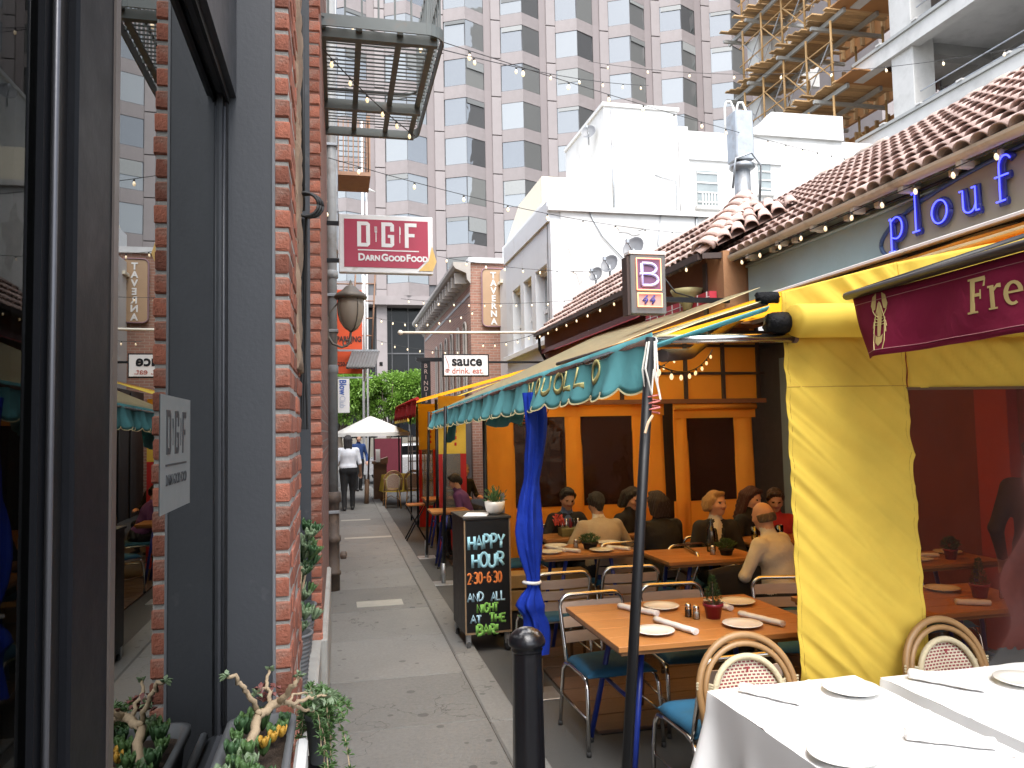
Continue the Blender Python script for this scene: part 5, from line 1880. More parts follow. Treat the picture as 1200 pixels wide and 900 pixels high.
pb = at(737, 895, Y=3.08)
tp = pole('nearest black awning pole with tied white cords, in front of the wooden table', 1.335, 3.12, pb.x - .06, 3.06, 2.19, .0225, True)
for i in range(5):
    a_ = i * 1.25
    MB().tube([(1.33 + .02 * math.cos(a_), 3.10 + .02 * math.sin(a_), 2.17), (1.315 + .035 * math.cos(a_), 3.09 + .03 * math.sin(a_), 2.05), (1.325 + .03 * math.cos(a_ + .5), 3.09 + .03 * math.sin(a_), 2.0 - .02 * i), (1.335, 3.1, 2.05)], .0045, 5).build('cord', M('white_cord', (.66, .64, .58), .8), tp)
MB().tube([(1.33 + .027 * math.cos(q * .8), 3.1 + .027 * math.sin(q * .8), 1.86 + q * .0035) for q in range(24)], .004, 5).build('red_tie', M('pink_tie', (.6, .18, .16), .7), tp)
MB().tube([(1.32, 3.09, 1.85), (1.29, 3.07, 1.82), (1.27, 3.06, 1.775)], .006, 5).build('loose_strap', M('tan_strap', (.55, .38, .24), .8), tp)
pole('black awning pole behind the blue tied drape', 1.37, 5.32, 1.37, 5.34, 2.15)
pole('black awning pole standing just behind the chalkboard cabinet', 1.36, 7.2, 1.36, 7.2, 2.14)
pole('black awning pole on a square steel foot left of the chalkboard cabinet', 1.30, 9.45, 1.25, 9.48, 2.11)
pole('farthest black awning pole at the end of the teal awning', 1.30, 11.2, 1.27, 11.5, 2.09)

# ---- blue drape gathered and tied
bd = T('blue_drape', 'royal blue drape twisted and tied beside the awning pole', 'drape', (1.34, 5.28, .2))


def drape(u, v):
    z = 2.06 - v * 1.80
    prof = [(0, .085), (.1, .092), (.25, .08), (.34, .06), (.44, .092), (.53, .112), (.62, .095), (.70, .06), (.75, .05), (.79, .10), (.825, .125), (.84, .085), (.93, .108), (1, .115)]
    for (a_, ra), (b_, rb) in zip(prof[:-1], prof[1:]):
        if a_ <= v <= b_:
            r_ = ra + (rb - ra) * (v - a_) / (b_ - a_)
            break
    ang_ = 2 * PI * u + v * 2.6
    r_ *= .84 * (1 + .26 * math.sin(ang_ * 5 + v * 5) + .12 * math.sin(ang_ * 9 - v * 7))
    return Vector((1.335 - .035 * v + .03 * math.sin(v * 8.5 + .4) - .05 * math.exp(-((v - .81) / .05) ** 2) + r_ * .85 * math.cos(ang_), 5.24 + r_ * .8 * math.sin(ang_), z))


mb = MB()
mb.grid(drape, 72, 60)
mb.build('cloth', f_blue, bd)
MB().tube([(1.305 + .058 * math.cos(q * .5), 5.24 + .055 * math.sin(q * .5), .745 + .003 * math.sin(q)) for q in range(14)], .012, 6).build('tie', m_signw, bd)

# ---- amber roof over the middle, yellow end curtain
oc = T('amber_canopy', 'folded orange and amber canvas roof beside the teal awning', 'awning', (3, 5, 2.4))
mb = MB()
mb.grid(lambda u, v: Vector((1.95 + 2.2 * u, 3.22 + 3.5 * v, 2.40 + .48 * u + .010 * math.sin(u * 26))), 60, 8, .004)
mb.build('roof_sheet', f_yor, oc)
MB().tube([(1.95, 3.2, 2.37), (1.95, 6.7, 2.39)], .016, 6).build('beam', m_dkbr, oc)
MB().box(4.0, 4.2, 2.0, 6.5, 3.025, 3.055, .006).build('cassette', m_signw, oc)
MB().box(4.05, 4.24, 2.0, 6.5, 2.99, 3.024).build('cassette_lip', m_black, oc)
for q in range(4):
    mb = MB()
    mb.grid(lambda u, v: Vector((3.93 + .05 * q - .03 * math.sin(PI * v) + .006 * math.sin(u * 30 + q), 2.0 + 4.45 * u, 2.872 + q * .036 + .045 * v)), 60, 6, .003)
    mb.build('fabric_fold', f_yor if q % 2 == 0 else f_cream, oc)
m_bag = M('black_plastic', (.003, .003, .004), .45, var=.3, vs=20, bump=1, bs=60, spec=.15)
for (x, z, r_) in ((1.93, 2.385, .026), (1.975, 2.27, .05)):
    mb = MB()
    mb.lathe([(0, -.05), (r_ * .8, -.05), (r_ * 1.05, -.02), (r_, .02), (r_ * 1.04, .05), (r_ * .7, .06), (0, .06)], 12, (x, 3.16, z), axis=(1, 0, 0))
    mb.v = [(a_ + random.uniform(-.006, .006), b_ + random.uniform(-.006, .006), c_ + random.uniform(-.006, .006)) for a_, b_, c_ in mb.v]
    mb.build('wrapped_end', m_bag, oc)

yc_ = T('yellow_curtain', 'tall yellow canvas end curtain with a clear vinyl window', 'curtain', (2.7, 3.2, 0))


def ycurt(u, v, x0_=2.03, x1_=2.66, zt0=2.42, zt1=2.58, zb=.12):
    x = x0_ + (x1_ - x0_) * u + .03 * v * (1 - u) + .085 * v * u
    zt = zt0 + (zt1 - zt0) * u
    z = zt + (zb - zt) * v
    d = .006 * math.sin(34 * (x * .75 + z * .8) + 2 * math.sin(z * 3)) * (.25 + .75 * math.sin(x * 7 + z * 3) ** 2) + .012 * math.sin(x * 4.2 + z * .3)
    d += .0045 * math.sin(61 * (x * .7 + z * .8) + 3 * math.sin(x * 5 + z * 2)) * (.3 + .7 * math.sin(x * 3 - z * 4 + 1) ** 2)
    d -= .011 * (1 - abs(math.sin(15 * (x * .8 + z * .72) + 1.5 * math.sin(z * 2.3 + x)))) ** 4 * (.2 + .8 * math.sin(x * 5 + z * 2.1) ** 2)
    d -= .007 * (1 - abs(math.sin(27 * (x * .65 + z * .8) + 2.2 * math.sin(z * 1.7 + 2 * x)))) ** 4 * (.2 + .8 * math.sin(x * 4 - z * 2.7 + 1) ** 2)
    return Vector((x, 3.2 + d, z))


mb = MB()
mb.grid(ycurt, 110, 260, .003)
mb.build('yellow_panel', f_yel, yc_)
mb = MB()
mb.grid(lambda u, v: ycurt(u, v, 2.663, 4.15, 2.58, 2.88, 1.965), 60, 40, .003)
mb.build('top_panel', f_yel, yc_)
mb = MB()
mb.grid(lambda u, v: Vector((2.67 + 1.5 * u + .085 * v * (1 - u), 3.2 + .01 * math.sin(u * 9 + v * 4) + .006 * math.sin(v * 22 + u * 3), 1.97 - 1.75 * v)), 30, 40)
mb.build('vinyl_window', m_vinyl, yc_)
MB().box(2.67, 4.2, 3.19, 3.2, 1.955, 1.968).build('window_hem', M('dark_hem', (.10, .05, .02), .7), yc_)
mb = MB()
mb.lathe([(0, 0), (.072, .0), (.078, .02), (.08, .25), (.078, .6), (.08, 1.2), (.08, 2.1), (0, 2.1)], 18, (2.03, 3.11, 2.275), axis=(1, 0, .012))
mb.v = [(a_, b_ + .004 * math.sin(a_ * 40 + c_ * 60), c_ + .004 * math.sin(a_ * 31 + b_ * 50)) for a_, b_, c_ in mb.v]
mb.build('rolled_fabric', f_yel, yc_)
mb = MB()
mb.tube([ycurt(i / 40, (2.42 + .16 * i / 40 - 1.975) / (2.42 + .16 * i / 40 - .12)) + Vector((0, -.003, 0)) for i in range(41)], .0025, 4)
mb.build('seam', M('seam_thread', (.42, .26, .03), .8), yc_)
for uu in (.03, .97):
    mb = MB()
    mb.tube([ycurt(uu, i / 80) + Vector((0, -.002, 0)) for i in range(81)], .0018, 4)
    mb.build('hem_stitch', MATS['seam_thread'], yc_)

# ---- maroon banner valance with gold print
mbn = T('maroon_banner', 'maroon banner valance printed with a gold lobster and lettering', 'banner', (2.19, 2.3, 2.1))
MB().tube([(2.185, .9, 2.385), (2.18, 2.93, 2.355)], .022, 10, flat=((0, 0, 1), .8)).build('front_bar', M('bronze_bar', (.075, .06, .055), .35, .5), mbn)


def mban(u, v):
    y = 2.90 - 2.0 * u
    z = 2.34 + .02 * u - (.265 - .0 * u) * v
    return Vector((2.19 - .015 * math.sin(u * 21) * v - .010 * math.sin(u * 37 + v * 5) * v + (.03 * v * max(0, 1 - u * 16)), y - .04 * v * max(0, 1 - u * 10), z))


mb = MB()
mb.grid(mban, 110, 14, .003)
mb.build('cloth', f_mar, mbn)
mb = MB()
mb.tube([mban(i / 110, .91) + Vector((-.004, 0, 0)) for i in range(111)], .0016, 4)
mb.tube([mban(i / 110, .12) + Vector((-.004, 0, 0)) for i in range(111)], .0016, 4)
mb.build('stitching', M('stitch', (.42, .16, .18), .8), mbn)


def bpt(y, z):
    """a point on the banner's face"""
    u_ = (2.90 - y) / 2.0
    v_ = (2.34 + .02 * u_ - z) / .265
    return mban(u_, v_) + Vector((-.005, 0, 0))


def bpoly(mb, poly, cy, cz, s_):
    """flat print following the cloth: a fan of the outline"""
    c_ = (sum(p[0] for p in poly) / len(poly), sum(p[1] for p in poly) / len(poly))
    vs = [bpt(cy - c_[0] * s_, cz + c_[1] * s_)] + [bpt(cy - a_ * s_, cz + b_ * s_) for a_, b_ in poly]
    mb.add(vs, [(0, i, i % len(poly) + 1) for i in range(1, len(poly) + 1)])


mb = MB()
LZ, LY, LS = 2.225, 2.735, .1
for pl in ([(-.16, .5), (0, .78), (.16, .5), (.15, .1), (.12, -.7), (-.12, -.7), (-.15, .1)],
           [(-.14, -.72), (.14, -.72), (.30, -.62), (.26, -.95), (0, -1.1), (-.26, -.95), (-.30, -.62)]):
    bpoly(mb, pl, LY, LZ, LS)
for s_ in (-1, 1):
    cl = [(.2 * s_, .25), (.34 * s_, .42), (.22 * s_, .55), (.16 * s_, .9), (.2 * s_, 1.1), (.42 * s_, .95), (.5 * s_, .6), (.44 * s_, .38), (.28 * s_, .2)]
    bpoly(mb, [(.25 * s_, .45), (.18 * s_, .75), (.16 * s_, 1.12), (.38 * s_, .98), (.5 * s_, .62), (.42 * s_, .4)], LY, LZ, LS)
    for pts in ([(.1 * s_, .1), (.3 * s_, .22), (.42 * s_, .42)], [(.1 * s_, 0), (.34 * s_, .06), (.3 * s_, -.1)], [(.1 * s_, -.12), (.4 * s_, -.08), (.5 * s_, -.32)],
                [(.1 * s_, -.22), (.4 * s_, -.2), (.48 * s_, -.55)], [(.05 * s_, .7), (.34 * s_, .0), (.42 * s_, -.9), (.3 * s_, -1.25)]):
        mb.tube([bpt(LY - a_ * LS, LZ + b_ * LS) for a_, b_ in pts], .0022, 4)
mb.build('lobster_print', m_tan_p, mbn)
mb = MB()
for pl, y0_ in (([(.0, .0), (.34, .0), (.34, .05), (.26, .07), (.26, .46), (.42, .46), (.47, .38), (.51, .38), (.51, .64), (.47, .64), (.42, .55), (.26, .55), (.26, .91), (.52, .91), (.6, .75), (.65, .75), (.63, 1), (0, 1), (0, .94), (.09, .92), (.09, .08), (0, .06)], 2.275),):
    # the capital as slabs (concave outline cannot be fanned)
    for q in ([(.09, .04), (.26, .04), (.26, .96), (.09, .96)], [(0, 0), (.36, 0), (.36, .055), (0, .055)], [(0, .94), (.62, .94), (.62, 1), (0, 1)], [(.26, .88), (.6, .88), (.64, .95), (.26, .95)], [(.55, .72), (.62, .72), (.64, .95), (.6, .95)], [(.26, .46), (.46, .46), (.46, .55), (.26, .55)], [(.44, .38), (.49, .38), (.49, .64), (.44, .64)]):
        bpoly(mb, q, y0_, 2.175, .125)
for q in ([(.06, 0), (.2, 0), (.2, .66), (.06, .66)], [(0, 0), (.28, 0), (.28, .05), (0, .05)], [(0, .6), (.2, .6), (.2, .66), (0, .66)], [(.2, .48), (.3, .58), (.42, .56), (.42, .68), (.3, .68), (.2, .58)]):
    bpoly(mb, q, 2.275 - .088, 2.178, .125)
E_ = [(.3 * math.cos(math.radians(a_)), .33 + .33 * math.sin(math.radians(a_))) for a_ in range(0, 320, 20)]
yb_ = 2.275 - .185
for i in range(len(E_) - 1):
    (a0, b0), (a1_, b1_) = E_[i], E_[i + 1]
    k_ = .52
    vs = [bpt(yb_ - a0 * .125, 2.18 + b0 * .125), bpt(yb_ - a1_ * .125, 2.18 + b1_ * .125), bpt(yb_ - a1_ * k_ * .125, 2.18 + (.33 + (b1_ - .33) * .75) * .125), bpt(yb_ - a0 * k_ * .125, 2.18 + (.33 + (b0 - .33) * .75) * .125)]
    mb.add(vs, [(0, 1, 2, 3)])
bpoly(mb, [(-.28, .33), (.28, .33), (.28, .39), (-.28, .39)], yb_, 2.18, .125)
mb.build('gold_letters', m_tan_p, mbn)
o_ = T('yellow_awning', 'sunlit yellow awning sheet above the maroon banner', 'awning', (3, 2.4, 2.4))
mb = MB()
mb.grid(lambda u, v: Vector((2.18 + 1.95 * u, 1.9 + 1.03 * v, 2.375 + .60 * u - .02 * math.sin(PI * u))), 20, 8, .004)
mb.build('roof_sheet', f_yel, o_)
MB().tube([(2.2, 2.9, 2.36), (4.1, 2.92, 2.95)], .02, 8).build('side_arm', m_black, o_)

# ---- orange partition across the far end of the dining area
YP = 8.15
op = T('orange_partition', 'orange canvas partition with brown vinyl windows behind the diners', 'partition', (2.7, YP, 0))


def xz(px, py, Y=YP):
    p = at(px, py, Y=Y)
    return p.x, p.z


zt = xz(700, 471)[1]
# clerestory panels in a dark timber grid
gx = [1.40] + [xz(q, 450)[0] for q in (659, 728, 803, 847, 888)]
for i in range(len(gx) - 1):
    for (za, zb_) in ((zt + .02, zt + .30), (zt + .33, zt + .62), (zt + .65, zt + .95)):
        xm = (gx[i] + gx[i + 1]) / 2
        xa_, xb_ = gx[i] + .02, gx[i + 1] - .02
        lim = lambda x: 2.105 + (x - 1.36) * .31
        xs_ = max(xa_, 1.36 + (za + .01 - 2.105) / .31)
        if xs_ > xb_ - .05: continue
        xk = min(max(1.36 + (zb_ - 2.105) / .31, xs_), xb_)
        poly = [(xs_, za), (xb_, za), (xb_, min(zb_, lim(xb_)))] + ([(xk, zb_)] if xs_ < xk < xb_ else []) + [(xs_, min(zb_, lim(xs_)))]
        mb = MB()
        mb.prism(poly, (0, YP, 0), (1, 0, 0), (0, 0, 1), (0, .012, 0))
        mb.build('canvas_panel', f_orange, op)
for x in gx[1:]:
    MB().box(x - .02, x + .02, YP - .03, YP + .02, zt, 2.10 + (x - 1.36) * .31).build('grid_post', m_dkbr, op)
for z in (zt + .315, zt + .635):
    MB().box(max(1.5, 1.36 + (z - 2.12) / .31), 4.9, YP - .02, YP + .02, z - .015, z + .015).build('grid_rail', m_dkbr, op)
MB().box(1.40, 4.9, YP - .035, YP + .03, zt - .03, zt + .02).build('bottom_rail', M('amber_timber', (.22, .08, .03), .6), op)
MB().tube([(1.38, YP - .01, 2.09), (4.0, YP - .01, 2.90)], .025, 6).build('top_rail', m_dkbr, op)
# canvas strips between the windows
strips = [(568, 604, 0), (663, 683, 0), (742, 779, 0), (791, 808, 1), (862, 884, 1)]
for (a_, b_, k_) in strips:
    x0_, x1_ = xz(a_, 520)[0], xz(b_, 520)[0]
    mb = MB()
    mb.grid(lambda u, v: Vector((x0_ + (x1_ - x0_) * u + (.12 * v * v * (1 - u) if a_ == 568 else .02 * v), YP + .03 + .012 * math.sin(u * 7 + v * 3) + .008 * math.sin(v * 9 + u), zt - .03 - (zt + .0) * v)), 8, 30, .003)
    mb.build('canvas_strip', f_orange, op)
x0_, x1_ = xz(600, 480)[0], xz(779, 480)[0]
MB().box(x0_, x1_, YP + .028, YP + .036, zt - .16, zt - .03).build('canvas_header', f_orange, op)
MB().tube([(xz(790, 477)[0], YP + .01, zt - .07), (xz(886, 477)[0], YP + .01, zt - .07)], .035, 12).build('rolled_header', f_orange, op)
MB().box(xz(790, 480)[0], xz(886, 480)[0], YP + .02, YP + .03, zt - .20, zt - .06).build('canvas_header', f_orange, op)
for (a_, b_) in ((604, 663), (683, 742), (808, 862)):
    x0_, x1_ = xz(a_, 520)[0], xz(b_, 520)[0]
    MB().box(x0_ - .01, x1_ + .01, YP + .04, YP + .044, .95, zt - .15).build('vinyl_window', GLASS('smoky_vinyl', 1.4, (.32, .22, .17), .05, wob=.3, wobs=6, haze=.13, hazecol=(.22, .10, .07)), op)
for (a_, b_) in ((600, 780), (790, 886)):
    x0_, x1_ = xz(a_, 520)[0], xz(b_, 520)[0]
    MB().box(x0_, x1_, YP + .045, YP + .052, .0, .95).build('canvas_apron', f_orange, op)
mb = MB()
for q in range(5):
    mb.tube([(2.02 + .05 * math.cos(a_) * (q + 1), YP + .02, zt - .05 + -.035 * math.sin(a_) * (q + 1)) for a_ in [i * PI / 10 for i in range(11)]], .006, 5)
mb.build('faded_arc_print', M('dark_orange_print', (.36, .10, .02), .7), op)

# ---- third restaurant: red and amber awning, panelled end screens
ra = T('red_awning', 'amber awning with red valance farther along the alley', 'awning', (1.3, 13.5, 2))
mb = MB()
mb.grid(lambda u, v: Vector((1.15 + 2.9 * u, 11.4 + 4.2 * v, 2.28 + .78 * u)), 4, 8, .004)
mb.build('roof_sheet', f_yor, ra)
mb = MB()
mb.grid(lambda u, v: Vector((1.14 - .03 * v + .01 * math.sin(u * 30), 11.4 + 4.2 * u, 2.29 - .27 * v + .015 * math.sin(u * 90) * v)), 90, 4, .003)
mb.build('valance', f_red, ra)
MB().tube([(1.15, 11.4, 2.29), (1.15, 15.6, 2.29)], .03, 8).build('front_bar', f_red, ra)
a2 = T('far_yellow_awning', 'pale yellow awning at the far end of the alley', 'awning', (1.5, 18, 2))
mb = MB()
mb.grid(lambda u, v: Vector((1.45 + 2.2 * u, 16.2 + 3.6 * v, 2.18 + .75 * u)), 4, 4, .004)
mb.build('roof_sheet', f_yel, a2)
MB().box(1.42, 1.46, 16.2, 19.8, 2.02, 2.19).build('valance', f_yel, a2)
for y in (16.4, 19.6):
    MB().tube([(1.5, y, RZ), (1.5, y, 2.2)], .02, 6).build('post', m_black, a2)
for (y, xa, xb, lab) in ((11.9, 1.52, 1.95, 'nearer yellow and red end screen with clear vinyl window'), (15.2, 1.55, 1.92, 'farther yellow and red end screen with clear vinyl window')):
    t = T('end_screen', lab, 'screen', (xa, y, RZ), 0, 'end screens of the red awning')
    MB().box(xa, xb, y, y + .01, 1.45, 2.35).build('yellow_panel', f_yel, t)
    MB().box(xa, xa + .06, y - .004, y + .012, RZ, 1.45).build('red_edge', f_red, t)
    MB().box(xb - .09, xb, y - .004, y + .012, RZ, 1.45).build('red_edge', f_red, t)
    MB().box(xa + .06, xb - .09, y, y + .004, .35, 1.45).build('vinyl_window', GLASS('dull_vinyl', 1.4, (.6, .58, .55), .1, wob=.4, wobs=5, haze=.25, hazecol=(.45, .43, .4)), t)
    MB().box(xa + .06, xb - .09, y, y + .01, RZ, .35).build('red_base', f_red, t)
    MB().tube([(xa - .03, y, RZ), (xa - .03, y, 2.3)], .025, 6).build('post', m_black, t)
    for i in range(6):
        MB().obox(((xa + xb) / 2 + .05, y - .004, 1.6 + i * .1), (.035, .006, .05), None, .004).build('red_mark', f_red, t)
# ------------------------------------------------------------------ chairs
m_slat = M('chair_slat', (.47, .36, .29), .45, .2, var=.15, vs=5, stretch=(2, 12, 12))
m_cush = M('cushion_blue', (.018, .115, .22), .8, var=.3, vs=6, bump=.25, bs=200, dirt=(.03, .09, .14), dirts=5)
m_foot = M('rubber_foot', (.03, .03, .03), .8)
_chair = None


def chair_proto():
    t = T('cafe_chair', 'x', 'chair', (0, 0, RZ), 0, 'aluminium cafe chairs with blue cushions')
    B = lambda mb, n, mt_: mb.build(n, mt_, t, False)
    for s_ in (-1, 1):
        lg = B(MB().tube([(.232 * s_, .235, .012), (.226 * s_, .225, .25), (.222 * s_, .21, .36), (.218 * s_, .18, .405)], .0125, 8), 'leg', m_chrome)
        lg2 = B(MB().tube([(.232 * s_, -.27, .012), (.226 * s_, -.235, .25), (.222 * s_, -.215, .36), (.218 * s_, -.18, .405)], .0125, 8), 'leg', m_chrome)
        for l_, y in ((lg, .235), (lg2, -.27)):
            MB().tube([(.232 * s_, y, 0), (.232 * s_, y, .03)], .015, 8).build('rubber_foot', m_foot, l_, False)
        B(MB().tube([(.218 * s_, .18, .405), (.21 * s_, .1, .412), (.21 * s_, -.1, .412), (.218 * s_, -.18, .405)], .0125, 8), 'seat_rail', m_chrome)
        B(MB().tube([(.229 * s_, .23, .20), (.229 * s_, -.245, .20)], .007, 6), 'stretcher', m_chrome)
    top = []
    for s_, rg in ((-1, range(6)), (1, range(5, -1, -1))):
        top += [(s_ * (.215 - .07 + .07 * math.cos(a_)), -.285 + .004, .80 - .07 + .07 * math.sin(a_)) for a_ in [q * PI / 10 for q in rg]]
    pts = [(-.212, -.17, .40), (-.214, -.205, .52), (-.215, -.255, .66)] + top + [(.215, -.255, .66), (.214, -.205, .52), (.212, -.17, .40)]
    B(MB().tube(pts, .013, 8), 'back_frame', m_chrome)
    for z, y in ((.72, -.277), (.635, -.25), (.55, -.218)):
        mb = MB()
        mb.grid(lambda u, v: Vector((-.208 + .416 * u, y - .018 * math.sin(PI * u) + (v - .5) * -.012, z - .033 + .066 * v)), 8, 2, .005, smooth=False)
        B(mb, 'slat', m_slat)
    for i in range(5):
        mb = MB()
        yy = -.15 + i * .075
        mb.obox((0, yy, .419), (.42, .055, .012), None, .003)
        B(mb, 'seat_slat', m_slat)

    def cush(u, v):
        a_, b_ = (u - .5) * 2, (v - .5) * 2
        e = (1 - abs(a_) ** 6) * (1 - abs(b_) ** 6)
        return Vector((a_ * .215, b_ * .205 + .01, .428 + .042 * max(0, e) ** .5 + .004 * math.sin(a_ * 3 + b_ * 4)))
    mb = MB()
    mb.grid(cush, 14, 14, .006)
    B(mb, 'cushion', m_cush)
    return t


CH0 = chair_proto()
_used = [False]


def chair(x, y, rz, label):
    if not _used[0]:
        _used[0] = True
        CH0.location = (x, y, RZ + (.022 if y > 4.7 and x > 1.6 else 0))
        CH0.rotation_euler = (0, 0, rz)
        CH0['label'] = label
        return CH0
    return copy_tree(CH0, None, (x, y, RZ + (.022 if y > 4.7 and x > 1.6 else 0)), rz, label)


chair(1.60, 4.52, PI + .04, 'aluminium chair with faded blue cushion at the far left corner of the near wooden table')
chair(2.17, 4.62, PI - .06, 'aluminium chair tucked behind the near wooden table, right of the corner chair')
chair(1.80, 3.56, .04, 'aluminium chair with bright blue cushion nearest the camera, by the white tablecloth')
chair(2.40, 3.55, -.1, 'aluminium chair mostly hidden behind the yellow curtain edge')
chair(1.60, 5.80, .03, 'aluminium chair with its back to us, next to the blue drape')
chair(2.14, 5.76, -.04, 'aluminium chair with its back to us, right of the one by the blue drape')
chair(2.95, 4.6, 2.9, 'empty aluminium chair behind the clear vinyl window, left')
chair(4.05, 4.72, PI + .1, 'empty aluminium chair behind the clear vinyl window, right')
chair(2.62, 6.1, 1.4, 'aluminium chair at the end of the middle table with a dark back')
chair(1.75, 8.0, 3.0, 'aluminium chair with a jacket over it beside the far table')
chair(1.85, 9.9, .6, 'aluminium chair by the side table left of the chalkboard cabinet')

# ------------------------------------------------------------------ rattan bistro chairs
m_cane = M('rattan_cane', (.27, .155, .065), .45, var=.25, vs=8)
m_braid = M('cream_braid', (.52, .45, .30), .7, var=.15, vs=40, bump=.6, bs=120)
mt, nt, N, L, b = nodes('woven_panel')
v = objvec(nt)
mp = N.new('ShaderNodeMapping')
L.new(v, mp.inputs['Vector'])
sp = N.new('ShaderNodeSeparateXYZ')
L.new(v, sp.inputs[0])
cv = N.new('ShaderNodeCombineXYZ')
L.new(sp.outputs[0], cv.inputs[0])
L.new(sp.outputs[2], cv.inputs[1])
bk = N.new('ShaderNodeTexBrick')
bk.inputs['Scale'].default_value = 1
bk.inputs['Brick Width'].default_value = .020
bk.inputs['Row Height'].default_value = .0135
bk.inputs['Mortar Size'].default_value = .0030
bk.inputs['Mortar Smooth'].default_value = .1
bk.inputs['Color1'].default_value = (.24, .03, .04, 1)
bk.inputs['Color2'].default_value = (.18, .04, .04, 1)
bk.inputs['Mortar'].default_value = (.58, .52, .40, 1)
L.new(cv.outputs[0], bk.inputs['Vector'])
L.new(bk.outputs['Color'], b.inputs['Base Color'])
b.inputs['Roughness'].default_value = .6
bp = N.new('ShaderNodeBump')
bp.inputs['Strength'].default_value = .6
bp.inputs['Distance'].default_value = .003
L.new(bk.outputs['Fac'], bp.inputs['Height'])
L.new(bp.outputs[0], b.inputs['Normal'])
m_weave = mt


def bistro(x, y, rz, label, sc_=1.0):
    """round-backed rattan chair; the sitter faces +y"""
    t = T('rattan_chair', label, 'chair', (x, y, RZ), rz, 'rattan bistro chairs')
    B = lambda mb, n, mt_: mb.build(n, mt_, t, False)
    lean = lambda z: -.19 - (z - .45) * .22

    def hoop(rx, ztop, zb, r_, n_, mt_, dy=0):
        pts = [(-rx * .93, lean(.45) + dy, .45), (-rx * .97, lean(zb * .8 + .1) + dy, zb - .06)]
        pts += [(rx * math.cos(a_), lean(zb + (ztop - zb) * math.sin(a_)) + dy, zb + (ztop - zb) * math.sin(a_)) for a_ in [PI - i * PI / 22 for i in range(23)]]
        pts += [(rx * .97, lean(zb * .8 + .1) + dy, zb - .06), (rx * .93, lean(.45) + dy, .45)]
        return B(MB().tube(pts, r_, 8), n_, mt_)
    hoop(.225, .93, .70, .016, 'hoop', m_cane)
    hoop(.198, .895, .70, .013, 'hoop', m_cane, .004)
    hoop(.160, .845, .68, .014, 'braid_rim', m_braid, .012)
    mb = MB()
    n = 26
    out_ = [(.152 * math.cos(a_), .68 + .155 * math.sin(a_)) for a_ in [i * PI / n for i in range(n + 1)]] + [(-.148, .50), (.148, .50)]
    c_ = (0, .66)
    f = lambda a_, b_: (a_, lean(b_) + .012 - .02 * math.cos(a_ * 8), b_)
    mb.smooth = True
    mb.add([f(*c_)] + [f(*q) for q in out_], [(0, i, i % len(out_) + 1) for i in range(1, len(out_) + 1)])
    B(mb, 'woven_panel', m_weave)
    for s_ in (-1, 1):
        for q in range(3):
            B(MB().tube([(s_ * .15, lean(.72) + .02, .715 + .01 * q), (s_ * .20, lean(.72) - .018, .722 + .01 * q), (s_ * .238, lean(.72) + .01, .728 + .012 * q)], .005, 5), 'tie', m_braid)
    mb = MB()
    mb.obox((0, lean(.80) + .022, .802), (.022, .006, .006), None, .001)
    mb.obox((0, lean(.80) + .022, .793), (.008, .006, .014), None, .001)
    B(mb, 'woven_mark', M('maroon_cane', (.25, .03, .04), .6))
    B(MB().lathe([(0, .44), (.19, .44), (.215, .455), (.19, .47), (0, .472)], 20), 'seat', m_weave if sc_ == 1 else m_cane)
    for s_ in (-1, 1):
        B(MB().tube([(.16 * s_, .15, .445), (.19 * s_, .19, 0)], .014, 8), 'leg', m_cane)
        B(MB().tube([(.16 * s_, -.15, .445), (.19 * s_, -.22, 0)], .014, 8), 'leg', m_cane)
        B(MB().tube([(.175 * s_, .17, .2), (.11 * s_, .0, .3), (.175 * s_, -.18, .2)], .008, 6), 'brace', m_cane)
    B(MB().tube([(-.175, .17, .2), (0, .13, .3), (.175, .17, .2)], .008, 6), 'brace', m_cane)
    return t


bistro(1.73, 2.88, PI - .05, 'tan rattan bistro chair with maroon woven back at the first white table')
bistro(2.76, 2.86, PI + .05, 'darker rattan bistro chair with woven back at the second white table')
bistro(1.28, 19.2, .1, 'far rattan chair with green woven back at the yellow cloth table', .9)
bistro(1.82, 19.15, -.1, 'far brown rattan chair right of the green backed one', .9)

# ------------------------------------------------------------------ wooden tables
m_blue = M('blue_steel', (.012, .03, .22), .4, var=.2)


def wtable(label, x0, x1, y0, y1, z, legs='slant'):
    t = T('wooden_table', label, 'table', ((x0 + x1) / 2, (y0 + y1) / 2, RZ), 0, 'wooden dining tables')
    n = max(3, round((y1 - y0) / .17))
    w_ = (y1 - y0) / n
    for i in range(n):
        MB().box(x0, x1, y0 + i * w_ + .0008, y0 + (i + 1) * w_ - .0008, z - .028, z, .0025).build('board', m_wood, t)
    MB().box(x0 + .02, x1 - .02, y0 + .02, y1 - .02, z - .05, z - .0285).build('under_frame', m_woodedge, t)
    for s_, xx in ((1, x0 + .17), (-1, x1 - .17)):
        for q, yy in ((1, y0 + .12), (-1, y1 - .12)):
            MB().tube([(xx + s_ * .05, (y0 + y1) / 2 - q * .22, z - .05), (xx - s_ * .07, yy, RZ + .012)], .017, 8).build('leg', m_blue, t)
            MB().tube([(xx - s_ * .07, yy, RZ), (xx - s_ * .07, yy, RZ + .03)], .021, 8).build('foot_cap', m_foot, t)
        MB().tube([(xx, y0 + .2, .34), (xx, y1 - .2, .34)], .012, 6).build('brace', m_blue, t)
    return t


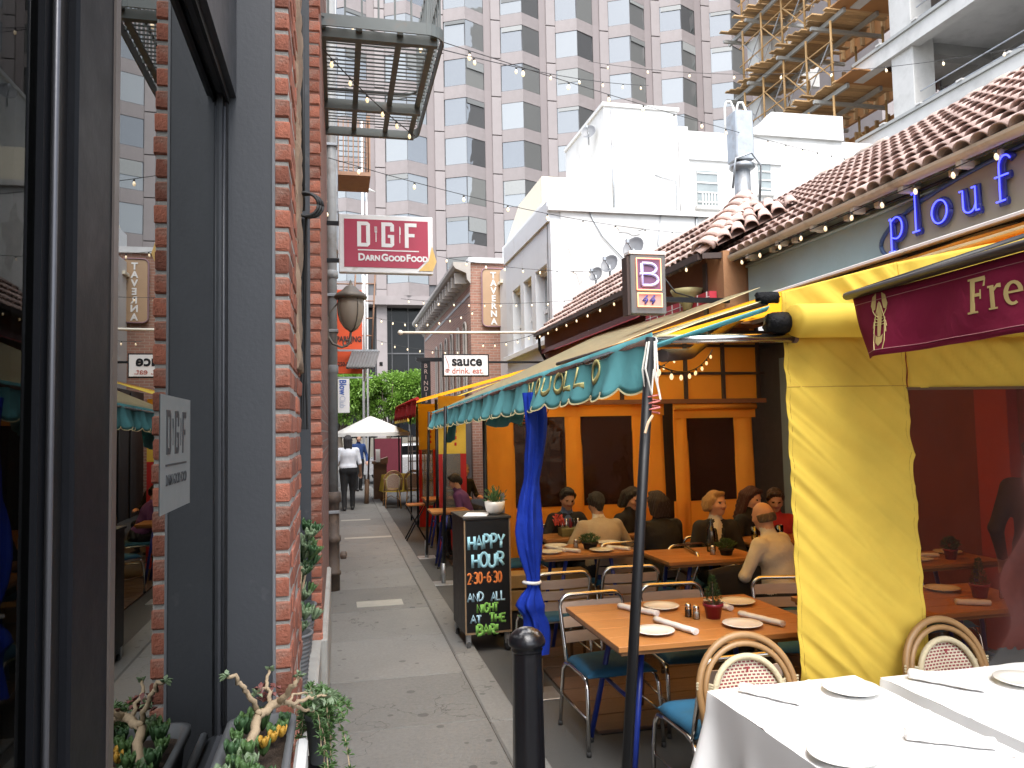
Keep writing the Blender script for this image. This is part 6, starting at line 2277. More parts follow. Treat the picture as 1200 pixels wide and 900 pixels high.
wtable('nearest bare wooden table with rolled napkins and plates, right of the black pole', 1.355, 2.56, 3.68, 4.60, .71)
wtable('second bare wooden table, laid with plates, behind two empty chairs', 1.66, 2.50, 6.26, 6.85, .742)
wtable('bare wooden table before the blond woman in the dark jacket', 2.52, 3.34, 5.66, 6.28, .742)
wtable('wooden table shared by the man in the dark suit and the man in beige', 1.95, 2.95, 7.22, 7.62, .74)
wtable('wooden table before the diner in the red shirt', 3.62, 4.4, 6.35, 6.75, .742)
wtable('wooden table with a red flower pot behind the clear vinyl window', 2.80, 4.15, 3.78, 4.45, .71)
wtable('wooden table farthest right behind the clear vinyl window', 3.75, 4.95, 4.95, 5.5, .735)
wtable('small wooden side table left of the chalkboard cabinet', 1.22, 1.75, 10.4, 10.9, .72)
# yellow bench seats at the back
m_bench = M('bench_wood', (.48, .26, .08), .5, var=.25, vs=3, stretch=(1, 10, 1), objvar=.12)
bn_ = T('bench_cabinet', 'pale wooden bench cabinet behind the blue drape', 'bench', (1.65, 6.9, RZ), 0)
MB().box(1.42, 2.9, 6.9, 7.14, .16, .34, .006).build('front_board', m_bench, bn_)
MB().box(1.42, 2.9, 6.9, 7.14, .36, .48, .006).build('front_board', m_bench, bn_)
MB().box(1.42, 2.9, 6.92, 7.12, RZ + .02, .16).build('plinth', m_blackmat, bn_)

# ------------------------------------------------------------------ white cloth tables
m_cloth = m_linen


def cloth_table(label, x0, x1, y0, y1, z, drop, lab2):
    t = T('folding_table', label, 'table', ((x0 + x1) / 2, (y0 + y1) / 2, RZ), 0, 'tables under white cloths')
    MB().box(x0 + .02, x1 - .02, y0 + .02, y1 - .02, z - .035, z - .006, .004).build('tabletop', m_woodedge, t)
    for xx in (x0 + .08, x1 - .08):
        for yy in (y0 + .08, y1 - .08):
            MB().tube([(xx, yy, RZ), (xx, yy, z - .035)], .02, 8).build('leg', m_black, t)
    c_ = T('tablecloth', lab2, 'tablecloth', ((x0 + x1) / 2, (y0 + y1) / 2, z), 0, 'white tablecloths')
    mb = MB()
    r_ = .012
    per = []
    for cx, cy, s_ in ((x1 - r_, y0 + r_, -PI / 2), (x1 - r_, y1 - r_, 0), (x0 + r_, y1 - r_, PI / 2), (x0 + r_, y0 + r_, PI)):
        arc = [(cx + r_ * math.cos(s_ + PI / 2 * i / 6), cy + r_ * math.sin(s_ + PI / 2 * i / 6), math.cos(s_ + PI / 2 * i / 6), math.sin(s_ + PI / 2 * i / 6), math.sin(PI * i / 6)) for i in range(7)]
        if per:
            a_ = per[-1]
            b_ = arc[0]
            per += [(a_[0] + (b_[0] - a_[0]) * q / 40, a_[1] + (b_[1] - a_[1]) * q / 40, b_[2], b_[3], 0) for q in range(1, 40)]
        per += arc
    a_, b_ = per[-1], per[0]
    per += [(a_[0] + (b_[0] - a_[0]) * q / 40, a_[1] + (b_[1] - a_[1]) * q / 40, b_[2], b_[3], 0) for q in range(1, 40)]
    n = len(per)
    # distance to the nearest corner sets how far the fold flares
    rows = 16
    vs = []
    for k in range(rows + 1):
        tt = k / rows
        for i, (px_, py_, nx_, ny_, cn) in enumerate(per):
            dc = min(math.hypot(px_ - cx, py_ - cy) for cx in (x0, x1) for cy in (y0, y1))
            fl = .16 * math.exp(-(dc / .05) ** 2) + .03 - .022 * math.exp(-((dc - .16) / .07) ** 2)
            wv = .016 * math.sin((px_ + py_ * 1.3) * 17) * tt + .007 * math.sin((px_ * 1.2 - py_) * 41) * tt + .006 * math.sin((px_ + py_) * 73) * tt * tt
            o__ = (fl * tt ** 1.3 + wv * min(1, k / 6)) if k else 0
            zz = z + .002 - drop * tt - (0 if k else 0)
            if k == 1:
                zz = z - .008
            vs.append((px_ + nx_ * o__, py_ + ny_ * o__, zz - (drop * .0)))
    fs = [(k * n + i, k * n + (i + 1) % n, (k + 1) * n + (i + 1) % n, (k + 1) * n + i) for k in range(rows) for i in range(n)]
    mb.smooth = True
    mb.add(vs, [f[::-1] for f in fs])
    mb.smooth = False
    # top with a faint ironed grid
    k0 = [v_ for v_ in vs[:n]]
    mb.smooth = True
    nx2, ny2 = 24, 24

    def topf(u, v):
        x = x0 + (x1 - x0) * u
        y = y0 + (y1 - y0) * v
        cr = .004 * (math.exp(-((u - .33) / .012) ** 2) + math.exp(-((u - .67) / .012) ** 2) + math.exp(-((v - .5) / .012) ** 2))
        return Vector((x, y, z + .0022 + cr + .0016 * math.sin(x * 15 + y * 9) + .0012 * math.sin(x * 31 - y * 24)))
    mb.grid(topf, 40, 40)
    mb.build('cloth', m_cloth, c_)
    return t


cloth_table('folding table under the nearer white cloth', 1.475, 2.17, 2.13, 2.98, .71, .62, 'nearer white tablecloth with plates, hanging to the ground in the foreground')
cloth_table('folding table under the right white cloth', 2.255, 3.05, 1.95, 2.93, .71, .60, 'second white tablecloth at the right edge of the picture')


# ------------------------------------------------------------------ tableware
PL = MB().lathe([(0, .004), (.055, .003), (.06, .0), (.066, .002), (.072, .008), (.105, .017), (.108, .0185), (.105, .021), (.072, .013), (.06, .010), (0, .009)], 36, cap=False).mesh('plate', m_white)


def plate(x, y, z, label, s_=1.0):
    o = bpy.data.objects.new('plate', PL)
    C.objects.link(o)
    o.location = (x, y, z)
    o.scale = (s_, s_, s_)
    tag(o, label, 'plate', 'white plates')


def napkin(p0, p1, z, label, r_=.021, flatr=.8):
    p0, p1 = Vector((*p0, z + r_ * flatr)), Vector((*p1, z + r_ * flatr))
    t = T('napkin_roll', label, 'napkin', tuple((p0 + p1) / 2 - Vector((0, 0, r_ * flatr))), 0, 'rolled white napkins')
    d = p1 - p0
    nrm = Vector((-d.y, d.x, 0)).normalized()
    mb = MB()
    n_ = 12
    pts = [p0.lerp(p1, i / n_) + nrm * .002 * math.sin(i * 1.3) for i in range(n_ + 1)]
    mb.tube(pts, [r_ * (1 + .05 * math.sin(i * 2.1)) for i in range(n_ + 1)], 14, True, flat=((0, 0, 1), flatr))
    mb.build('roll', m_napkin, t)
    mb = MB()
    q = r_ * 1.02
    mb.tube([p + nrm * q * .75 + Vector((0, 0, q * .42)) for p in pts], .0022, 5)
    mb.build('fold_edge', m_napkin, t)
    dn = d.normalized()
    for e, s_ in ((p0, -1), (p1, 1)):
        mb = MB()
        mb.tube([e + dn * s_ * .0015 + nrm * (r_ * .8 * (1 - k / 22)) * math.cos(k * .6) + Vector((0, 0, r_ * flatr * .8 * (1 - k / 22) * math.sin(k * .6))) for k in range(20)], .0016, 4)
        mb.build('rolled_end', m_napkin, t)


plate(1.629, 3.877, .711, 'white plate by the black pole on the near wooden table')
plate(1.892, 4.387, .711, 'white plate at the far left place of the near wooden table')
plate(2.137, 3.868, .711, 'white plate at the front middle of the near wooden table')
plate(2.38, 4.36, .711, 'white plate farthest right on the near wooden table')
napkin((1.65, 4.46), (1.79, 4.21), .711, 'rolled napkin at the far left place of the near wooden table')
napkin((1.725, 4.09), (1.82, 3.78), .711, 'rolled napkin beside the plate by the black pole')
napkin((2.235, 4.07), (2.335, 3.79), .711, 'rolled napkin at the front right of the near wooden table')
napkin((2.20, 4.42), (2.25, 4.2), .711, 'rolled napkin half hidden behind the red pot')
plate(1.592, 2.262, .716, 'white plate at the bottom edge of the near tablecloth', 1.05)
plate(2.02, 2.80, .716, 'white plate at the far right of the near tablecloth', 1.05)
napkin((1.89, 2.34), (2.11, 2.19), .716, 'flat rolled napkin on the near corner of the near tablecloth', .025, .75)
napkin((1.60, 2.93), (1.74, 2.72), .716, 'flat rolled napkin by the first rattan chair', .025, .7)
napkin((2.36, 2.88), (2.52, 2.65), .716, 'flat rolled napkin on the second tablecloth', .027, .75)
plate(2.75, 2.69, .716, 'white plate on the second tablecloth', 1.05)
plate(1.76, 6.40, .743, 'front left plate on the second wooden table')
plate(1.90, 6.72, .743, 'back left plate on the second wooden table')
plate(2.21, 6.36, .743, 'front right plate on the second wooden table')
plate(2.41, 6.74, .743, 'back right plate on the second wooden table')
napkin((1.80, 6.66), (1.90, 6.42), .743, 'rolled napkin between the left plates of the second wooden table')
napkin((1.86, 6.50), (2.0, 6.33), .743, 'rolled napkin at the front left of the second wooden table')
napkin((2.30, 6.47), (2.44, 6.30), .743, 'rolled napkin at the front right of the second wooden table')
napkin((3.58, 3.95), (3.74, 3.86), .711, 'rolled napkin on the table behind the clear vinyl window')
napkin((2.86, 3.86), (3.02, 3.82), .711, 'rolled napkin just behind the yellow curtain edge')
plate(3.80, 4.30, .711, 'plate on the table behind the clear vinyl window')

plate(4.35, 5.15, .736, 'left plate on the farther table behind the vinyl')
plate(4.80, 5.35, .736, 'right plate on the farther table behind the vinyl')
napkin((4.42, 5.3), (4.6, 5.22), .736, 'rolled napkin on the farther table behind the vinyl')
m_glass = GLASS('shaker_glass', 1.5, (.9, .9, .88), .02, minrefl=.1)
m_salt = M('salt', (.8, .8, .78), .9)
m_pepper = M('pepper', (.06, .05, .045), .9)


def shaker(x, y, z, label, fill):
    t = T('shaker', label, 'shaker', (x, y, z), 0, 'salt and pepper shakers')
    MB().lathe([(.0, .0), (.019, .0), (.021, .003), (.019, .05), (.016, .056)], 14).build('glass_body', m_glass, t, False)
    MB().lathe([(0, .003), (.016, .003), (.0155, .038), (0, .040)], 12).build('filling', fill, t, False)
    MB().lathe([(.0165, .054), (.018, .058), (.018, .066), (.012, .075), (0, .077)], 14).build('cap', m_chrome, t, False)


shaker(1.975, 4.09, .711, 'salt shaker beside the red pot on the near wooden table', m_salt)
shaker(1.955, 4.15, .711, 'pepper shaker beside the red pot on the near wooden table', m_pepper)
shaker(2.06, 6.62, .743, 'salt shaker on the second wooden table', m_salt)
shaker(3.005, 5.88, .743, 'salt shaker before the blond woman', m_salt)
shaker(3.97, 4.0, .711, 'shaker beside the pot behind the vinyl window', m_salt)

m_redpot = M('red_glaze', (.20, .012, .03), .35, var=.15)
m_conif = M('conifer_green', (.03, .075, .02), .7, var=.5, vs=20)


def mini_tree(label, lab2, x, y, z, r_=.055, h=.085, hh=.16, bush=False, potm=None):
    t = T('flower_pot', label, 'pot', (x, y, z), 0, 'small table pots')
    MB().lathe([(0, 0), (r_ * .72, 0), (r_ * .95, h * .8), (r_ * 1.05, h * .8), (r_ * 1.08, h), (r_ * .95, h), (r_ * .9, h * .85), (0, h * .85)], 20, cap=False).build('pot', potm or m_redpot, t, False)
    MB().lathe([(r_ * .9, h * .86), (0, h * .9)], 16).build('soil', m_soil, t, False)
    p = T('table_plant', lab2, 'plant', (x, y, z + h * .88), 0, 'small table plants')
    mb = MB()
    for i in range(520 if not bush else 260):
        k = random.random()
        a_ = random.uniform(0, 6.28)
        rr = (r_ * .85 * (1 - k) + .006) * random.uniform(.5, 1.1) if not bush else r_ * 1.15 * math.sin(PI * min(1, k * .8 + .15)) * random.uniform(.5, 1.1)
        q = Vector((rr * math.cos(a_), rr * math.sin(a_), k * hh))
        leaf(mb, q, (math.cos(a_), math.sin(a_), random.uniform(.2, 1.2)), .016 if not bush else .03, .006 if not bush else .012)
    mb.build('foliage', m_conif if not bush else m_leafd, p, False)
    MB().tube([(0, 0, -.01), (0, 0, hh * .8)], .004, 5).build('stem', m_barkd, p, False)


mini_tree('dark red pot on the near wooden table', 'little conifer in the red pot on the near wooden table', 2.075, 4.08, .711)
mini_tree('dark low bowl on the second wooden table', 'leafy succulent in the bowl on the second wooden table', 2.16, 6.52, .743, .07, .06, .07, True, m_blackmat)
mini_tree('dark bowl before the blond woman', 'leafy succulent in the bowl before the blond woman', 3.10, 5.83, .743, .06, .055, .07, True, m_blackmat)
mini_tree('red pot behind the clear vinyl window', 'little conifer behind the clear vinyl window', 3.86, 4.06, .711)
mini_tree('red flower pot on the rear table behind the vinyl', 'red flowers behind the clear vinyl window', 4.62, 5.12, .735, .05, .08, .09, True)
bt = T('water_bottle', 'clear water bottle standing before the blond woman', 'bottle', (3.07, 6.03, .743))
MB().lathe([(0, 0), (.036, 0), (.038, .01), (.038, .16), (.03, .19), (.014, .22), (.013, .27), (.015, .275), (.013, .28)], 16).build('glass', GLASS('bottle_glass', 1.5, (.7, .75, .72), .02, minrefl=.1), bt, False)
cd_ = T('condiment_caddy', 'green box caddy with flowers on the rear dining table', 'caddy', (2.25, 7.4, .74))
MB().box(2.14, 2.36, 7.33, 7.47, .741, .82, .006).build('box', M('olive_box', (.16, .15, .06), .6), cd_)
for i in range(5):
    MB().lathe([(0, 0), (.018, 0), (.018, .09), (.01, .11), (.01, .13), (0, .13)], 10, (2.17 + i * .04, 7.4, .78)).build('jar', random.choice([m_tumbler, m_redpot, m_chrome]), cd_)
mb = MB()
for i in range(60):
    leaf(mb, (2.12 + random.uniform(-.04, .05), 7.38 + random.uniform(-.04, .04), .86 + random.uniform(-.02, .07)), (random.uniform(-1, 1), random.uniform(-1, 1), 1), .04, .03)
mb.build('flowers', M('coral_petal', (.6, .08, .06), .6), cd_)
gl2 = MB().lathe([(0, .002), (.03, .002), (.036, .12), (.033, .12), (.027, .008), (0, .008)], 14, cap=False).mesh('water_glass', m_tumbler)
for (x, y, lab) in ((3.75, 6.5, 'left water glass before the diner in red'), (3.9, 6.45, 'middle water glass before the diner in red'), (4.02, 6.52, 'right water glass before the diner in red'), (2.6, 7.38, 'water glass by the man in beige')):
    o = bpy.data.objects.new('water_glass', gl2)
    C.objects.link(o)
    o.location = (x, y, .743)
    tag(o, lab, 'glass', 'water glasses')
# black bags and coats under the right tables
cs = T('black_coat', 'black coat hanging over a chair back below the bald man', 'coat', (2.95, 5.45, .2))
mb = MB()
mb.grid(lambda u, v: Vector((2.74 + .5 * u + .02 * math.sin(v * 6), 5.46 - .03 * v + .03 * math.sin(u * 9) * v, .70 - .62 * v + .03 * math.sin(PI * u))), 16, 12, .02)
mb.build('cloth', m_blackmat, cs)

# ------------------------------------------------------------------ chalkboard cabinet
m_chalk = M('chalkboard', (.006, .006, .0065), .6, var=.5, vs=5, dirt=(.014, .014, .0145), dirts=3, spec=.25)
m_cab = M('cabinet_black', (.011, .010, .009), .5, var=.3, vs=5, dirt=(.08, .06, .04), dirts=8, dirtlo=.64, dirthi=.72)
m_oak = M('worn_edge', (.22, .15, .085), .7, var=.4, vs=20)
CRZ = .04
kc = T('chalkboard_cabinet', 'black cabinet on casters with a hand lettered HAPPY HOUR chalkboard front', 'cabinet', (1.215, 6.72, RZ), CRZ)
B = lambda mb, n, mt_: mb.build(n, mt_, kc, False)
hw, hd, z0_, z1_ = .198, .27, .16, 1.11
B(MB().box(-hw, hw, -hd, hd, z0_, z1_, .004), 'body', m_cab)
B(MB().box(-hw - .012, hw + .012, -hd - .012, hd + .012, z1_, z1_ + .022, .003), 'top_board', m_cab)
B(MB().box(-hw + .012, hw - .012, -hd - .006, -hd, z0_ + .02, z1_ - .01), 'chalkboard_panel', m_chalk)
for x in (-hw + .003, hw - .003):
    B(MB().box(x - .006, x + .006, -hd - .004, -hd + .006, z0_, z1_), 'edge_strip', m_oak)
B(MB().box(-hw, hw, -hd - .005, -hd + .005, z0_, z0_ + .016), 'edge_strip', m_oak)
for sx_ in (-1, 1):
    for sy_ in (-1, 1):
        x, y = sx_ * (hw - .03), sy_ * (hd - .03)
        cst = B(MB().box(x - .02, x + .02, y - .015, y + .03, .06, z0_, .003), 'caster', m_galv)
        MB().lathe([(0, -.016), (.04, -.016), (.05, -.008), (.05, .008), (.04, .016), (0, .016)], 16, (x, y - .01, .051), axis=(1, .3 * sx_, 0)).build('wheel', m_foot, cst, False)
chk = {'b': M('chalk_blue', (.28, .55, .66), .8, var=.12, vs=30), 'o': M('chalk_orange', (.62, .18, .04), .8, var=.15, vs=30), 'g': M('chalk_green', (.18, .42, .08), .8, var=.15, vs=30), 'w': M('chalk_pale', (.36, .56, .68), .8, var=.12, vs=30)}
for (s_, x, z, h, wd, mt_, r_) in (('HAPPY', -.165, .865, .115, .058, 'b', .0105), ('HOUR', -.135, .715, .11, .064, 'b', .0105), ('2:30-6:30', -.178, .585, .085, .034, 'o', .0068),
                                   ('AND', -.178, .435, .068, .042, 'w', .007), ('ALL', .025, .43, .072, .038, 'w', .007), ('NIGHT', -.10, .34, .068, .038, 'g', .008), ('AT', -.155, .252, .062, .044, 'w', .007), ('THE', .005, .252, .066, .046, 'g', .009), ('BAR!', -.105, .155, .082, .05, 'g', .011)):
    mb = MB()
    strokes(mb, s_, (x, -hd - .007, z + .0), (1, 0, 0), (0, 0, 1), h, wd, .96, .06, r_ * 1.3, (0, 1, 0), .2)
    B(mb, 'chalk_lettering', chk[mt_])
pw = T('white_bowl_pot', 'white bowl planter on top of the chalkboard cabinet', 'pot', (1.33, 6.62, 1.073))
MB().lathe([(0, 0), (.045, 0), (.075, .03), (.088, .075), (.09, .11), (.084, .11), (.08, .08), (0, .08)], 24, cap=False).build('bowl', m_white, pw, False)
MB().lathe([(.078, .085), (0, .09)], 16).build('soil', m_soil, pw, False)
pp = T('potted_herb', 'green herb growing in the white bowl on the cabinet', 'plant', (1.33, 6.62, 1.16))
mb = MB()
for i in range(150):
    a_ = random.uniform(0, 6.28)
    e = random.uniform(.2, 1.5)
    d = Vector((math.cos(a_) * math.cos(e), math.sin(a_) * math.cos(e), math.sin(e)))
    q = d * random.uniform(.01, .13)
    leaf(mb, q, d + Vector((random.uniform(-.5, .5), random.uniform(-.5, .5), random.uniform(-.3, .6))), .045, .014)
mb.build('leaves', m_leaf, pp, False)
ms = MB()
for i in range(9):
    a_ = i * .7
    ms.tube([(0, 0, -.01), (.03 * math.cos(a_), .03 * math.sin(a_), .05), (.06 * math.cos(a_), .06 * math.sin(a_), .12)], .002, 4)
ms.build('stems', m_leafd, pp, False)
o = MB().obox((1.17, 6.62, 1.0765), (.2, .28, .004), Matrix.Rotation(-.3, 3, 'Z')).build('menu_sheet', m_napkin)
tag(o, 'white paper menu lying on the chalkboard cabinet', 'paper')
o = MB().obox((1.415, 6.70, 1.16), (.04, .1, .17), Matrix.Rotation(-.2, 3, 'Z'), .003).build('menu_holder', M('grey_acrylic', (.22, .24, .26), .2))
tag(o, 'small grey upright menu holder on the cabinet corner', 'holder')

# ------------------------------------------------------------------ bollard
bo = T('bollard', 'glossy black fluted bollard with worn dome top at the kerb', 'bollard', (.865, 3.6, 0))
mt, nt, N, L, b = nodes('bollard_paint')
v = objvec(nt)
wz = ramp(nt, noise(nt, 16, 5, .65, v), [(.47, (0, 0, 0)), (.58, (1, 1, 1))])
ge = N.new('ShaderNodeNewGeometry')
sn = N.new('ShaderNodeSeparateXYZ')
L.new(ge.outputs['Normal'], sn.inputs[0])
upf = mathn(nt, 'MULTIPLY', wz, ramp(nt, sn.outputs[2], [(.55, (0, 0, 0)), (.9, (1, 1, 1))]))
L.new(mixc(nt, upf, (.007, .007, .009), (.22, .22, .22)), b.inputs['Base Color'])
b.inputs['Roughness'].default_value = .3
b.inputs['Coat Weight'].default_value = .15
b.inputs['Specular IOR Level'].default_value = .35
bp = N.new('ShaderNodeBump')
bp.inputs['Strength'].default_value = .25
bp.inputs['Distance'].default_value = .01
L.new(noise(nt, 30, 4, .6, v), bp.inputs['Height'])
L.new(bp.outputs[0], b.inputs['Normal'])
m_boll = mt
mb = MB()
nn = 64


def flute(z, r_):
    return [(r_ * (1 - .05 * (1 + math.cos(8 * 2 * PI * j / nn)) * .5) * math.cos(2 * PI * j / nn), r_ * (1 - .05 * (1 + math.cos(8 * 2 * PI * j / nn)) * .5) * math.sin(2 * PI * j / nn), z) for j in range(nn)]


rings = [flute(z, r_) for z, r_ in ((0, .086), (.1, .078), (.5, .073), (.765, .070))]
vs = [q for rg in rings for q in rg]
mb.smooth = True
mb.add(vs, [(i * nn + j, i * nn + (j + 1) % nn, (i + 1) * nn + (j + 1) % nn, (i + 1) * nn + j) for i in range(len(rings) - 1) for j in range(nn)])
mb.build('fluted_shaft', m_boll, bo, False)
MB().lathe([(.07, .755), (.076, .765), (.070, .778), (.086, .786), (.089, .798), (.086, .812), (.076, .832), (.058, .850), (.035, .862), (.015, .867), (0, .868)], 40).build('dome_cap', m_boll, bo, False)
MB().lathe([(.115, 0), (.115, .03), (.09, .05), (.086, .06)], 24).build('base_ring', m_boll, bo, False)

# ------------------------------------------------------------------ the far end of the alley
um = T('patio_parasol', 'white square patio parasol standing over the far tables', 'parasol', (.72, 20.1, 0))
c_ = Vector((.82, 20.1, 0))
mb = MB()
P_ = [(c_.x + sx_ * .92, c_.y + sy_ * .92, 1.80) for sx_, sy_ in ((-1, -1), (1, -1), (1, 1), (-1, 1))]
ap = Vector((c_.x, c_.y, 2.24))


def para(u, v):
    side = int(min(3.999, u * 4))
    f_ = u * 4 - side
    a_, b_ = Vector(P_[side]), Vector(P_[(side + 1) % 4])
    e = a_.lerp(b_, f_)
    e.z -= .03 * math.sin(PI * f_) * 0
    q = ap.lerp(e, v)
    q.z -= .05 * math.sin(PI * v) * math.sin(PI * f_)
    return q


mb.grid(para, 32, 8, .003)
mb.build('canopy', FAB('parasol_white', (.78, .77, .73), .3, .05), um)
mb = MB()
for i in range(4):
    a_, b_ = Vector(P_[i]), Vector(P_[(i + 1) % 4])
    mb.bar(a_ + Vector((0, 0, -.04)), b_ + Vector((0, 0, -.04)), .004, .09)
mb.build('valance', MATS['parasol_white'], um)
MB().tube([(.72, 20.1, .0), (.76, 20.1, .9), (.82, 20.1, 2.2)], .022, 8).build('pole', m_dkbr, um)
MB().tube([(.70, 20.08, .0), (.72, 20.08, .62)], .06, 10).build('wooden_sleeve', M('sleeve_wood', (.20, .12, .07), .6, var=.25), um)
for i in range(4):
    MB().tube([(c_.x, c_.y, 1.95), tuple(Vector(P_[i]) * .98 + Vector((c_.x, c_.y, 1.8)) * .02)], .012, 5).build('rib', m_dkbr, um)
yt = T('cafe_table', 'small round cafe table under the yellow cloth at the alley end', 'table', (1.55, 20.2, RZ))
MB().lathe([(0, .74), (.42, .74), (.42, .765), (0, .765)], 20, (1.55, 20.2, RZ)).build('tabletop', m_woodedge, yt)
MB().tube([(1.55, 20.2, RZ), (1.55, 20.2, .70)], .03, 8).build('leg', m_black, yt)
ycl = T('yellow_tablecloth', 'bright yellow tablecloth behind the two far rattan chairs', 'tablecloth', (1.55, 20.2, .7))
mb = MB()
mb.grid(lambda u, v: (lambda a_, rr: Vector((1.55 + rr * math.cos(a_), 20.2 + rr * math.sin(a_), .712 - (0 if v < .6 else (v - .6) / .4 * .42))))(2 * PI * u, (.46 * v / .6 if v < .6 else .46 + .05 * (v - .6) / .4 * (1 + .6 * math.sin(2 * PI * u * 7)))), 48, 10)
mb.build('cloth', f_yel, ycl)
# folding stool, host stand, maroon screen, parked cars
fs_ = T('folding_stool', 'black folding stool with wooden seat near the far awning pole', 'stool', (1.3, 13.2, RZ))
MB().box(1.12, 1.42, 13.0, 13.3, .56, .59, .005).build('seat', m_wood, fs_)
for y in (13.02, 13.28):
    MB().tube([(1.08, y, RZ), (1.42, y, .56)], .012, 6).build('leg', m_black, fs_)
    MB().tube([(1.46, y, RZ), (1.12, y, .56)], .012, 6).build('leg', m_black, fs_)
hst = T('host_stand', 'dark wooden host stand with menus beside the parasol pole', 'stand', (1.05, 21.5, 0))
MB().box(.95, 1.3, 21.4, 21.75, RZ, .95, .01).build('body', M('host_wood', (.16, .075, .035), .5, var=.3), hst)
mb = MB()
mb.prism([(0, 0), (.42, 0), (.42, .18), (0, .06)], (.91, 21.35, .95), (1, 0, 0), (0, 0, 1), (0, .42, 0))
mb.build('sloped_top', MATS['host_wood'], hst)
MB().box(1.0, 1.12, 21.33, 21.36, 1.0, 1.35).build('menu_board', m_napkin, hst)
o = T('maroon_screen', 'maroon fabric screen closing off the terrace at the street', 'screen', (1.7, 26, RZ))
MB().box(1.15, 2.1, 26, 26.04, .35, 1.6).build('panel', m_redwall, o)
for x in (1.15, 2.06):
    MB().box(x, x + .04, 25.98, 26.06, RZ, 1.8).build('post', m_black, o)
o = T('lattice_screen', 'dark lattice terrace screen right of the maroon one', 'screen', (2.6, 25, RZ))
for i in range(9):
    MB().box(2.2 + i * .13, 2.23 + i * .13, 25, 25.02, .1, 1.7).build('upright', m_dkbr, o)
for i in range(5):
    MB().box(2.2, 3.3, 25.02, 25.04, .2 + i * .32, .24 + i * .32).build('rail', m_dkbr, o)


def car(label, x, y, rz, body, hgt=1.45):
    t = T('parked_car', label, 'car', (x, y, RZ), rz, 'cars on the cross street')
    prof = [(-2.15, .35), (-2.2, .62), (-2.05, .86), (-1.5, .93), (-.85, hgt - .02), (.55, hgt), (1.35, .98), (2.0, .84), (2.2, .58), (2.15, .35)]
    mb = MB()
    mb.prism(prof, (0, -.85, 0), (1, 0, 0), (0, 0, 1), (0, 1.7, 0))
    mb.v = [(a_, b_ * (1 - .22 * max(0, (c_ - .9)) / .55), c_) for a_, b_, c_ in mb.v]
    bd_ = mb.build('body', body, t, False)
    for s_ in (-1, 1):
        mb = MB()
        mb.prism([(-1.35, .97), (-.8, hgt - .09), (.5, hgt - .08), (1.15, .99)], (0, s_ * .775, 0), (1, 0, 0), (0, 0, 1), (0, .03 * s_, -.0))
        mb.build('side_window', m_lobby, t, False)
        for xx in (-1.35, 1.35):
            wh = MB().lathe([(0, -.1), (.22, -.1), (.31, -.09), (.32, 0), (.31, .09), (.22, .1), (0, .1)], 18, (xx, s_ * .80, .32), axis=(0, 1, 0)).build('wheel', m_foot, t, False)
            MB().lathe([(0, 0), (.2, 0), (.19, .015), (0, .02)], 14, (xx, s_ * .90, .32), axis=(0, s_, 0)).build('rim', m_chrome, wh, False)
    for s_ in (-1, 1):
        MB().obox((2.14, s_ * .6, .68), (.1, .3, .12), None, .02).build('headlight', m_tumbler, t, False)
        MB().obox((-2.14, s_ * .62, .74), (.08, .25, .12), None, .02).build('tail_light', m_redpot, t, False)


car('silver white car parked on the cross street behind the maroon screen', 2.9, 29.2, 0, M('car_silver', (.55, .56, .58), .25, .3, var=.05, coat=.5))
car('dark blue car farther along the cross street', 6.8, 31.8, .0, M('car_blue', (.03, .06, .14), .25, .2, var=.05, coat=.5))
# ------------------------------------------------------------------ people: one continuous skin grown over a posed skeleton
def smin(a_, b_, k):
    h = np.maximum(k - np.abs(a_ - b_), 0) / k
    return np.minimum(a_, b_) - h * h * k * .25


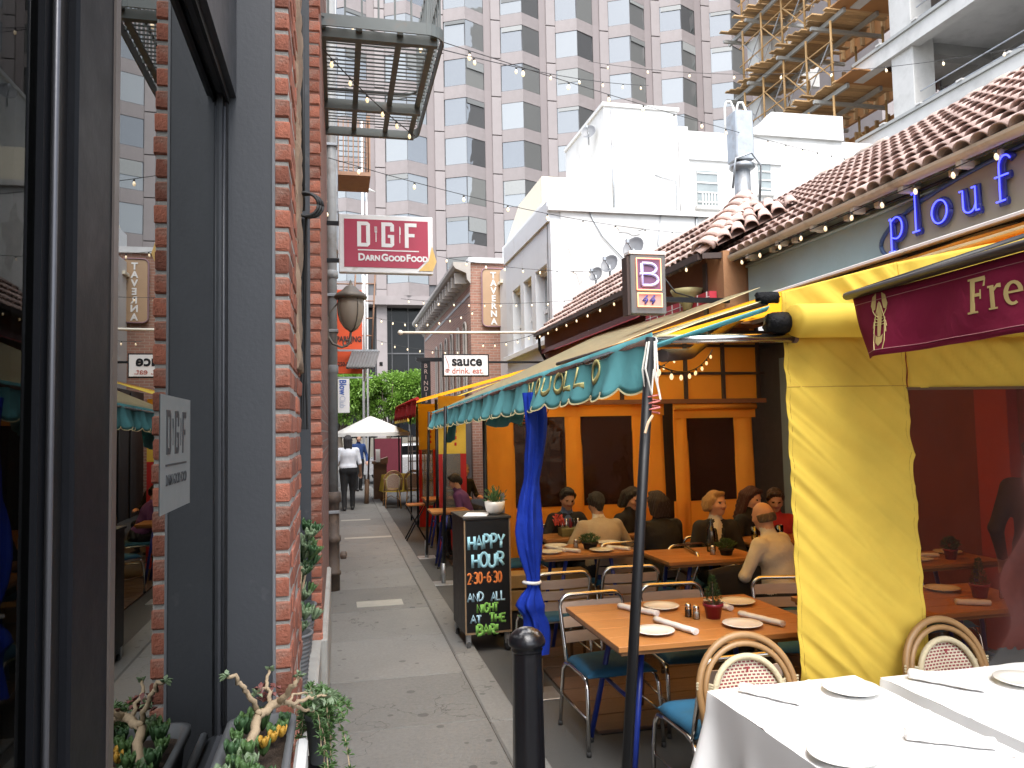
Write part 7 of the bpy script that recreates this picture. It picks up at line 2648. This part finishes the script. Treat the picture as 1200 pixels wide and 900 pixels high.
class Field:
    def __init__(s, lo, hi, h):
        s.lo, s.h = np.array(lo, float), h
        s.n = np.ceil((np.array(hi, float) - s.lo) / h).astype(int) + 1
        s.D = np.full(s.n, .5, np.float32)
        s.M = np.full(s.n, .5, np.float32)
        s.Tg = np.zeros(s.n, np.int8)

    def sub(s, lo, hi, pad):
        i0 = np.maximum(0, np.floor((np.array(lo) - pad - s.lo) / s.h).astype(int))
        i1 = np.minimum(s.n, np.ceil((np.array(hi) + pad - s.lo) / s.h).astype(int) + 1)
        sl_ = tuple(slice(a_, b_) for a_, b_ in zip(i0, i1))
        g = np.meshgrid(*[s.lo[q] + np.arange(i0[q], i1[q]) * s.h for q in range(3)], indexing='ij')
        return sl_, g

    def put(s, sl_, d, tag_, k):
        d = d.astype(np.float32)
        if d.size == 0: return
        m_ = s.M[sl_]
        t_ = s.Tg[sl_]
        w_ = d < m_
        t_[w_] = tag_
        s.Tg[sl_] = t_
        s.M[sl_] = np.minimum(m_, d)
        s.D[sl_] = smin(s.D[sl_], d, k)

    def cap(s, p0, r0, p1, r1, tag_, k=.03):
        p0, p1 = np.array(p0, float), np.array(p1, float)
        R_ = max(r0, r1)
        sl_, (X, Y, Z) = s.sub(np.minimum(p0, p1) - R_, np.maximum(p0, p1) + R_, .06)
        v_ = p1 - p0
        L2 = float(v_ @ v_) + 1e-12
        t_ = np.clip(((X - p0[0]) * v_[0] + (Y - p0[1]) * v_[1] + (Z - p0[2]) * v_[2]) / L2, 0, 1)
        d = np.sqrt((X - p0[0] - t_ * v_[0]) ** 2 + (Y - p0[1] - t_ * v_[1]) ** 2 + (Z - p0[2] - t_ * v_[2]) ** 2) - (r0 + (r1 - r0) * t_)
        s.put(sl_, d, tag_, k)

    def ell(s, c, r, tag_, k=.03, rot=None, wave=0):
        c = np.array(c, float)
        R_ = max(r)
        sl_, (X, Y, Z) = s.sub(c - R_, c + R_, .06)
        x, y, z = X - c[0], Y - c[1], Z - c[2]
        if rot is not None:
            m_ = np.array(rot.transposed())
            x, y, z = (m_[0, 0] * x + m_[0, 1] * y + m_[0, 2] * z, m_[1, 0] * x + m_[1, 1] * y + m_[1, 2] * z, m_[2, 0] * x + m_[2, 1] * y + m_[2, 2] * z)
        q = np.sqrt((x / r[0]) ** 2 + (y / r[1]) ** 2 + (z / r[2]) ** 2)
        q2 = np.sqrt((x / r[0] ** 2) ** 2 + (y / r[1] ** 2) ** 2 + (z / r[2] ** 2) ** 2) + 1e-9
        d = q * (q - 1) / q2
        if wave:
            d = d + wave * np.sin(x * 160 + z * 30) * np.sin(y * 130 + 1)
        s.put(sl_, d, tag_, k)

    def mesh(s):
        D, h = s.D, s.h
        ins = D < 0
        c8 = np.zeros(np.array(D.shape) - 1, np.int8)
        for a_ in (0, 1):
            for b_ in (0, 1):
                for c_ in (0, 1):
                    c8 += ins[a_:D.shape[0] - 1 + a_, b_:D.shape[1] - 1 + b_, c_:D.shape[2] - 1 + c_]
        act = (c8 > 0) & (c8 < 8)
        idx = np.full(act.shape, -1, np.int64)
        cells = np.argwhere(act)
        idx[act] = np.arange(len(cells))
        acc = np.zeros((len(cells), 3))
        cnt = np.zeros(len(cells))
        offs = [(a_, b_, c_) for a_ in (0, 1) for b_ in (0, 1) for c_ in (0, 1)]
        for o1 in offs:
            for ax in range(3):
                if o1[ax]: continue
                o2 = list(o1)
                o2[ax] = 1
                v1 = D[cells[:, 0] + o1[0], cells[:, 1] + o1[1], cells[:, 2] + o1[2]]
                v2 = D[cells[:, 0] + o2[0], cells[:, 1] + o2[1], cells[:, 2] + o2[2]]
                cr = (v1 < 0) != (v2 < 0)
                t_ = np.where(cr, v1 / (v1 - v2 + 1e-12), 0)
                p = np.array(o1, float)[None, :].repeat(len(cells), 0)
                p[:, ax] += t_
                acc[cr] += p[cr]
                cnt[cr] += 1
        V = s.lo + (cells + acc / cnt[:, None]) * h
        F = []
        for ax in range(3):
            a1, a2 = [(1, 2), (2, 0), (0, 1)][ax]
            sl1 = [slice(1, -1)] * 3
            sl1[ax] = slice(0, -1)
            sl2 = list(sl1)
            sl2[ax] = slice(1, None)
            A = ins[tuple(sl1)]
            Bq = ins[tuple(sl2)]
            e = np.argwhere(A != Bq)
            if len(e) == 0: continue
            base = e.copy()
            for q in range(3):
                if q != ax: base[:, q] += 1
            def g(d1, d2):
                c_ = base.copy()
                c_[:, a1] -= d1
                c_[:, a2] -= d2
                return idx[c_[:, 0], c_[:, 1], c_[:, 2]]
            quad = np.stack([g(1, 1), g(0, 1), g(0, 0), g(1, 0)], 1)
            fl = ~A[tuple(e.T)]
            quad[fl] = quad[fl][:, ::-1]
            F.append(quad)
        F = np.concatenate(F)
        F = F[(F >= 0).all(1)]
        tg = s.Tg[cells[:, 0], cells[:, 1], cells[:, 2]]
        # one smoothing pass
        for _ in range(2):
            sm_, ct = np.zeros_like(V), np.zeros(len(V))
            for i in range(4):
                np.add.at(sm_, F[:, i], V[F[:, (i + 1) % 4]])
                np.add.at(ct, F[:, i], 1)
            V = V * .5 + .5 * sm_ / np.maximum(ct, 1)[:, None]
        return V, F, tg[F].max(1) if False else tg[F[:, 0]]


def to_obj(name, fld, mats, parent):
    V, F, tg = fld.mesh()
    me = bpy.data.meshes.new(name)
    me.from_pydata(V.tolist(), [], F.tolist())
    for q in mats:
        me.materials.append(q)
    me.polygons.foreach_set('material_index', tg.astype(np.int32))
    me.polygons.foreach_set('use_smooth', [True] * len(F))
    me.update()
    o = bpy.data.objects.new(name, me)
    C.objects.link(o)
    o.parent = parent
    return o


SK = {'light': M('skin_light', (.52, .30, .21), .5, var=.08, vs=12), 'tan': M('skin_tan', (.40, .23, .15), .5, var=.08, vs=12), 'ruddy': M('skin_ruddy', (.46, .27, .20), .5, var=.08, vs=12)}
m_eye = M('eye_dark', (.03, .02, .015), .2)
m_lip = M('lip', (.34, .12, .10), .5)


def cloth(name, col, rough=.9):
    return M(name, col, rough, var=.22, vs=9, bump=.9, bs=14)


def person(label, loc, rz, top, pants, skin='light', hair=(.02, .015, .01), style='short', lean=.15, turn=0, nod=0, arms=None, sit=True,
           inner=None, scale=1.0, wide=1.0, pot=0, bald=False, shoes=(.02, .02, .02), long_sleeve=True, h=.0085):
    t = T('person', label, 'person', loc, rz)
    if sit: t.scale = (.92, .92, .90)
    TOP, PAN, SKN, SHO, EYE_, LIP, INN = range(7)
    f = Field((-.55, -.50, -.02), (.55, .85, 1.86 if not sit else 1.45), h)
    W = wide
    if sit:
        hip = Vector((0, 0, .555))
        for s_ in (-1, 1):
            kn = Vector((.12 * s_, .44, .52))
            an = Vector((.12 * s_, .40, .09))
            f.cap((.09 * s_, .0, .55), .10 * W, kn, .068, PAN, .05)
            f.cap(kn, .064, an, .042, PAN, .03)
            f.cap(an + Vector((0, -.03, -.045)), .038, an + Vector((0, .14, -.055)), .032, SHO, .02)
    else:
        hip = Vector((0, 0, .92))
        for s_ in (-1, 1):
            st = .10 * s_
            kn = Vector((.10 * s_, .03 + st * .6, .50))
            an = Vector((.10 * s_, -.02 + st * 1.2, .09))
            f.cap((.085 * s_, 0, .90), .10 * W, kn, .072, PAN, .05)
            f.cap(kn, .068, an, .055, PAN, .03)
            f.cap(an + Vector((0, -.03, -.045)), .04, an + Vector((0, .15, -.055)), .033, SHO, .02)
    ax = Vector((0, math.sin(lean), math.cos(lean)))
    fw = Vector((0, math.cos(lean), -math.sin(lean)))
    f.ell(hip + Vector((0, 0, .02)), (.165 * W, .125 * W, .13), PAN if not sit else PAN, .05)
    waist = hip + ax * .20
    chest = hip + ax * .37
    sh = hip + ax * .49
    f.ell(waist + fw * (.01 + pot * .6), (.155 * W, .115 * W + pot, .16), TOP, .06)
    f.ell(hip + ax * .10 + fw * pot * .5, (.165 * W, .125 * W + pot * .7, .09), TOP, .05)
    f.ell(chest, (.175 * W, .118 * W, .17), TOP, .06)
    f.cap(sh + Vector((-.145 * W, 0, -.01)), .062, sh + Vector((.145 * W, 0, -.01)), .062, TOP, .06)
    f.cap(sh + ax * .02, .075, sh + ax * .075, .055, TOP, .05)
    if inner is not None:
        f.ell(chest + fw * .072 + ax * .04, (.045, .055, .15), INN, .015)
        for s_ in (-1, 1):      # lapels
            f.cap(chest + fw * .118 + Vector((.05 * s_, 0, 0)) + ax * .10, .02, chest + fw * .12 + ax * -.10 + Vector((.02 * s_, 0, 0)), .02, TOP, .012)
    # collar
    f.cap(sh + ax * .075, .062, sh + ax * .095, .056, INN if inner is not None else TOP, .015)
    # neck and head
    hd = Matrix.Rotation(turn, 3, 'Z') @ Matrix.Rotation(-nod, 3, 'X')
    nk = sh + ax * .06
    hc = sh + ax * .12 + Vector((0, .02, .105)) + hd @ Vector((0, .01, 0))
    f.cap(nk, .052, hc + hd @ Vector((0, -.02, -.06)), .05, SKN, .025)
    H_ = lambda x, y, z: hc + hd @ Vector((x, y, z))
    f.ell(H_(0, -.008, .018), (.074, .092, .098), SKN, .02, hd)
    f.ell(H_(0, .022, -.045), (.056, .064, .068), SKN, .04, hd)
    f.ell(H_(0, .058, -.092), (.026, .022, .020), SKN, .03, hd)
    f.cap(H_(0, .086, .012), .009, H_(0, .104, -.026), .0125, SKN, .014)
    for s_ in (-1, 1):
        f.ell(H_(.014 * s_, .094, -.03), (.009, .009, .008), SKN, .01, hd)
        f.ell(H_(.076 * s_, -.008, -.012), (.011, .02, .030), SKN, .012, hd)
        f.cap(H_(.014 * s_, .086, .026), .008, H_(.05 * s_, .070, .024), .007, SKN, .014)
        f.ell(H_(.031 * s_, .0765, .004), (.0115, .009, .0058), EYE_, .004, hd)
        f.ell(H_(.044 * s_, .055, -.028), (.02, .02, .02), SKN, .03, hd)
    f.cap(H_(-.017, .081, -.056), .0075, H_(.017, .081, -.056), .0075, LIP, .010)
    # arms: (elbow, wrist) in the sitter's frame for the left (-x) and right (+x) arm
    arms = arms or {}
    for s_ in (-1, 1):
        S_ = sh + Vector((.165 * W * s_, 0, -.015))
        el, wr = arms.get(s_, ((.25 * s_, .12, sh.z - .27), (.16 * s_, .36, sh.z - .27)))
        el, wr = Vector(el), Vector(wr)
        f.cap(S_, .062, el, .047, TOP, .04)
        f.cap(el, .047 if long_sleeve else .040, wr, .034 if long_sleeve else .029, TOP if long_sleeve else SKN, .02)
        d = (wr - el).normalized()
        side = d.cross(Vector((0, 0, 1)))
        side = side.normalized() if side.length > .1 else Vector((1, 0, 0))
        up_ = side.cross(d)
        pm = wr + d * .055
        f.cap(wr + d * .005, .027, wr + d * .02, .027, SKN, .012)
        f.ell(pm, (.043, .043, .043), SKN, .012) if False else f.cap(wr + d * .03 + side * .014, .021, wr + d * .085 + side * .017, .018, SKN, .014)
        f.cap(wr + d * .03 - side * .014, .021, wr + d * .085 - side * .017, .018, SKN, .014)
        for q, (o_, ln) in enumerate(((-.030, .060), (-.011, .072), (.010, .068), (.029, .052))):
            b0 = wr + d * .088 + side * o_
            k1 = b0 + d * ln * .5 - up_ * .008
            k2 = k1 + d * ln * .35 - up_ * .026
            f.cap(b0, .0105, k1, .010, SKN, .006)
            f.cap(k1, .010, k2, .009, SKN, .006)
        th0 = wr + d * .035 + side * .03 * -s_
        th1 = th0 + d * .035 + side * .022 * -s_ - up_ * .008
        f.cap(th0, .014, th1, .012, SKN, .008)
        f.cap(th1, .012, th1 + d * .03 - up_ * .012, .010, SKN, .006)
    nm = label.split(' ')[0] + '%d' % (len(MATS))
    mats = [top, pants, SK[skin], M('shoe_%d' % int(shoes[0] * 1000), shoes, .5), m_eye, m_lip, inner or top]
    to_obj('body', f, mats, t)
    # hair
    if style != 'none':
        g = Field(hc - Vector((.2, .2, .42)), hc + Vector((.2, .2, .2)), .0075)
        hm = M('hair_%d_%d' % (int(hair[0] * 1000), int(hair[2] * 1000)), hair, .45, var=.4, vs=30, stretch=(6, 6, 1), bump=1.0, bs=40)
        if style == 'fringe':     # bald crown with hair at the sides and back
            for q in range(-9, 10):
                a_ = q * .19
                g.cap(H_(.0735 * math.sin(a_), -.006 - .088 * math.cos(a_), .0), .014, H_(.070 * math.sin(a_), -.01 - .080 * math.cos(a_), -.045), .014, 0, .015)
        else:
            g.ell(H_(0, -.022, .034), (.084, .092, .098), 0, .03, hd, .003)
            g.cap(H_(-.03, .055, .098), .022, H_(.045, .05, .10), .024, 0, .03)
            for s_ in (-1, 1):
                g.cap(H_(.068 * s_, .02, .05), .022, H_(.072 * s_, -.01, -.01), .016, 0, .02)
            g.cap(H_(0, -.085, -.01), .045, H_(0, -.075, -.055), .035, 0, .03)
        if style in ('bob', 'long', 'pulled'):
            ln = {'bob': -.12, 'long': -.24, 'pulled': -.05}[style]
            for s_ in (-1, 1):
                g.cap(H_(.072 * s_, -.01, .02), .028, H_(.07 * s_, -.03, ln * .8), .03, 0, .03)
            for x in (-.05, 0, .05):
                g.cap(H_(x, -.085, .02), .042, H_(x * 1.15, -.085, ln), .036, 0, .03)
        ho = to_obj('hair', g, [hm], t)
        for q in ho.data.vertices:
            v_ = q.co - hc
            an_ = math.atan2(v_.x, v_.y)
            k_ = 1 + .035 * math.sin(an_ * 23 + v_.z * 60) + .025 * math.sin(an_ * 41 - v_.z * 35)
            q.co = hc + Vector((v_.x * k_, v_.y * k_, v_.z))
    return t


ZF = RZ + .022
c_black = cloth('black_wool', (.012, .012, .013))
c_suit = cloth('charcoal_suit', (.018, .018, .021))
c_beige = cloth('beige_shirt', (.42, .34, .24))
c_white = cloth('white_shirt', (.55, .54, .52))
c_jean = cloth('dark_trousers', (.02, .022, .03))
c_red = cloth('red_blouse', (.42, .03, .03))
c_purp = cloth('purple_print', (.14, .05, .18))
c_teew = cloth('white_tee', (.62, .64, .68))
c_navy = cloth('navy_jacket', (.02, .05, .16))


def seatp(label, x, y, face, *a_, chairlab=None, **k_):
    """seat a person at x,y looking along direction face (radians from +Y, counter-clockwise)"""
    person(label, (x, y, ZF), face, *a_, **k_)
    chair(x, y - 0.0, face, chairlab)


R_ = math.radians
seatp('man in a dark suit and blue shirt leaning over his plate, facing us', 2.30, 7.85, PI + .05, c_suit, c_jean, 'tan', (.015, .012, .01), 'short', lean=.28, nod=.35,
      inner=cloth('blue_shirt', (.10, .16, .30)), arms={-1: ((-.30, .22, .80), (-.08, .42, .80)), 1: ((.30, .22, .80), (.10, .40, .84))}, chairlab='aluminium chair under the man in the dark suit')
seatp('heavy man in a beige shirt seen from behind at the rear table', 2.46, 6.92, .12, c_beige, c_jean, 'tan', (.02, .015, .012), 'short', lean=.34, nod=.2, wide=1.22, pot=.03,
      inner=cloth('white_collar', (.6, .58, .54)), arms={-1: ((-.36, .14, .78), (-.22, .38, .84)), 1: ((.34, .16, .78), (.20, .36, .78))}, chairlab='aluminium chair under the man in the beige shirt')
seatp('dark haired woman looking down beside the man in beige', 2.84, 7.55, PI + .5, c_suit, c_jean, 'light', (.02, .014, .012), 'bob', lean=.25, nod=.4, chairlab='aluminium chair under the dark haired woman looking down')
seatp('woman in black with dark bobbed hair, her back to us', 2.93, 6.62, .25, c_black, c_black, 'light', (.022, .012, .010), 'bob', lean=.2, wide=1.2, scale=1, chairlab='aluminium chair under the woman in black')
seatp('blond woman in a dark jacket and white shirt looking aside', 3.33, 6.46, PI - .15, c_suit, c_black, 'light', (.42, .26, .11), 'pulled', lean=.05, turn=.55, inner=c_white,
      arms={-1: ((-.24, .06, .80), (-.12, .28, .76)), 1: ((.24, .06, .80), (.12, .28, .76))}, chairlab='aluminium chair under the blond woman')
seatp('woman with auburn hair in a dark top holding a phone', 3.86, 6.95, PI + .5, c_black, c_black, 'light', (.06, .018, .012), 'long', lean=.2, nod=.3, chairlab='aluminium chair under the auburn haired woman')
seatp('diner in a red blouse leaning forward at the right table', 4.24, 7.02, PI - .35, c_red, c_jean, 'tan', (.05, .025, .015), 'short', lean=.35, nod=.4, chairlab='aluminium chair under the diner in red')
seatp('bald man in a white shirt seen from behind beside the yellow curtain', 3.40, 5.42, .55, c_white, c_jean, 'ruddy', (.11, .08, .06), 'fringe', lean=.30, nod=.25, wide=1.28, pot=.05,
      arms={-1: ((-.36, .20, .76), (-.16, .42, .78)), 1: ((.34, .2, .78), (.16, .42, .80))}, chairlab='aluminium chair under the bald man in white')
seatp('grey haired person in dark clothes seated under the red awning', 2.15, 13.6, PI + .4, c_black, c_jean, 'light', (.35, .33, .30), 'short', lean=.1, h=.011, chairlab='aluminium chair under the grey haired diner')
seatp('person in purple and black leaning over a table beyond the cabinet', 1.90, 11.2, 1.2, c_purp, c_jean, 'light', (.02, .015, .012), 'short', lean=.4, nod=.4, h=.011, chairlab='aluminium chair under the diner in purple')
wtable('wooden table between the diners under the red awning', 1.35, 2.1, 12.3, 12.9, .72)

# walkers
person('woman in a white tee shirt and black trousers walking away down the pavement', (.23, 18.5, 0), .05, c_teew, c_black, 'tan', (.03, .028, .03), 'long', lean=.03, sit=False,
       arms={-1: ((-.27, -.03, 1.10), (-.28, .06, .86)), 1: ((.27, -.02, 1.10), (.29, .10, .87))}, long_sleeve=False, wide=1.22, h=.011)
person('person in a navy jacket standing beyond the parasol', (.62, 24.6, 0), PI + .3, c_navy, c_black, 'light', (.03, .02, .015), 'short', sit=False, lean=.02, h=.012,
       arms={-1: ((-.27, -.02, 1.12), (-.24, .12, .92)), 1: ((.27, -.02, 1.12), (.22, .14, .95))})
person('waiter in black with back to us, standing behind the clear vinyl at the right edge', (4.62, 4.30, RZ), -.75, c_black, c_black, 'tan', (.015, .012, .01), 'short', sit=False, lean=.03, wide=1.05,
       arms={-1: ((-.27, -.02, 1.12), (-.24, .12, .92)), 1: ((.27, -.02, 1.12), (.22, .14, .95))})
# ------------------------------------------------------------------ strings of bulbs over the alley
BM = MB()
BM.lathe([(0, -.075), (.012, -.07), (.020, -.05), (.019, -.035), (.011, -.018), (.010, -.012)], 10, cap=False)
BMm = BM.mesh('bulb', m_bulb)
SKm = MB().lathe([(.0, .012), (.012, .010), (.013, -.016), (.011, -.020), (0, -.020)], 8, cap=False).mesh('socket', m_wire)


def strand(label, p0, p1, n, sag=.25, s_=1.0, extra=None, r_=.0045):
    s_ *= .72
    p0, p1 = Vector(p0), Vector(p1)
    t = T('string_lights', label, 'string lights', tuple(p0), 0, 'strings of bulbs over the alley')
    f = lambda u: p0.lerp(p1, u) + Vector((0, 0, -4 * sag * u * (1 - u)))
    MB().tube([f(i / 24) for i in range(25)], r_ * max(1, s_ * .8), 5).build('wire', m_wire, t)
    for i in range(n):
        u = (i + .5) / n
        q = f(u)
        so_ = inst('socket', SKm, t, q + Vector((0, 0, -.012 * s_)), (random.uniform(-.2, .2), random.uniform(-.2, .2), 0), (s_, s_, s_))
        bl_ = inst('bulb', BMm, t, q + Vector((0, 0, -.022 * s_)), (random.uniform(-.2, .2), random.uniform(-.2, .2), 0), (s_, s_, s_))
    return t


A = lambda x, y, Y: at(x, y, Y=Y)
strand('bulb string from the fire escape corner across to the far right construction', A(515, 48, 7.6), A(1010, 190, 16.0), 16, .1, 1.5)
strand('bulb string crossing high at the upper right, over the tiled roof', A(690, 72, 14.0), A(1215, 52, 9.0), 9, .35, 1.3)
strand('bulb string from the fire escape front edge to the upper right corner', A(363, 15, 5.4), A(760, 100, 12.0), 9, .12, 1.1)
strand('bulb string over the hanging red sign towards the white building', A(385, 185, 8.6), A(880, 275, 13.6), 12, .25, 1.3)
strand('bulb string in front of the brick building with the tall sign', A(512, 300, 13), A(700, 318, 14.2), 9, .08, 1.2)
strand('low bulb string before the white pilasters', A(470, 350, 16), A(690, 350, 14.3), 12, .1, 1.1)
strand('bulb string across the dark lobby at the alley end', A(440, 372, 20), A(560, 362, 20), 9, .25, 1.4)
strand('lower bulb string across the dark lobby at the alley end', A(440, 398, 22), A(600, 400, 22), 11, .3, 1.4)
strand('bulb string just above the sauce sign', A(560, 402, 15), A(640, 385, 14.4), 6, .1, 1.1)
strand('bulb string draped under the seafood restaurant gutter', (4.08, 7.3, 3.53), (4.08, 2.4, 3.53), 14, .02, 1.0)
strand('bulb string along the brown restaurant eave', (3.78, 7.5, 3.58), (3.78, 14.4, 3.62), 12, .02, 1.0)
strand('bulb string hanging inside the dining tent', (1.5, 3.5, 2.12), (3.6, 6.9, 2.55), 8, .12, .8)
strand('second bulb string inside the dining tent', (1.5, 5.0, 2.08), (3.7, 7.9, 2.6), 8, .1, .8)
strand('short bulb string on the fire escape underside', (-.1, 5.7, 4.66), (.75, 7.3, 4.66), 6, .04, 1.0)
strand('bulb string on the left wall below the fire escape', (-.12, 7.6, 4.65), (-.1, 9.4, 4.35), 5, .12, 1.0)
# ------------------------------------------------------------------ lettering becomes plain mesh
bpy.context.view_layer.update()
dg_ = bpy.context.evaluated_depsgraph_get()
for o in [q for q in bpy.data.objects if q.type == 'FONT']:
    me = bpy.data.meshes.new_from_object(o.evaluated_get(dg_))
    n_ = bpy.data.objects.new('tmp', me)
    C.objects.link(n_)
    n_.parent = o.parent
    n_.matrix_local = o.matrix_local.copy()
    nm = o.name
    bpy.data.objects.remove(o)
    n_.name = nm
